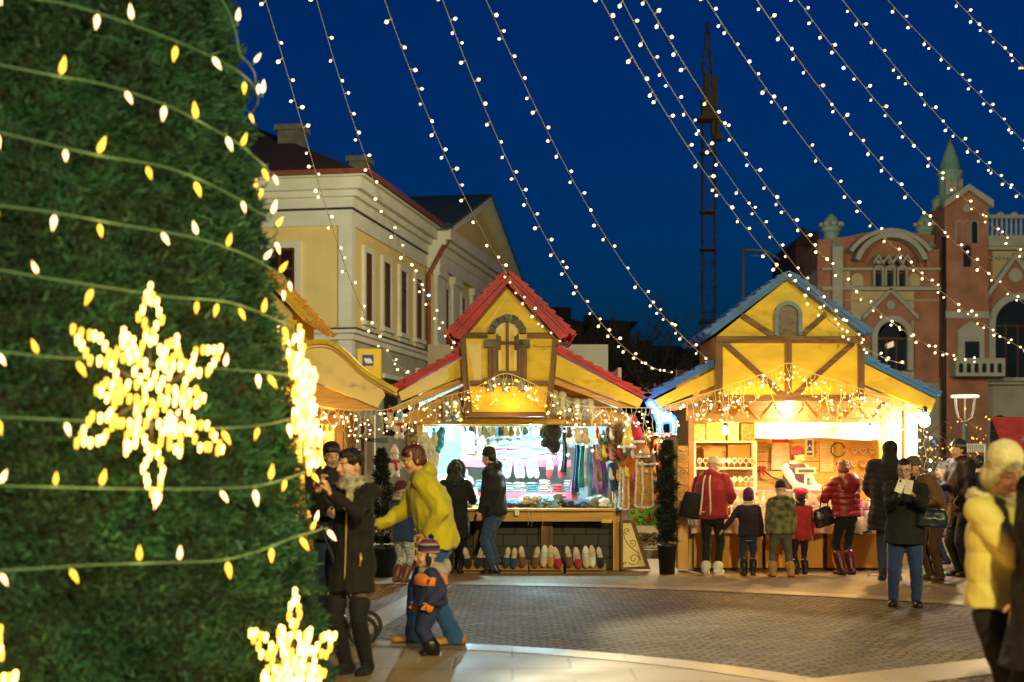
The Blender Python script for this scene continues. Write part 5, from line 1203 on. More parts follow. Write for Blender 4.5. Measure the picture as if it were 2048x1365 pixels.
def notice(px0, px1, py0, py1, lab, m, marks, Y=22.26):
    t = thing('notice', at((px0 + px1) / 2, py1, Y), lab, 'notice'); b = MB(); bb(b, px0, px1, py0, py1, Y, .012, m); put('sheet', b, t)
    b = MB()
    for a_, c_, d_, e_, mm in marks: bb(b, a_, c_, d_, e_, Y - .004, .006, mm)
    if marks: put('print', b, t)
    return t
bl = mat('print_blue', (.02, .08, .4), .5); gr = mat('print_grey', (.5, .4, .28), .6)
notice(1610, 1628, 878, 914, 'white notice with three blue pictograms on the back wall', whitep, [(1615, 1624, 881, 889, bl), (1615, 1618, 889, 893, bl), (1621, 1624, 889, 893, bl), (1616, 1623, 894, 899, bl), (1614, 1625, 899, 902, bl), (1614, 1625, 906, 911, bl)])
notice(1640, 1667, 884, 944, 'pale framed certificate on the back wall right of the pictograms', mat('certificate', (.75, .6, .38), .6), [(1643, 1664, 887 + k * 5, 888 + k * 5, gr) for k in range(10)])
PO = thing('poster', at(1563, 945, 22.24), 'cream poster with a red top border on the back wall by the vendor', 'poster')
b = MB(); pp(b, [(1544, 882), (1578, 882), (1580, 940), (1542, 940)], 22.24, .01, mat('poster_cream', (.70, .56, .36), .7, .3, 12, col2=(.8, .62, .5))); put('cutout', b, PO)
b = MB(); pp(b, [(1544, 878), (1578, 878), (1578, 886), (1544, 886)], 22.22, .01, RD_); put('red_border', b, PO)
def pine_rope(pts, r, lab, cat, Y=None, sparkle=False, n=None):
    r_ = random.Random(int(pts[0][0])); P3 = [at(x, y, Y) for x, y in pts]; q, L = smooth_poly(P3, int(sum((a - b_).length for a, b_ in zip(P3[:-1], P3[1:])) / .012) + 4)
    t = thing('garland', q[0], lab, cat); b = MB(); b.tube(q, r * .3, ndl, 5); put('core', b, t); b = MB(); g1 = mat('tinsel_green', (.05, .13, .06), .5, .4); g2 = mat('tinsel_silver', (.35, .4, .33), .3, .3)
    for p in q:
        for k in range(7):
            d = Vector((r_.gauss(0, 1), r_.gauss(0, 1), r_.gauss(0, 1))).normalized(); s = d.orthogonal().normalized() * .004
            b.add([tuple(p - s), tuple(p + s), tuple(p + d * r * r_.uniform(.7, 1.2))], [(0, 1, 2)], g2 if r_.random() < .35 else g1)
    put('tinsel', b, t); return t
pine_rope([(1514, 946), (1522, 940), (1532, 945), (1545, 955), (1560, 959), (1575, 957), (1583, 952)], .04, 'thin green garland hanging on the back wall left of the vendor', 'garland', 22.15)
pine_rope([(1700, 1068), (1715, 1068), (1732, 1064), (1746, 1056), (1758, 1047)], .055, 'tinsel garland looped over the counter front beside the red puffer jacket', 'garland', 20.0)
pine_rope([(1676 + 14 * math.cos(a), 900 - 14 * math.sin(a)) for a in [0.2 + .3 * k for k in range(20)]], .03, 'small round tinsel wreath on the back wall of the sweets stall', 'wreath', 22.15)
b = MB(); 
for sx in (-1, 1): b.ell(at(1523 + sx * 5, 936, 22.05), (.04, .02, .03), RD_, Euler((0, sx * .5, 0)).to_matrix()); b.cap(at(1523, 938, 22.05), at(1523 + sx * 4, 950, 22.05), .012, .018, RD_)
tag(put('red_bow', b, origin=at(1523, 937, 22.05)), 'red ribbon bow at the left end of the wall garland', 'bow')
SCL = thing('weighing_scale', at(1612, 975, 20.75), 'pale shop weighing scale with a dark display beside the vendor', 'scale')
b = MB(); bb(b, 1592, 1632, 936, 948, 20.75, .06, CR); bb(b, 1609, 1614, 948, 975, 20.78, .03, whitep); x, z = xz(1612, 981, 20.8); b.box(x - .17, x + .17, 20.65, 20.95, z, z + .07, whitep); put('casing', b, SCL)
b = MB(); bb(b, 1597, 1628, 939, 945, 20.745, .008, mat('display_dark', (.06, .09, .05), .3)); put('display', b, SCL)
# lit goods in the left stall
for k in range(9):
    px = 612 + (k % 5) * 12; py = 850 + (k // 5) * 38
    blob('hanging_gift', [(px, py, 4, 12, .04, [CR, RD_, W_, TAN][k % 4]), (px, py + 9, 5, 6, .045, [CR, RD_, W_, TAN][k % 4])], 20.6, f'{["cream", "red", "white", "tan"][k % 4]} hanging trinket, {ORD[k % 5]} from the tree in the {"upper" if k < 5 else "lower"} row of the scroll gabled stall', 'trinket', 'trinkets in the scroll gabled stall', seed=k)

# ------------------------------------------------------------------ things between and beside the stalls
GF = thing('light_figure', at(1327, 850, 19.7), 'glowing white and blue giraffe shaped light figure between the red and blue roofs', 'light figure')
fig = [(1293, 806), (1299, 801), (1307, 803), (1316, 815), (1327, 823), (1340, 828), (1350, 836), (1352, 850), (1350, 866), (1343, 866), (1342, 848), (1336, 845), (1328, 846), (1324, 850), (1323, 866), (1315, 866), (1315, 846), (1310, 834), (1304, 816), (1296, 813)]
b = MB(); pp(b, fig, 19.68, .05, emit('figure_white', (.75, .85, 1), 3.0)); put('lit_panel', b, GF)
b = MB(); b.tube([at(x, y, 19.68) for x, y in fig], .022, emit('figure_blue', (.02, .10, 1), 5), 6, closed=True); put('blue_outline', b, GF)
lamp('POINT', 'figure_light', at(1325, 835, 19.45), 4, (.3, .45, 1), .15)
b = MB(); b.tube([at(1290, 872, 19.72), at(1355, 872, 19.72)], .02, blk, 6)
put('bracket', b, GF)
gE = emit('bulb_green', (.1, 1, .2), 3)
for k in range(14):
    b = MB(); b.ell(at(1292 + k * 4.6, 869 + rnd.uniform(-2, 5), 19.66), (.014, .014, .014), [gE, bulb_w, emit('bulb_blue2', (.1, .2, 1), 5), emit('bulb_red', (1, .05, .1), 3)][k % 4]); put('coloured_bulb', b, GF)
# fairground booth seen through the gap
FB = thing('game_booth', at(1300, 1050, 26), 'distant toy booth crowded with orange and red trinkets seen between the stalls', 'booth')
b = MB(); bb(b, 1225, 1365, 870, 1010, 26.4, .1, mat('booth_back', (.25, .07, .02), .8, .5, 5, col2=(.5, .2, .03))); bb(b, 1225, 1365, 866, 873, 25.4, 1, BRN); put('booth_back', b, FB)
b = MB(); bb(b, 1258, 1318, 1018, 1052, 25.5, .08, mat('booth_green', (.12, .5, .04), .6, .15, 3)); pb_ = put('front_board', b, FB)
b = MB(); r_ = random.Random(5)
for x, y in ((1272, 1038), (1291, 1038), (1304, 1037), (1266, 1024), (1283, 1022), (1312, 1024)): b.ell(at(x, y, 25.49), (.045, .01, .04), RD_, n=10, k=6); b.ell(at(x, y, 25.485), (.015, .01, .015), YEL, n=8, k=5)
for x, y in ((1282, 1034), (1297, 1044), (1286, 1046), (1276, 1044), (1299, 1030)): b.ell(at(x, y, 25.49), (.05, .008, .02), mat('leaf_paint', (.02, .15, .03), .6), Euler((0, x, 0)).to_matrix(), n=8, k=5)
put('painted_flowers', b, pb_)
for k in range(70):
    x, y = 1302 + r_.uniform(-6, 50), r_.uniform(885, 1005); b = MB(); s_ = r_.uniform(.03, .075); c = at(x, y, 25.9 + r_.uniform(0, .3))
    b.ell(c, (s_, s_, s_ * r_.uniform(.8, 1.3)), r_.choice((TAN, RD_, TAN, YEL, SUEDE, furb)), n=10, k=7); b.tube([c, c + Vector((0, 0, .12))], .005, blk, 4); put('trinket', b, FB)
b = MB(); b.tube([at(1310, 895, 25), at(1322, 1000, 25)], .03, DB, 6); b.tube([at(1305, 965, 25), at(1345, 965, 25)], .03, TEAL, 6); put('strut', b, FB)
lamp('POINT', 'booth_light', at(1325, 880, 25.3), 45, (1, .5, .15), .15)
def potted(px, Y, htop, rad, lab, seed, dense=5000, pot=.2, shape=.5):
    r_ = np.random.RandomState(seed); x = (px - CX) * Y / F; t = thing('potted_conifer', (x, Y, 0), lab, 'potted conifer', 'potted conifers by the stalls')
    b = MB(); b.lathe((x, Y, 0), [(pot * .8, .005), (pot, .38), (pot * 1.08, .38), (pot * 1.08, .42), (pot * .9, .42), (pot * .9, .36), (.02, .35)], mat('pot_black', (.012, .013, .015), .5), 18); put('pot', b, t)
    b = MB(); b.tube([(x, Y, .36), (x + .02, Y, htop * .6), (x, Y, htop - .1)], .025, BRN, 6, .006); put('trunk', b, t)
    n = dense; z = .45 + (htop - .45) * r_.rand(n) ** 1.1; f = (z - .45) / (htop - .45); rr = rad * (1 - f) ** shape * (.65 + .35 * np.sin(z * 23 + seed) * np.sin(z * 9)) * np.sqrt(r_.rand(n)); a = r_.uniform(0, 6.283, n)
    c = np.stack([x + rr * np.cos(a), Y + rr * np.sin(a), z], 1); d = np.stack([np.cos(a), np.sin(a), .5 + 0 * a], 1) + r_.normal(0, .4, (n, 3)); d /= np.linalg.norm(d, axis=1)[:, None]
    s = np.cross(d, r_.normal(size=(n, 3))); s /= np.linalg.norm(s, axis=1)[:, None]; L = .07
    v = np.concatenate([(c - s * .008)[:, None], (c + s * .008)[:, None], (c + d * L)[:, None]], 1).reshape(-1, 3)
    me = bpy.data.meshes.new('crown'); me.from_pydata(v.tolist(), [], [(3 * i, 3 * i + 1, 3 * i + 2) for i in range(n)]); me.materials.append(mat('conifer', (.006, .02, .009), .8, .5, 6, 0)); put('crown', me, t)
potted(763, 19.2, 1.72, .34, 'shaggy potted conifer left of the red stall behind the yellow jacket', 3, 5200, .24, .6)
potted(1334, 19.6, 1.84, .19, 'narrow potted conifer beside the carved column of the blue stall', 8, 6000, .13, .25)
b = MB()
for k in range(5): b.tube([at(716, 877, 20.3), at(745, 878 + k * 1.6, 20.3), at(776, 877 + k * 2.3, 20.2)], .006, blk, 4)
tag(put('cable_bundle', b), 'black cables slung from the house front to the red stall', 'cables')
b = MB(); bb(b, 690, 704, 830, 1140, 25, .3, plas_g); bb(b, 722, 728, 838, 1120, 24.9, .1, gutm); bb(b, 734, 748, 830, 1140, 25.1, .3, plas_w)
tag(put('portal', b, origin=at(715, 1140, 25)), 'grey and white door surround between the scroll gabled stall and the conifer', 'door surround')
b = MB(); b.tube([at(1250, 744, 20.3), at(1340, 740, 20.5), at(1405, 739, 20.5)], .006, blk, 4); tag(put('thin_cable', b), 'thin cable stretched between the red and the blue roof', 'cable')
# crane
CY = 100.0; crm = mat('crane_paint', (.26, .19, .06), .6, .3, 3)
CR_ = thing('tower_crane', at(1418, 0, CY) * 1, 'tall dark lattice tower crane standing behind the blue roofed stall', 'crane'); CR_.location.z = 0
def lattice(b, px0, px1, z0, z1, Y, step, r, topw=1.0):
    X0, X1 = (px0 - CX) * Y / F, (px1 - CX) * Y / F; w0 = (X1 - X0) / 2; xc = (X0 + X1) / 2; n = max(1, int((z1 - z0) / step))
    def cs(z): k = w0 * (1 + (topw - 1) * (z - z0) / (z1 - z0)); return [(xc - k, Y - k, z), (xc + k, Y - k, z), (xc + k, Y + k, z), (xc - k, Y + k, z)]
    lo, hi = cs(z0), cs(z1)
    for i in range(4): b.tube([lo[i], hi[i]], r, crm, 4)
    for i in range(n):
        A, B_ = cs(z0 + (z1 - z0) * i / n), cs(z0 + (z1 - z0) * (i + 1) / n)
        for j in range(4): b.tube([A[j], A[(j + 1) % 4]], r * .6, crm, 4); b.tube([A[j], B_[(j + 1) % 4]] if (i + j) % 2 else [A[(j + 1) % 4], B_[j]], r * .6, crm, 4)
zpx = lambda py: H + (HY - py) * CY / F
b = MB(); lattice(b, 1405, 1430, 0.1, zpx(240), CY, 1.6, .055); put('mast', b, CR_)
for k, y in enumerate((300, 420, 495, 640)):
    b = MB(); bb(b, 1403, 1432, y, y + 4, CY - .6, 1.2, crm); put('platform', b, CR_)
b = MB(); bb(b, 1405, 1428, 196, 232, CY - .5, 1.0, crm); bb(b, 1398, 1437, 232, 238, CY - .7, 1.4, crm); bb(b, 1409, 1421, 145, 196, CY - .3, .6, crm); put('slewing_unit', b, CR_)
b = MB(); lattice(b, 1405, 1423, zpx(145), zpx(45), CY, 1.2, .06, .2); put('tower_top', b, CR_)
b = MB(); bb(b, 1424, 1440, 225, 270, CY - .3, .8, crm); bb(b, 1424, 1436, 150, 215, CY - .2, .3, crm); bb(b, 1428, 1446, 268, 278, CY - .4, .8, crm); bb(b, 1392, 1404, 176, 182, CY - .2, .3, crm); put('counterweight', b, CR_)
# mast frame behind the blue gable
MP = thing('lamp_mast', (at(1486, 0, 60).x, 60, 0), 'thin grey mast with a long horizontal arm left of the palace', 'mast'); grm = mat('grey_metal', (.09, .11, .11), .5, .2)
b = MB(); x, z = xz(1486, 499, 60); x2, z2 = xz(1560, 520, 60); b.tube([(x, 60, 0), (x, 60, z)], .08, grm, 8); put('pole', b, MP)
b = MB(); b.tube([(x, 60, z), (xz(1530, 0, 60)[0], 60, z - .05), (x2, 60, z2)], .06, grm, 6); b.tube([(x + .3, 60, z - .25), (xz(1528, 0, 60)[0], 60, z - .3)], .04, grm, 6); put('arm', b, MP)
# street lamp with flat disc, sign, fairy lit bushes, awning
SL = thing('street_lamp', (at(1930, 0, 32).x, 32, 0), 'modern street lamp with a flat pale disc on curved arms before the palace', 'street lamp'); x = SL.location.x
b = MB(); z1 = xz(0, 845, 32)[1]; b.tube([(x, 32, 0), (x, 32, z1)], .06, grm, 8); put('pole', b, SL)
zt3 = xz(0, 794, 32)[1]; b = MB(); b.lathe((x, 32, zt3), [(.30, -.02), (.31, 0), (.31, .03), (.28, .04)], emit('lamp_disc', (.8, .85, .65), .8), 20); put('disc', b, SL)
b = MB()
for k in range(4): a = k * math.pi / 2 + .4; b.tube([(x, 32, z1), (x + .2 * math.cos(a), 32 + .2 * math.sin(a), z1 + .1), (x + .27 * math.cos(a), 32 + .27 * math.sin(a), z1 + .32), (x + .29 * math.cos(a), 32 + .29 * math.sin(a), zt3)], .012, whitep, 6)
b.tube([(x, 32, z1), (x, 32, zt3)], .015, whitep, 6); put('arm', b, SL)
TS_ = thing('traffic_sign', (at(1868, 0, 28).x, 28, 0), 'round blue traffic sign with a white arrow on a thin post', 'traffic sign'); x, z = xz(1868, 886, 28)
b = MB(); b.tube([(x, 28.02, 0), (x, 28.02, z)], .022, grm, 6); put('post', b, TS_)
b = MB(); b.add([(x + .085 * math.cos(a), 27.99 + d, z + .105 * math.sin(a)) for d in (0, .02) for a in [j * .314 for j in range(20)]], [tuple(range(20)), tuple(range(39, 19, -1))] + [(j, (j + 1) % 20 + 0, (j + 1) % 20 + 20, j + 20) for j in range(20)], mat('sign_blue2', (.02, .12, .4), .35)); put('disc', b, TS_)
b = MB(); b.beam((x + .035, z - .06), (x - .005, z + .02), .025, 27.975, 27.985, whitep); b.prism([(x - .055, z + .01), (x + .0, z + .065), (x + .025, z + .0)], 27.974, 27.984, whitep); put('arrow', b, TS_)
for i, (px, Y, hh, lab) in enumerate(((1848, 25, 2.6, 'small tree with yellow fairy lights right behind the bare white bulb'), (1900, 31, 2.9, 'small tree with yellow fairy lights left of the disc street lamp'), (1950, 30, 2.8, 'small tree with yellow fairy lights right of the disc street lamp'))):
    x = (px - CX) * Y / F; t = thing('small_tree', (x, Y, 0), lab, 'tree', 'fairy lit small trees'); r_ = random.Random(i + 9); b = MB(); b.tube([(x, Y, 0), (x + .03, Y, 1.2), (x, Y, hh * .7)], .04, BRN, 6, .015)
    tw_ = []
    for k in range(40):
        a = r_.uniform(0, 6.28); z0 = r_.uniform(1.0, hh * .75); L = r_.uniform(.3, .75); p0 = Vector((x, Y, z0)); p1 = p0 + Vector((math.cos(a) * L * .7, math.sin(a) * L * .7, L * .6)); p2 = p1 + Vector((math.cos(a + .5) * L * .4, math.sin(a + .5) * L * .4, L * .1)); b.tube([p0, p1, p2], .009, BRN, 4, .003); tw_ += [p1, p2, p1.lerp(p2, .5), p0.lerp(p1, .6)]
    put('trunk', b, t)
    for k in range(34): p = r_.choice(tw_) + Vector((r_.uniform(-.12, .12), r_.uniform(-.1, .1), r_.uniform(-.12, .12))); inst('fairy_light', BI['y'], t, p - t.location, (r_.uniform(-1, 1), -.5, r_.uniform(-1, 1)), r_.choice((.8, 1.2, 1.6)))
AW = thing('striped_booth', (at(2040, 0, 16).x, 16, 0), 'red and yellow striped booth behind the pale coat woman at the right edge', 'booth')
b = MB(); px0 = 2002
for k in range(7):
    x0, z1 = xz(px0 + k * 30, 872, 16); x1, z0 = xz(px0 + k * 30 + 30, 886, 16); za_ = xz(0, 850, 16)[1]
    b.add([(x0, 16, z0), (x1, 16, z0), (x1 + .02, 16.4, za_ + .1), (x0 + .02, 16.4, za_ + .1), (x0, 16, z0 - .12), (x1, 16, z0 - .12)], [(0, 1, 2, 3), (4, 5, 1, 0)], RD_ if k < 3 else YEL)
put('awning', b, AW)
b = MB(); bb(b, 2035, 2300, 920, 1010, 16.6, .1, YEL); bb(b, 2035, 2300, 1010, 1120, 16.5, .1, RD_); put('body', b, AW)
b = MB(); x = xz(2038, 0, 16.1)[0]; b.tube([(x, 16.1, 0), (x, 16.1, 1.7)], .03, whitep, 8); put('post', b, AW)
FE = thing('white_fence', (at(1940, 0, 27).x, 27, 0), 'short white picket rack behind the striped beanie man', 'rack'); b = MB()
for k in range(12): bb(b, 1922 + k * 4, 1924.5 + k * 4, 889, 905, 27, .03, whitep)
put('picket', b, FE); b = MB(); bb(b, 1920, 1972, 888, 892, 27.04, .03, whitep)
for x in (1922, 1970): bb(b, x, x + 2, 892, 1085, 27.05, .04, whitep)
put('rail', b, FE)
b = MB(); g_ = gnd(1870, 1156); b.box(g_.x - .1, g_.x + .55, 19.3, 19.75, .005, .03, mat('green_mat', (.02, .28, .10), .8)); tag(put('green_mat', b, origin=g_), 'green mat on the ground at the feet of the striped beanie man', 'mat')
GP = MB(); x, _ = xz(1841, 0, 19.6); GP.box(x - .02, x + .02, 19.6, 19.64, 0, 1.1, CR); GP.box(x - .03, x + .9, 19.62, 19.65, .5, .54, BRN); tag(put('barrier', GP, origin=(x, 19.6, 0)), 'thin pale barrier post with a brown rail beside the jeans of the woman photographing', 'barrier')
b = MB(); r_ = random.Random(2); c = gnd(1745, 1152)
for k in range(6): b.ell((c.x + r_.uniform(-.06, .06), c.y + r_.uniform(-.03, .03), .015), (.03, .02, .012), W_, n=8, k=5)
tag(put('crumpled_paper', fuse(b, .008, 0, 'crumpled_paper', wr=.01, wf=90), origin=c), 'crumpled white paper lying before the blue stall counter', 'litter')
# bare trees beyond
bark = mat('bark_dark', (.025, .022, .018), .9, .3)
def bare(px, Y, h, lab, seed, spread=.5):
    r_ = random.Random(seed); x = (px - CX) * Y / F; t = thing('bare_tree', (x, Y, 0), lab, 'tree', 'bare trees beyond the stalls'); b = MB(); c_ = MB()
    b.tube([(x, Y, 0), (x + .1, Y, h * .35)], .22, bark, 7, .15)
    def grow(p, d, L, rad, lev):
        q = p + d * L; c_.tube([p, p.lerp(q, .5) + Vector((r_.uniform(-.1, .1) * L, 0, 0)), q], rad, bark, 4, rad * .6)
        if lev == 0: return
        for k in range(3 if lev > 1 else 4): nd = (d + Vector((r_.gauss(0, spread), r_.gauss(0, spread), r_.uniform(-.1, .35)))).normalized(); grow(p.lerp(q, r_.uniform(.5, 1)), nd, L * r_.uniform(.6, .85), rad * .55, lev - 1)
    for k in range(4): grow(Vector((x + .1, Y, h * (.3 + .04 * k))), Vector((r_.gauss(0, spread), r_.gauss(0, spread), 1)).normalized(), h * .24, .1, 4)
    put('trunk', b, t); put('crown', c_, t)
bare(1235, 62, 8.5, 'tall bare tree behind the gap between the stalls', 2); bare(1283, 66, 10, 'tallest bare tree behind the gap between the stalls', 5); bare(1330, 60, 7.5, 'bare tree close behind the left eave of the blue dormer', 7, .6); bare(1195, 70, 8.5, 'bare tree before the dark low house', 12)
lf = mat('leaf_dark', (.012, .022, .012), .9, .4)
for i, (px, Y, hh, lab) in enumerate(((1375, 68, 6.8, 'dark leafy tree left of the crane foot'), (1452, 72, 6.6, 'dark leafy tree hidden behind the blue dormer'), (1345, 75, 6.2, 'dark leafy tree farthest behind the bare trees'))):
    r_ = np.random.RandomState(i); x = (px - CX) * Y / F; t = thing('leafy_tree', (x, Y, 0), lab, 'tree', 'dark leafy trees beyond the stalls'); b = MB(); b.tube([(x, Y, 0), (x, Y, hh * .6)], .2, bark, 7, .08); put('trunk', b, t)
    n = 2600; cl = r_.normal(0, 1, (22, 3)) * [1.1, 1, .9] + [x, Y, hh * .62]; c = cl[r_.randint(0, 22, n)] + r_.normal(0, .42, (n, 3)); s1 = r_.normal(size=(n, 3)) * .10; s2 = r_.normal(size=(n, 3)) * .10
    v = np.stack([c, c + s1, c + s1 + s2, c + s2], 1).reshape(-1, 3); me = bpy.data.meshes.new('crown'); me.from_pydata(v.tolist(), [], [(4 * k, 4 * k + 1, 4 * k + 2, 4 * k + 3) for k in range(n)]); me.materials.append(lf); put('crown', me, t)
# ------------------------------------------------------------------ people
def rx(a): return Matrix.Rotation(a, 3, 'X')
def rz(a): return Matrix.Rotation(a, 3, 'Z')
SKIN = vcol('skin', .5, .12, .05, 200)
def skin_mat_none(): return SKIN
def fabric(name, col, rough=.85, var=.2, scale=5, bump=.35, bscale=90, sheen=None, col2=None):
    if sheen is None: sheen = .2 if max(col) > .1 else .02
    if max(col) < .06: col = [x * .42 for x in col]
    return mat('fab_' + name, col, rough, var, scale, bump, bscale, sheen=sheen, col2=col2)
FBK = fabric('black', (.012, .011, .012)); FCH = fabric('charcoal', (.03, .03, .034)); FNV = fabric('navy', (.015, .02, .045)); FJN = fabric('jeans', (.025, .06, .16), bscale=160); FJD = fabric('dark_jeans', (.014, .025, .06)); FBR = fabric('brown', (.10, .05, .022)); FBL = fabric('bright_jeans', (.012, .075, .24))
LEA = mat('leather_black', (.012, .011, .012), .3, .2, 8, .1); LBR = mat('leather_brown', (.14, .05, .02), .4, .3, 8, .15); LTAN = mat('suede_tan', (.42, .20, .05), .8, .3, 10, .2); LRED = mat('leather_oxblood', (.10, .012, .010), .35, .3, 8, .1); SNK = mat('sneaker_white', (.7, .66, .55), .6, .1, 8, .1); SOLE = mat('sole_rubber', (.02, .02, .02), .7)
HBK = mat('hair_black', (.012, .008, .006), .45, .5, 30, .6, 90, stretch=(1, 1, .15)); HBR = mat('hair_brown', (.05, .022, .010), .45, .5, 30, .6, 90, stretch=(1, 1, .15)); HRD = mat('hair_auburn', (.10, .016, .012), .4, .5, 30, .6, 90, stretch=(1, 1, .15)); HGN = mat('hair_ginger', (.17, .04, .014), .5, .5, 30, .6, 90, stretch=(1, 1, .15))

def hand_prims(b, wrist, d, nrm, thumb, curl, s=1.0, spread=.012, curls=None):
    """wrist point, direction of the palm, palm normal (fingers bend towards it), thumb side vector"""
    wrist = Vector(wrist); d = Vector(d).normalized(); nrm = (Vector(nrm) - d * Vector(nrm).dot(d)).normalized(); th = d.cross(nrm)
    if th.dot(Vector(thumb)) < 0: th = -th
    for k in (-1, -.33, .33, 1): b.cap(wrist + th * k * .016 * s, wrist + d * .085 * s + th * k * .029 * s, .015 * s, .0125 * s, SKIN, 8)
    for i, (L, k) in enumerate(((.070, 1), (.080, .36), (.073, -.33), (.056, -1))):
        p = wrist + d * .086 * s + th * k * .030 * s; dd = (d + th * k * spread * 8).normalized(); c = curls[i] if curls else curl
        for j, f in enumerate((.45, .32, .23)):
            a = c * (.7 if j == 0 else 1); dd = (dd * math.cos(a) + nrm * math.sin(a)).normalized(); nn = dd.cross(th) ; q = p + dd * L * f * s
            b.cap(p, q, (.0092 - .0009 * j) * s, (.0085 - .0009 * j) * s, SKIN, 7); p = q
            nrm_ = nn if nn.dot(nrm) > 0 else -nn; 
            dd = dd
    p = wrist + d * .025 * s + th * .028 * s; dd = (d * .65 + th * .75 + nrm * .25).normalized(); q = p + dd * .042 * s; b.cap(p, q, .0125 * s, .0105 * s, SKIN, 8); dd = (dd * .7 + d * .5 + nrm * .35).normalized(); b.cap(q, q + dd * .032 * s, .0105 * s, .0085 * s, SKIN, 8)

def head_prims(b, M, c, k):
    """M: head orientation (local -Y = face), c centre, k scale"""
    def E(p, r, rot=None): b.ell(c + M @ (Vector(p) * k), [x * k for x in r], SKIN, M @ rot if rot else M, 16, 11)
    def C(p, q, r0, r1): b.cap(c + M @ (Vector(p) * k), c + M @ (Vector(q) * k), r0 * k, r1 * k, SKIN, 10)
    E((0, .018, .032), (.074, .094, .086)); E((0, -.02, -.02), (.062, .074, .085)); E((0, -.045, -.075), (.038, .038, .033)); E((0, -.073, -.097), (.018, .016, .013))
    for s_ in (-1, 1):
        E((s_ * .034, -.060, -.033), (.028, .024, .026)); E((s_ * .074, .012, -.012), (.010, .020, .031)); E((s_ * .031, -.079, .0), (.015, .010, .009)); C((s_ * .014, -.088, .026), (s_ * .045, -.076, .024), .009, .007)
        E((s_ * .011, -.104, -.034), (.009, .010, .007)); C((s_ * .045, -.02, -.07), (s_ * .015, -.062, -.094), .022, .016)
    C((0, -.092, .015), (0, -.112, -.027), .0075, .0115); E((0, -.096, -.058), (.021, .010, .0065)); E((0, -.092, -.068), (.018, .010, .007))

def face_color(M, c, k, tone, lips=(.45, .10, .08), brow=(.03, .015, .01), closed=False, glasses=False):
    Mi = np.array(M.transposed()); cc = np.array(c)
    def f(co):
        p = (co - cc) @ Mi.T / k; x, y, z = np.abs(p[:, 0]), p[:, 1], p[:, 2]; n = len(co); col = np.tile(np.array(tone), (n, 1))
        fr = (y < -.05) & (np.abs(z) < .14) & (x < .08)
        bl = np.exp(-((x - .042) ** 2 + (z + .038) ** 2) / .0006) * fr; col = col * (1 - .35 * bl[:, None]) + np.array((.50, .14, .08)) * (.35 * bl[:, None])
        sock = np.exp(-((x - .03) ** 2 / .0006 + (z - .004) ** 2 / .00018)) * fr; col *= (1 - .18 * sock)[:, None]  # socket shade put into the skin colour round the eyes
        def put_(m, v): col[m & fr] = v
        put_(((x - .032) / .019) ** 2 + ((z - .0235 + .25 * np.abs(x - .032)) / .0045) ** 2 < 1, brow)
        e = ((x - .031) / .0155) ** 2 + (z / (.0075 if not closed else .002)) ** 2 < 1
        if closed: put_(((x - .031) / .0165) ** 2 + ((z + .002) / .003) ** 2 < 1, (.04, .02, .015))
        else:
            put_(((x - .031) / .018) ** 2 + ((z - .0015) / .0092) ** 2 < 1, (.05, .025, .018)); put_(e, (.62, .58, .52)); put_((x - .031) ** 2 + z ** 2 < .0065 ** 2, (.02, .012, .01))
        put_((x / .024) ** 2 + ((z + .062) / .0085) ** 2 < 1, lips); put_((x < .02) & (np.abs(z + .0625) < .0014), (.12, .03, .03))
        put_(((x - .008) ** 2 + (z + .040) ** 2) < .0035 ** 2, (.12, .05, .03))
        return col
    return f

def ikjoint(a, c, l1, l2, hint):
    a, c = Vector(a), Vector(c); d = c - a; L = min(d.length, (l1 + l2) * .995); d.normalize(); c = a + d * L
    x = (l1 * l1 - l2 * l2 + L * L) / (2 * L); h = math.sqrt(max(0, l1 * l1 - x * x)); hn = Vector(hint); hn = (hn - d * hn.dot(d)); hn = hn.normalized() if hn.length > 1e-6 else d.orthogonal().normalized()
    return a + d * x + hn * h, c

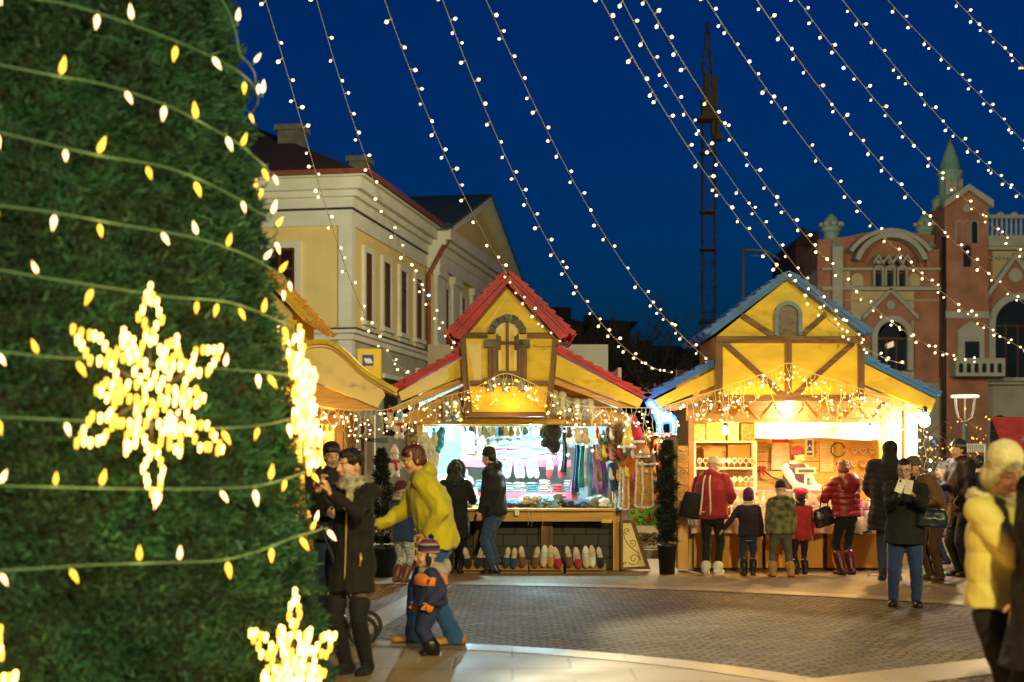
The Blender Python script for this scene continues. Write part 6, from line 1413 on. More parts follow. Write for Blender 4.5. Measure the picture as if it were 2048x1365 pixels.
PEOPLE = {}
def person(px, Y, h, face, label, group=None, lean=0, side=0, hy=0, hp=0, roll=0, hands=(None, None), feet=None, coat=None, hem=.42, bulk=1.0, puff=False, legs=FJD, legw=1.0, flare=0, shoes=LEA, boot=0, shoe_s=1.0,
           hair=None, hairm=HBR, hat=None, hatm=FBK, hood=None, hoodm=None, collar=None, scarf=None, tone=(.62, .36, .22), vox=.011, cvox=.015, gloves=None, seed=1, extras=(), hh=None, curls=.35, closed=False, base=0.0, coatwr=.019, wide=1.0, handdirs=(None, None), elbow=(None, None), lips=(.42, .10, .08), brow=(.03, .015, .01), stock=None, hats=1.0):
    """a standing figure; body frame: -Y forward, +X its own left. hands: (right, left) wrist targets in that frame"""
    s = h / 1.7; kid = h < 1.42; hh = hh or (.232 if not kid else .205); hk = hh / .232
    root = thing('person', ((px - CX) * Y / F, Y, base), label, 'person', group, rz=R(face))
    neckz = h - hh - (.035 if kid else .05); shz = neckz - .045 * s; hipz = h * (.49 if not kid else .46); kneez = hipz * .53
    la, lo = math.sin(R(lean)), math.cos(R(lean)); T = rz(0) @ Matrix.Rotation(R(side), 3, 'Y') @ rx(R(lean)); P0 = Vector((0, 0, hipz))
    def tor(x, y, z, f=1.0):   # point of the upper body, bent forward above the hips
        u = max(0.0, (z - hipz)) / (shz - hipz); A = Matrix.Rotation(R(side) * min(1, u * 1.5), 3, 'Y') @ rx(R(lean) * (.55 + .45 * min(1, u)))
        return P0 + A @ Vector((x, y, z - hipz))
    W = .175 * s * (0.92 if kid else 1) * wide
    N = tor(0, 0, neckz); S = tor(0, 0, shz); SR, SL_ = tor(-W, 0, shz - .01), tor(W, 0, shz - .01)
    HM = Matrix.Rotation(R(side * .5), 3, 'Y') @ rz(R(hy)) @ rx(R(lean * .45 + hp)) @ Matrix.Rotation(R(roll), 3, 'Y')
    HC = N + (T @ Vector((0, -.012, .045 * hk))) + HM @ Vector((0, -.012, .098 * hk))
    l1, l2 = .285 * s, .25 * s
    arms = []
    for i, sh in enumerate((SR, SL_)):
        sg = -1 if i == 0 else 1; tg = hands[i]
        if tg is None: tg = sh + Vector((sg * .05, -.03 - .02 * s, -(l1 + l2) * .985))
        else: tg = Vector(tg)
        hint = elbow[i] or (sg * .5, .6, -.5)
        e, w_ = ikjoint(sh, tg, l1, l2, hint); arms.append((sh, e, w_))
    feet = feet or ((-.085 * s, 0), (.085 * s, 0)); LG = []
    for i, (fx, fy) in enumerate(feet):
        sg = -1 if i == 0 else 1; hp_ = Vector((sg * .085 * s, 0, hipz - .02)); an = Vector((fx, fy + .02, .085 * s)); kn, an = ikjoint(hp_, an, (hipz - kneez) , kneez - .06 * s, (sg * .12, -1, 0)); LG.append((hp_, kn, an))
    # --- body
    b = MB(); A_ = Vector
    ring_ = lambda c, rx_, ry_, M: [c + M @ Vector((rx_ * math.cos(a), ry_ * math.sin(a), 0)) for a in [2 * math.pi * j / 18 for j in range(18)]]
    def TM(z):
        u = max(0.0, (z - hipz)) / (shz - hipz); return Matrix.Rotation(R(side) * min(1, u * 1.5), 3, 'Y') @ rx(R(lean) * (.55 + .45 * min(1, u)))
    b.loft([ring_(tor(0, 0, z), a * s, c * s, TM(z)) for z, a, c in ((hipz - .08, .11, .08), (hipz, .15, .105), (hipz + (shz - hipz) * .4, .125, .09), (hipz + (shz - hipz) * .8, .155, .105), (shz, .13, .08), (neckz + .01, .055, .055))], SKIN)
    b.cap(N - (T @ Vector((0, 0, .04))), HC + HM @ Vector((0, .015, -.05 * hk)), .055 * s * (1 if not kid else 1.05), .05 * hk, SKIN)
    head_prims(b, HM, HC, hk)
    gl = MB()
    for i, (sh, e, w_) in enumerate(arms):
        sg = -1 if i == 0 else 1; b.cap(S, sh, .05 * s, .05 * s, SKIN); b.cap(sh, e, .047 * s, .036 * s, SKIN); b.cap(e, w_, .036 * s, .026 * s, SKIN)
        d = (w_ - e).normalized(); hd = handdirs[i]; d2 = Vector(hd[0]) if hd else d; nn = Vector(hd[1]) if hd else Vector((-sg, -.2, 0)); tb = Vector(hd[2]) if hd else Vector((0, -1, 0))
        hand_prims(b, w_, d2, nn, tb, curls if not isinstance(curls, tuple) else curls[i], s * (1 if not kid else 1.0))
        if gloves: gl.ell(w_ + d2.normalized() * .07 * s, (.045 * s, .045 * s, .07 * s), gloves, d2.to_track_quat('Z', 'Y').to_matrix(), 12, 8)
    for i, (a, k_, n_) in enumerate(LG):
        b.cap(a, k_, .068 * s, .045 * s, SKIN); b.cap(k_, n_, .045 * s, .030 * s, SKIN); b.cap(n_ + Vector((0, .02, -.045 * s)), n_ + Vector((0, -.09 * s, -.055 * s)), .026 * s, .020 * s, SKIN)
    put('body', fuse(b, vox, 1, 'body', colf=face_color(HM, HC, hk, tone, closed=closed, lips=lips, brow=brow), factor=.4), root, world=False)
    if gloves: put('mittens', gl, root, world=False)
    # --- trousers, shoes
    b = MB(); b.ell((0, .005, hipz - .01), (.165 * s * legw, .12 * s * legw, .12 * s), legs)
    for i, (a, k_, n_) in enumerate(LG):
        b.cap(a, k_, .095 * s * legw, .066 * s * legw, legs); b.cap(k_, n_ + Vector((0, 0, -.01)), .066 * s * legw, (.052 + flare) * s * legw, legs)
        if flare: b.cap(k_.lerp(n_, .5), n_ + Vector((0, 0, -.035)), (.058 + flare * .5) * s, (.06 + flare) * s, legs)
    put('trousers' if not stock else 'tights', fuse(b, cvox, 2, 'trousers', wr=.010 * s if not stock else .002, wf=26, seed=seed, zmin=.02), root, world=False)
    for i, (a, k_, n_) in enumerate(LG):
        b = MB(); ss = s * shoe_s * (1.12 if kid else 1); f = Vector((n_.x, n_.y, 0)); sg = -1 if i == 0 else 1; tw = rz(R(sg * 8))
        b.cap(f + tw @ Vector((0, .045, .045)) * ss, f + tw @ Vector((0, -.11, .035)) * ss, .045 * ss, .036 * ss, shoes, 12); b.ell(f + tw @ Vector((0, -.12, .03)) * ss, (.046 * ss, .065 * ss, .035 * ss), shoes, tw); b.cap(f + Vector((0, .03, .05)) * ss, n_ + Vector((0, .0, .03)), .047 * ss, .047 * ss, shoes)
        if boot: 
            top_ = n_.lerp(k_, min(1, boot)); b.cap(n_, n_.lerp(top_, .6), .060 * s * legw, .076 * s * legw, shoes); b.cap(n_.lerp(top_, .6), top_, .076 * s * legw, .076 * s * legw, shoes)
            if boot > 1: b.cap(k_, k_.lerp(a, boot - 1), .077 * s * legw, .098 * s * legw, shoes)
        so = put('boot' if boot else 'shoe', fuse(b, .010, 2, 'shoe', zmin=.012), root, world=False)
        b = MB(); b.loft([[f + tw @ (Vector((.047 * math.cos(q) * (1 - .12 * math.sin(q)), -.045 + .128 * math.sin(q), z_)) * ss) for q in [2 * math.pi * j / 18 for j in range(18)]] for z_ in (.002, .022)], SOLE if shoes is not SNK else SNK, smooth=False); put('sole', b, so, world=False)
    # --- coat
    if coat:
        b = MB(); hz = h * hem; B = bulk; Z = lambda u: hipz + (shz - hipz) * u; rr = []
        if hz < hipz:
            for u in (0, .35, .75): z = hz + (hipz - hz) * u; yb = .0; rr.append(ring_(Vector((sum(l[1].x for l in LG) / 2 * (1 - u), (LG[0][1].y + LG[1][1].y) / 2 * (1 - u) * .5 + .01, z)), (.205 - .012 * u) * s * B, (.155 - .01 * u) * s * B, Matrix.Identity(3)))
            st0 = 0.02
        else: st0 = (hz - hipz) / (shz - hipz)
        for u, a, c in ((0, .19, .145), (.3, .172, .13), (.62, .185, .14), (.85, .185, .125), (1.0, .145, .095)):
            if u >= st0 or (u == 0 and hz < hipz): rr.append(ring_(tor(0, .005, Z(u)), a * s * B * (wide if u > .5 else 1), c * s * B, TM(Z(u))))
        if hz >= hipz: rr.insert(0, ring_(tor(0, .005, hz), .19 * s * B, .145 * s * B, TM(hz)))
        rr.append(ring_(tor(0, 0, neckz + .005), .078 * s, .078 * s, TM(neckz))); b.loft(rr, coat)
        for sh, e, w_ in arms:
            b.cap(S + (sh - S) * .4, sh, .07 * s * B, .073 * s * B, coat); b.cap(sh, e, .075 * s * B, .060 * s * B, coat); b.cap(e, e.lerp(w_, .93), .060 * s * B, .047 * s * B, coat)
        if hood == 'down':
            b.ell(tor(0, .075 * s, neckz + .01), (.125 * s, .075 * s, .085 * s), coat, TM(shz)); b.ell(tor(0, .02, neckz + .02), (.10 * s, .085 * s, .045 * s), coat, TM(shz))
        if collar: b.lathe(tor(0, .0, neckz - .01), [(.085 * s, -.02), (.088 * s, .03), (.082 * s, .07), (.075 * s, .072)], coat, 16, M=TM(shz))
        pf = None
        if puff:
            inv = None
            def pf(co, s=s, la=la, lo=lo, pu=puff):
                q = (co[:, 2] - hipz) * lo - (co[:, 1]) * la
                return .011 * np.abs(np.sin((q + .012 * np.sin(co[:, 0] * 19)) * math.pi / (.085 if pu != 'soft' else .15))) ** (.6 if pu != 'soft' else .35) - .004
        ct = put('coat' if hem < .45 else 'jacket', fuse(b, cvox, 3, 'coat', wr=coatwr * (.5 if puff else 1), wf=16, seed=seed, puff=pf), root, world=False)
    if hood == 'up':
        hm = hoodm or coat; b = MB(); b.ell(HC + HM @ Vector((0, .035, .03)) * hk, (.105 * hk, .115 * hk, .125 * hk), hm, HM); b.cap(HC + HM @ Vector((0, .05, -.05)) * hk, tor(0, .05, neckz - .03), .10 * hk, .12 * s, hm)
        me = fuse(b, cvox, 2, 'hood', wr=.008, wf=16, seed=seed + 3)
        Mi = HM.transposed()
        for v in me.vertices:   # open the hood at the face
            q = Mi @ (v.co - HC)
            if q.y < -.035 * hk and abs(q.x) < .08 * hk and -.12 * hk < q.z < .10 * hk: v.co += HM @ Vector((0, min(.09, -(q.y + .035 * hk) + .005), 0))
        put('hood', me, root, world=False)
    if hood in ('fur', 'furup'):
        b = MB()
        if hood == 'fur': c_, r1, r2, MM = tor(0, .03, neckz + .005), .115 * s, .10 * s, TM(shz)
        else: c_, r1, r2, MM = HC + HM @ Vector((0, -.045, 0)) * hk, .105 * hk, .13 * hk, HM @ rx(R(90))
        b.tube([c_ + MM @ Vector((r1 * math.cos(a), r2 * math.sin(a), .02 * math.sin(a))) for a in [k_ * .35 for k_ in range(18)]], .042 * s, hoodm, 9, closed=True)
        if hood == 'furup': b.ell(HC + HM @ Vector((0, .045, .02)) * hk, (.105 * hk, .10 * hk, .12 * hk), hoodm, HM); b.ell(tor(0, .05, neckz + .02), (.15 * s, .11 * s, .09 * s), hoodm); b.cap(HC, tor(0, .03, neckz), .09 * s, .12 * s, hoodm)
        put('fur_hood', fuse(b, .012, 0, 'fur', wr=.028, wf=75, seed=seed), root, world=False)
    if scarf:
        b = MB()
        for k_ in range(3):
            c_ = tor(0, -.012, neckz + .0 + k_ * .026); b.tube([c_ + TM(shz) @ Vector(((.092 - .006 * k_) * s * math.cos(a), (.098 - .006 * k_) * s * math.sin(a), .014 * math.sin(a + k_ * 2))) for a in [j * .393 for j in range(16)]], .030 * s, scarf, 9, closed=True)
        b.cap(tor(.03, -.10 * s, neckz), tor(.045, -.125 * s, neckz - .13), .034 * s, .03 * s, scarf)
        put('scarf', fuse(b, .009, 1, 'scarf', wr=.016, wf=48, seed=seed), root, world=False)
    # --- hair
    def E2(b, p, r, m, rot=None): b.ell(HC + HM @ (Vector(p) * hk), [x * hk for x in r], m, HM @ rot if rot else HM, 16, 10)
    if hair:
        b = MB(); E2(b, (0, .034, .044), (.083, .094, .088), hairm); E2(b, (0, -.004, .078), (.066, .082, .050), hairm)
        if hair in ('bob', 'short', 'curly'):
            E2(b, (0, .055, -.005), (.083, .07, .085), hairm)
            for s_ in (-1, 1): E2(b, (s_ * .068, .022, -.005 if hair != 'short' else .02), (.020, .045, .062 if hair != 'short' else .04), hairm)
            if hair != 'curly': 
                for k_ in range(5): E2(b, (-.045 + .024 * k_, -.062 + .006 * abs(k_ - 1), .072 - .004 * k_), (.022, .028, .024), hairm, Euler((.4, .3 * (k_ - 2), 0)).to_matrix())
            else: E2(b, (0, -.04, .085), (.07, .05, .035), hairm)
        if hair in ('bun', 'pony'):
            E2(b, (0, .10, .02 if hair == 'bun' else .05), (.036, .036, .036), hairm)
            for s_ in (-1, 1): E2(b, (s_ * .056, .0, .042), (.030, .064, .050), hairm)
            if hair == 'pony': b.cap(HC + HM @ Vector((0, .12, .04)) * hk, HC + HM @ Vector((0, .13, -.10)) * hk, .026, .014, hairm)
        if hair == 'long':
            for s_ in (-1, 1): b.cap(HC + HM @ Vector((s_ * .07, .02, .02)) * hk, HC + HM @ Vector((s_ * .085, .01, -.13)) * hk, .026, .022, hairm)
            b.cap(HC + HM @ Vector((0, .07, .02)) * hk, HC + HM @ Vector((0, .09, -.14)) * hk, .07, .05, hairm)
        put('hair', fuse(b, .009 if vox < .008 else .012, 1, 'hair', wr=.008 if hair != 'curly' else .02, wf=60, seed=seed), root, world=False)
    if hat:
        b = MB(); tilt = HM @ rx(R(-14)); c_ = HC + HM @ Vector((0, .016, .022)) * hk
        if hat in ('beanie', 'pompom', 'stripe'):
            prof = [(.086, .0), (.0895, .012), (.090, .045), (.0865, .047), (.084, .075), (.066, .106), (.035, .124), (.006, .130)]
            b.lathe(c_, [(r_ * hk, z * hk) for r_, z in prof], hatm, 22, sx=1, sy=1.14, M=tilt)
            ho = put('hat', b, root, world=False)
            if hat == 'pompom': b = MB(); b.ell(c_ + tilt @ Vector((0, 0, .145)) * hk, (.032 * hk,) * 3, FNV); put('pompom', fuse(b, .008, 0, 'p', wr=.01, wf=120), ho, world=False)
        if hat == 'helmet':   # knitted hood style cap covering ears
            if hats > 1: E2(b, (0, .02, .075), (.095, .108, .10), hatm); E2(b, (0, .06, -.03), (.093, .08, .09), hatm)
            E2(b, (0, .018, .045), (.088, .104, .095), hatm); E2(b, (0, .045, -.01), (.086, .078, .085), hatm)
            for s_ in (-1, 1): E2(b, (s_ * .066, -.005, -.02), (.024, .045, .06), hatm)
            put('hat', fuse(b, .01, 1, 'hat', wr=.006, wf=60), root, world=False)
        if hat == 'beret':
            b.lathe(c_, [(.080, .005), (.088, .02), (.118, .040), (.125, .062), (.100, .088), (.05, .100), (.006, .104)], hatm, 22, sx=hk, sy=hk * 1.05, M=tilt); put('hat', fuse(b, .010, 1, 'hat', wr=.01, wf=40), root, world=False)
    M4 = Matrix.Translation(root.location) @ Matrix.Rotation(R(face), 4, 'Z')
    inf = dict(root=root, M=M4, HC=HC, HM=HM, tor=tor, N=N, arms=arms, LG=LG, s=s, hk=hk, hipz=hipz, shz=shz, neckz=neckz, TM=TM)
    return inf
def wv(p, v): return p['M'] @ Vector(v)
def child(p, name, b): return put(name, b, p['root'], world=False)
def bag(p, name, c, size, m, lab, strap=None, cat='bag', tilt=0):
    """a handbag in world space near a person; c in the body frame"""
    W0 = wv(p, c); Mx = p['M'].to_3x3() @ Euler((0, tilt, 0)).to_matrix(); t = thing('handbag', W0, lab, cat)
    b = MB(); sx, sy, sz = size; rings = [[W0 + Mx @ Vector((sx * k * (abs(math.cos(a)) ** .6) * (1 if math.cos(a) > 0 else -1), sy * k2 * (abs(math.sin(a)) ** .7) * (1 if math.sin(a) > 0 else -1), z * sz)) for a in [2 * math.pi * j / 20 for j in range(20)]] for z, k, k2 in ((-.5, .92, .85), (-.46, 1.0, 1), (0, 1.02, 1.05), (.35, .9, .7), (.5, .82, .35))]
    b.loft(rings, m); put('bag_body', fuse(b, .010, 2, 'bag', wr=.008, wf=22, seed=5), t)
    if strap:
        b = MB(); b.tube([wv(p, q) for q in strap], .009, m, 6); put('strap', b, t)
    return t
def phone(W0, M3, m, lab, size=(.072, .009, .148), back=None):
    t = thing('smartphone', W0, lab, 'phone'); b = MB(); b.obox(W0, size, M3, m); put('case', b, t)
    b = MB(); b.obox(W0 + M3 @ Vector((-.018, -size[1] / 2 - .001, .05)), (.022, .003, .03), M3, blk); put('camera_lens', b, t)
    b = MB(); b.obox(W0 + M3 @ Vector((0, size[1] / 2 + .001, 0)), (size[0] * .9, .002, size[2] * .92), M3, emit('phone_screen', (.5, .6, .8), .8)); put('screen', b, t); return t

# 1 woman photographing, front left
WOOL = fabric('coat_wool', (.014, .011, .011), bscale=200); 
SCF = mat('scarf_print', (.30, .27, .22), .9, .6, 26, .5, 80, col2=(.55, .50, .40)); TIG = fabric('tights', (.10, .07, .055), bump=.05); VEL = fabric('boots_velvet', (.010, .008, .008))
a = person(706, 10.5, 1.69, -24, 'woman in a long black coat and patterned scarf taking a photo', hy=-24, hp=5, hands=((-.045, -.41, 1.37), (.055, -.41, 1.35)), elbow=((-.5, .3, -1), (.6, .35, -1)), coat=WOOL, hem=.365, bulk=.98, legs=TIG, legw=.86, stock=True, shoes=VEL, boot=1.28, hair='bun', hairm=HBK, scarf=SCF, vox=.0058, cvox=.010, curls=.75, seed=3, coatwr=.022,
    handdirs=(((.25, -.15, .9), (.9, -.3, 0), (0, -.2, .9)), ((-.35, -.15, .85), (-.9, -.3, 0), (0, -.2, .9))), feet=((-.07, .0), (.07, .06)), tone=(.66, .37, .22), wide=.93)
phone(wv(a, (-.02, -.475, 1.475)), a['M'].to_3x3() @ Euler((0, .12, 0)).to_matrix(), mat('phone_dark', (.03, .022, .02), .4), 'dark phone held up by the woman in the long black coat', size=(.078, .011, .15))
b = MB(); zip_ = mat('zip_gold', (.65, .45, .10), .35, .2, 30, metal=.6); 
def front(p, x, z, extra=.0, hz0=None):
    c_ = p['tor'](x, 0, z) if z > p['hipz'] else Vector((x, .01, z)); return c_ + Vector((0, -1, 0)) * extra
pts = []
for k in range(16):
    u = k / 15; z = .64 + (1.36 - .64) * u; rr_ = .150 if z < a['hipz'] else .137; pts.append(front(a, .012 + .02 * u, z, rr_ + .004))
b.tube(pts, .006, zip_, 6); child(a, 'zip', b)
b = MB(); z = .86; b.tube([Vector((.125, -.108, z + .05)), Vector((.128, -.11, z)), Vector((.12, -.115, z - .05))], .009, zip_, 6); b.tube([Vector((.125, -.108, z + .05)), Vector((.135, -.098, z))], .007, zip_, 6); child(a, 'pocket_trim', b)
# 2 man in a black beanie behind her
a = person(663, 14.0, 1.76, 8, 'man in a black beanie and dark jacket standing behind the photographing woman', hy=10, hp=6, hat='beanie', hatm=FBK, coat=FCH, hem=.46, bulk=1.12, legs=FJD, collar=True, hands=((-.05, -.28, 1.08), (.10, -.28, 1.10)), hair='short', hairm=HBR, seed=5)
b = MB(); b.obox(a['tor'](0, -.165, a['shz'] - .10), (.30, .02, .045), Matrix.Identity(3), fabric('stripe_pale', (.5, .42, .2))); child(a, 'chest_stripe', b)
# 3 woman in the yellow jacket
YJ = fabric('yellow_fleece', (.56, .47, .010), var=.12, bscale=120, bump=.25)
a = person(876, 12.2, 1.76, -84, 'auburn haired woman in a bright yellow jacket leaning forward with her arm out', lean=14, hy=12, hp=12, coat=YJ, hem=.465, bulk=1.30, hood='down', legs=FBL, legw=1.12, flare=.022, shoes=LTAN, boot=0, shoe_s=1.1, hair='bob', hairm=HRD, hands=((-.10, -.50, 1.03), (.17, -.10, .96)), elbow=((-.3, .2, -1), (.4, .6, -.4)), feet=((-.10, -.22), (.09, .12)), vox=.0062, cvox=.011, seed=8, coatwr=.026, curls=(.25, .5), handdirs=(((-.05, -.9, -.15), (.1, -.1, -1), (.9, -.3, 0)), None), tone=(.60, .33, .20), wide=1.0)
YW = a
# 4 toddler
KN = mat('knit_stripes', (.12, .03, .09), .9, .3, 8, .3)
def stripe_mat(name, cols, period, axis=2):
    m, n, l, p = _new(name); tc = n.new('ShaderNodeTexCoord'); sp = n.new('ShaderNodeSeparateXYZ'); l.new(tc.outputs['Object'], sp.inputs[0])
    mm = n.new('ShaderNodeMath'); mm.operation = 'DIVIDE'; l.new(sp.outputs[axis], mm.inputs[0]); mm.inputs[1].default_value = period; fr = n.new('ShaderNodeMath'); fr.operation = 'FRACT'; l.new(mm.outputs[0], fr.inputs[0])
    rp = n.new('ShaderNodeValToRGB'); rp.color_ramp.interpolation = 'CONSTANT'; e = rp.color_ramp.elements
    while len(e) < len(cols): e.new(.5)
    for i, c in enumerate(cols): e[i].position = i / len(cols); e[i].color = c4(c)
    l.new(fr.outputs[0], rp.inputs[0]); l.new(rp.outputs[0], p.inputs['Base Color']); p.inputs['Roughness'].default_value = .9
    no = n.new('ShaderNodeTexNoise'); no.inputs['Scale'].default_value = 150; l.new(tc.outputs['Object'], no.inputs[0]); bp = n.new('ShaderNodeBump'); bp.inputs['Strength'].default_value = .4; bp.inputs['Distance'].default_value = .01; l.new(no.outputs['Fac'], bp.inputs['Height']); l.new(bp.outputs[0], p.inputs['Normal']); return m
KS = stripe_mat('knit_stripe_hat', [(.02, .02, .06), (.35, .28, .28), (.22, .02, .06), (.10, .03, .12), (.35, .28, .28), (.20, .02, .07), (.02, .02, .06)], .11)
SNO = fabric('snowsuit_navy', (.022, .028, .10))
a = person(861, 11.55, .93, -80, 'toddler in a striped knit hat and navy snowsuit with an orange chest band', hat='pompom', hatm=KS, hh=.205, coat=SNO, hem=.44, bulk=1.85, legs=SNO, legw=1.75, shoes=LEA, boot=.3, scarf=None, hands=((-.10, -.10, .42), (.165, -.03, .44)), hp=4, vox=.007, cvox=.011, seed=11, gloves=None, coatwr=.02, tone=(.66, .38, .22))
org = fabric('orange_band', (.95, .25, .02)); gfl = fabric('grey_fleece', (.36, .33, .29)); orm = fabric('mitten_orange', (.75, .22, .02))
s_ = a['s']; b = MB(); b.lathe(a['tor'](0, .003, a['shz'] - .045), [(.185 * s_ * 1.42, -.045), (.20 * s_ * 1.5, -.04), (.19 * s_ * 1.5, .02), (.15 * s_ * 1.45, .05)], org, 20, sx=1.12, sy=.86, caps=False); child(a, 'orange_band', b)
b = MB(); b.ell(a['tor'](0, .07, a['neckz'] + .005), (.095, .09, .055), gfl, Euler((R(-35), 0, 0)).to_matrix()); b.lathe(a['tor'](0, 0, a['neckz'] - .01), [(.10, -.03), (.105, .01), (.09, .035)], gfl, 16); b.ell(a['tor'](0, .13, a['neckz'] + .03), (.085, .045, .07), gfl); child(a, 'fleece_hood', fuse(b, .01, 2, 'fleece', wr=.008, wf=40))
b = MB(); w_ = a['arms'][1][2]; b.ell(w_ + Vector((0, 0, -.03)), (.032, .036, .048), orm); b.ell(a['arms'][0][2] + Vector((0, 0, -.03)), (.032, .036, .048), orm); child(a, 'mittens', b)
b = MB()
for s2 in (-1, 1): b.ell(a['HC'] + a['HM'] @ Vector((s2 * .064, .004, -.035)), (.012, .026, .058), FNV, a['HM'])
child(a, 'ear_flaps', b)
# 5 child in a burgundy hat near the conifer
a = person(803, 18.3, 1.30, 150, 'small child in a burgundy hat, fur hooded blue jacket and patterned leggings', hat='beanie', hatm=fabric('burgundy', (.10, .012, .02)), hood='fur', hoodm=furw, coat=fabric('blue_jacket', (.015, .04, .12)), hem=.40, bulk=1.1, legs=mat('leggings', (.30, .36, .42), .9, .6, 40, .1, col2=(.6, .62, .6)), shoes=LBR, boot=.5, hy=-40, seed=13)
# 6 dark fur hooded shopper
a = person(911, 19.75, 1.57, 172, 'shopper in a long black coat and dark fur hood at the red stall counter', hood='furup', hoodm=mat('fur_dark', (.02, .022, .022), .95, .6, 20, 1, 60, col2=(.06, .065, .06)), coat=FBK, hem=.30, bulk=1.12, legs=FBK, hands=((-.16, -.33, .98), (.14, -.36, .95)), seed=14, legw=.95)
# 7 man at the stall
NVC = fabric('jacket_blueblack', (.016, .020, .026))
a = person(990, 19.7, 1.765, -108, 'man in a black beanie, dark jacket and blue jeans looking at the knitwear', hat='beanie', hatm=FBK, hood='down', coat=NVC, hem=.455, bulk=1.18, collar=True, legs=FJN, legw=1.05, shoes=LEA, hp=14, hy=-8, lean=4, hands=((-.2, -.12, .84), (.20, -.14, .86)), seed=15, hair='short', hairm=HBK, cvox=.013, coatwr=.024)
# 8 person in red jacket
RJ = fabric('red_jacket', (.27, .006, .012), bump=.2); CRM = fabric('cream_trim', (.62, .52, .34)); 
a = person(1424, 19.55, 1.66, 160, 'person in a red jacket with cream stripes and a cream hat bending to the sweets', lean=16, side=4, hat='beanie', hatm=fabric('cream_hat', (.46, .42, .26)), coat=RJ, hem=.46, bulk=1.3, collar=True, hood='down', legs=FBK, legw=1.0, shoes=SNK, shoe_s=1.15, boot=.12, hp=20, hy=-25, hands=((-.2, -.25, 1.0), (.16, -.40, 1.02)), seed=16, cvox=.013)
b = MB()
for x, x2 in ((-.015, -.01), (.13, .06)): b.tube([a['tor'](x + (x2 - x) * k / 8, .172 * (1 - .3 * (k == 8)), .80 + (a['shz'] + .02 - .80) * k / 8) for k in range(9)], .014, CRM, 6)
b.tube([a['tor'](x, .178, .84) for x in (.07, .13)], .008, YEL, 6); child(a, 'stripe', b)
bag(a, 'bag', (.27, .06, .95), (.15, .08, .36), FBK, 'large black shoulder bag hanging on the red jacketed person', strap=[(.27, .06, 1.1), (.22, .05, 1.3), (.17, -.02, 1.43)], tilt=-.2)
b = MB()
for k in range(7): q = wv(a, (.20 + .02 * k, .1, .80)); b.tube([q, q + Vector((.004 * k, 0, -.12))], .006, [W_, SKY, GRY][k % 3], 4)
tag(put('fringed_scarf', b, origin=wv(a, (.24, .1, .8))), 'white and blue scarf fringe dangling from the large black bag', 'scarf')
# 9..11 three children
PRP = fabric('purple_coat', (.035, .012, .05))
a = person(1497, 19.4, 1.20, 178, 'child in a purple coat and purple hat, holding out the left hand', hat='helmet', hatm=fabric('purple_hat', (.07, .012, .09)), coat=PRP, hem=.44, bulk=1.15, legs=FJD, shoes=LEA, boot=.6, scarf=CRM, hands=((-.20, -.02, .47), (.36, -.05, .60)), seed=17, cvox=.013)
CAMO = mat('camouflage', (.05, .06, .025), .9, .5, 13, .3, 60, col2=(.22, .20, .09), detail=2)
a = person(1562, 19.15, 1.30, 176, 'child in a camouflage coat with olive fur collar and tan boots', hat='beanie', hatm=FBK, hood='fur', hoodm=mat('fur_olive', (.12, .10, .03), .95, .6, 20, 1, 60, col2=(.3, .25, .08)), coat=CAMO, hem=.44, bulk=1.3, legs=fabric('grey_trousers', (.09, .085, .07)), legw=1.1, shoes=LTAN, boot=.4, shoe_s=1.15, hp=18, seed=18, cvox=.013, feet=((-.13, 0), (.11, 0)))
a = person(1601, 19.6, 1.19, -178, 'child in a red coat with a black collar and pink beret', hat='beret', hatm=fabric('pink_beret', (.75, .01, .09)), coat=fabric('red_coat', (.34, .008, .02)), hem=.40, bulk=1.15, legs=FBK, shoes=LEA, boot=.5, scarf=FBK, seed=19, hair='short', hairm=HBR, cvox=.013, hands=((-.18, -.03, .5), (.2, -.1, .52)))
# 12 vendor
VST = fabric('vest_aubergine', (.05, .02, .07)); SLV = fabric('sleeve_pale_blue', (.45, .52, .66), sheen=.4)
a = person(1590, 21.3, 1.68, 28, 'vendor in a burgundy beanie and pale blue fleece sleeves behind the sweets counter', hat='beanie', hatm=fabric('beanie_burgundy', (.16, .01, .05)), coat=SLV, hem=.5, bulk=1.1, legs=FBK, hy=30, hp=16, hands=((.02, -.34, 1.03), (.24, -.30, 1.05)), seed=20, hair='short', hairm=HBR, base=.1, cvox=.013, collar=True)
b = MB(); b.loft([[a['tor'](0, 0, z) + Vector((x_ * math.cos(q), y_ * math.sin(q), 0)) for q in [2 * math.pi * j / 20 for j in range(20)]] for z, x_, y_ in ((.9, .215, .17), (1.15, .20, .155), (1.35, .205, .158), (1.42, .16, .12))], VST); child(a, 'vest', fuse(b, .013, 2, 'vest', wr=.01, wf=14))
# 13 woman in the red puffer
PUF = mat('puffer_red', (.25, .010, .016), .38, .15, 4, .2, 20)
a = person(1692, 19.5, 1.60, -160, 'ginger haired woman in a shiny red puffer jacket with a fur trimmed hood', hair='curly', hairm=HGN, hood='fur', hoodm=furb, coat=PUF, puff=True, hem=.50, bulk=1.22, legs=FBK, legw=1.02, shoes=LRED, boot=.62, hands=((-.18, -.38, 1.02), (.16, -.38, 1.04)), hp=14, lean=4, seed=21, cvox=.012)
b = MB(); b.ell(a['tor'](0, .15, a['shz'] - .03), (.15, .06, .16), PUF); child(a, 'hood', fuse(b, .013, 2, 'h', wr=.01, wf=20))
bag(a, 'bag', (.28, -.12, .80), (.15, .075, .27), LEA, 'black leather handbag hanging from the arm of the red puffer woman', strap=[(.22, -.12, .92), (.20, -.10, 1.25), (.17, -.04, 1.33), (.28, -.14, 1.2), (.33, -.13, .92)], tilt=.25)
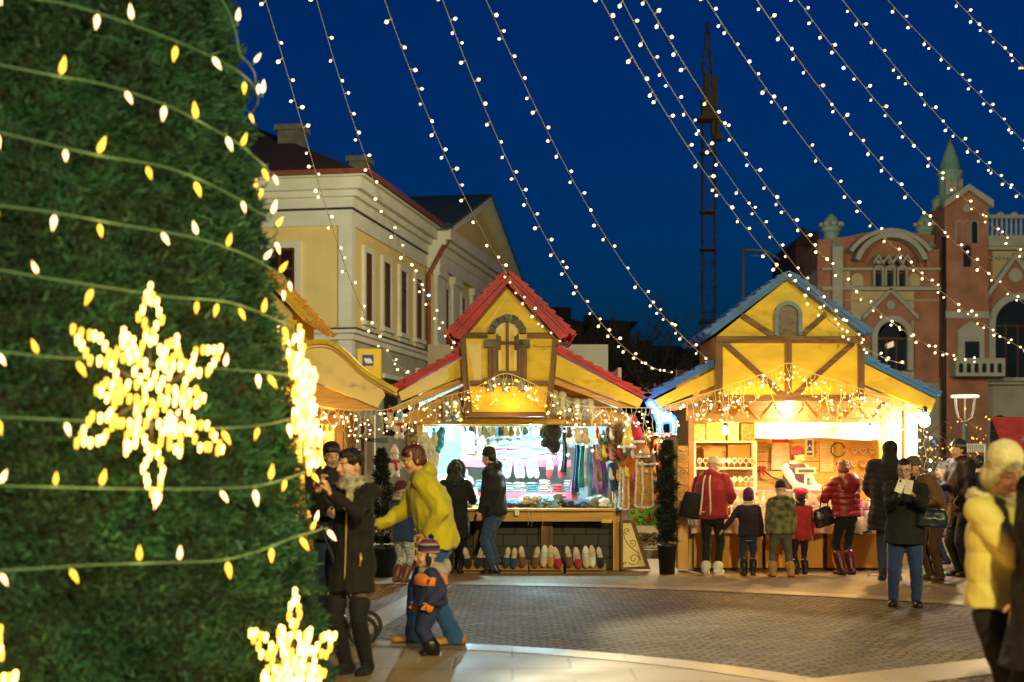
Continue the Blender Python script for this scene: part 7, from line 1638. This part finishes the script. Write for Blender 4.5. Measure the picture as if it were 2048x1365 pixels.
# 14 big dark coat seen from behind
a = person(1780, 18.6, 1.83, 165, 'tall person in a dark padded coat with the hood up, back to the camera', hood='up', coat=fabric('coat_aubergine', (.022, .014, .02)), puff=True, hem=.36, bulk=1.35, legs=FJD, shoes=LEA, hands=((-.2, -.3, 1.05), (.2, -.3, 1.1)), hp=8, seed=22, cvox=.013, wide=1.05)
# 15 woman photographing on the right
DBR = fabric('coat_brownblack', (.020, .014, .011), bscale=160)
a = person(1810, 15.35, 1.61, -14, 'woman in glasses and a brown black coat photographing with a pale phone case', hair='curly', hairm=HBK, hy=-8, hp=4, coat=DBR, hem=.42, bulk=1.24, hood='fur', hoodm=mat('fur_black', (.012, .010, .010), .95, .5, 20, 1, 60), legs=fabric('jeans_vivid', (.012, .035, .14), bscale=160), legw=1.22, shoes=LEA, hands=((-.07, -.42, 1.20), (.09, -.40, 1.19)), elbow=((-.45, .3, -1), (.5, .3, -1)), seed=23, vox=.0075, cvox=.012, curls=.7, feet=((-.12, .02), (.12, -.03)), handdirs=(((.3, -.2, .8), (.7, -.2, .3), (0, -.2, .9)), ((-.5, -.2, .6), (-.8, -.3, 0), (0, -.2, .9))), shoe_s=1.1, tone=(.58, .33, .22), wide=.98, base=0)
W15 = a
mp_ = a['M'].to_3x3(); t = phone(wv(a, (-.06, -.50, 1.31)), mp_ @ Euler((0, .35, .1)).to_matrix(), mat('case_pale', (.72, .68, .55), .5), 'pale phone held up by the woman in glasses', size=(.078, .011, .145))
b = MB(); b.obox(wv(a, (.025, -.495, 1.30)), (.078, .008, .15), mp_ @ Euler((0, .18, -.2)).to_matrix(), mat('case_pale', (.7, .65, .5))); put('flip_cover', b, t)
b = MB()
for s2 in (-1, 1): b.tube([a['HC'] + a['HM'] @ Vector((s2 * .031 + .021 * math.cos(q), -.104, .002 + .016 * math.sin(q))) for q in [j * .63 for j in range(10)]], .0022, blk, 5, closed=True); b.tube([a['HC'] + a['HM'] @ Vector((s2 * .052, -.100, .005)), a['HC'] + a['HM'] @ Vector((s2 * .078, .0, .008))], .002, blk, 4)
b.tube([a['HC'] + a['HM'] @ Vector((-.01, -.110, .003)), a['HC'] + a['HM'] @ Vector((.01, -.110, .003))], .002, blk, 4); child(a, 'glasses', b)
bag(a, 'bag', (.27, -.08, .96), (.17, .075, .20), mat('bag_petrol', (.010, .02, .024), .3, .2, 8, .1), 'dark petrol handbag on the arm of the woman in glasses', strap=[(.16, -.1, 1.05), (.20, -.16, 1.15), (.27, -.18, 1.18), (.33, -.12, 1.12), (.35, -.08, 1.02)], tilt=.08)
# 16 man in brown jacket, bending
a = person(1868, 18.7, 1.72, -62, 'man in a brown jacket and olive beanie bending over by the stall wing', lean=30, hat='beanie', hatm=fabric('olive_beanie', (.09, .085, .045)), coat=fabric('brown_jacket', (.22, .11, .04)), hem=.49, bulk=1.3, legs=fabric('corduroy', (.085, .04, .018)), legw=1.1, shoes=LBR, hands=((-.1, -.5, 1.05), (.16, -.42, 1.05)), hp=4, seed=24, cvox=.013)
b = MB(); b.lathe(a['tor'](0, .005, .88), [(.235, -.035), (.245, 0), (.235, .04)], fabric('lining_yellow', (.5, .33, .03)), 20, sx=1, sy=.78, M=a['TM'](.88)); child(a, 'hem_band', b)
# 17 man in a striped beanie
a = person(1925, 19.2, 1.86, -72, 'tall man in a grey striped beanie and black jacket with open hands', hat='beanie', hatm=stripe_mat('beanie_stripe', [(.02, .02, .018), (.02, .02, .018), (.16, .15, .13), (.02, .02, .018)], .13), coat=fabric('jacket_plum_black', (.018, .012, .013)), hem=.49, bulk=1.15, collar=True, legs=FBK, legw=1.08, shoes=LEA, hp=6, hands=((-.05, -.34, 1.20), (.15, -.20, 1.0)), seed=25, hair='short', hairm=HBR, cvox=.013, lean=3)
# 18/19 two people further back
a = person(1958, 22.6, 1.66, 150, 'dark haired person in black partly behind the striped beanie man', hair='curly', hairm=HBK, coat=FBK, hem=.4, bulk=1.1, legs=FBK, seed=26, vox=.014)
a = person(1888, 21.5, 1.55, -100, 'person in a pale green grey hat hidden behind the two men', hat='beanie', hatm=fabric('sage_hat', (.22, .26, .18)), coat=FNV, hem=.44, bulk=1.05, legs=FJD, seed=27, vox=.014)
# 20 woman in the pale puffer, front right
PAL_ = mat('puffer_pale', (.78, .66, .16), .6, .1, 3, .25, 18); KNP = mat('knit_pale', (.62, .55, .27), .95, .2, 12, .7, 70, sheen=.4)
a = person(1996, 7.35, 1.67, 40, 'woman in a pale yellow puffer coat and fluffy knitted hat looking down', hat='helmet', hatm=KNP, hy=-22, hp=14, coat=PAL_, puff='soft', hem=.50, bulk=1.08, legs=FBK, legw=.95, shoes=LEA, hands=((.06, -.30, 1.02), (.28, -.34, 1.08)), elbow=((-1, .25, -.35), (1, 0, -.5)), hood='fur', hoodm=KNP, seed=28, vox=.006, cvox=.010, closed=True, hats=1.2, tone=(.66, .36, .22), lips=(.42, .09, .09), wide=.95)
# 21 person in dark coat at the right edge
a = person(2112, 6.85, 1.78, -80, 'person in dark brown coat cut off by the right edge, facing the pale puffer', hair='short', hairm=HBR, coat=fabric('coat_dark_brown', (.022, .013, .009)), hem=.33, bulk=1.3, legs=FBK, shoes=LEA, hood='fur', hoodm=furb, hands=((-.15, -.10, .9), (.24, -.08, .88)), seed=29, vox=.009, cvox=.012, hp=18)
# stroller behind the black coat woman
STX = thing('stroller', (at(690, 0, 12.25).x, 12.25, 0), 'dark stroller with spoked wheels mostly hidden behind the long black coat', 'stroller'); sx = STX.location.x
for i, (dx, dy) in enumerate(((.17, -.18), (-.13, -.18), (.17, .22), (-.13, .22))):
    c = Vector((sx + dx, 12.25 + dy, .135)); b = MB(); b.tube([c + Vector((.118 * math.cos(q), 0, .118 * math.sin(q))) for q in [j * .262 for j in range(24)]], .017, SOLE, 8, closed=True); wh = put('wheel', b, STX)
    b = MB(); b.tube([c + Vector((.1 * math.cos(q), 0, .1 * math.sin(q))) for q in [j * .262 for j in range(24)]], .006, grm, 6, closed=True)
    for j in range(9): q = j * .698; b.tube([c, c + Vector((.1 * math.cos(q), 0, .1 * math.sin(q)))], .0035, grm, 4)
    b.cap(c - Vector((0, .02, 0)), c + Vector((0, .02, 0)), .018, .018, blk, 8); put('rim', b, wh)
b = MB()
for dy in (-.15, .19): b.tube([(sx - .13, 12.25 + dy, .135), (sx + .0, 12.25 + dy, .55), (sx - .18, 12.25 + dy, .98)], .012, grm, 6); b.tube([(sx + .17, 12.25 + dy, .135), (sx - .08, 12.25 + dy, .55)], .012, grm, 6)
b.tube([(sx - .18, 12.1, .98), (sx - .18, 12.44, .98)], .014, blk, 6); put('frame', b, STX)
b = MB(); b.ell((sx - .02, 12.27, .5), (.16, .14, .08), FCH); b.ell((sx - .12, 12.27, .68), (.06, .14, .2), FCH); put('seat', fuse(b, .014, 3, 'seat', wr=.01), STX)
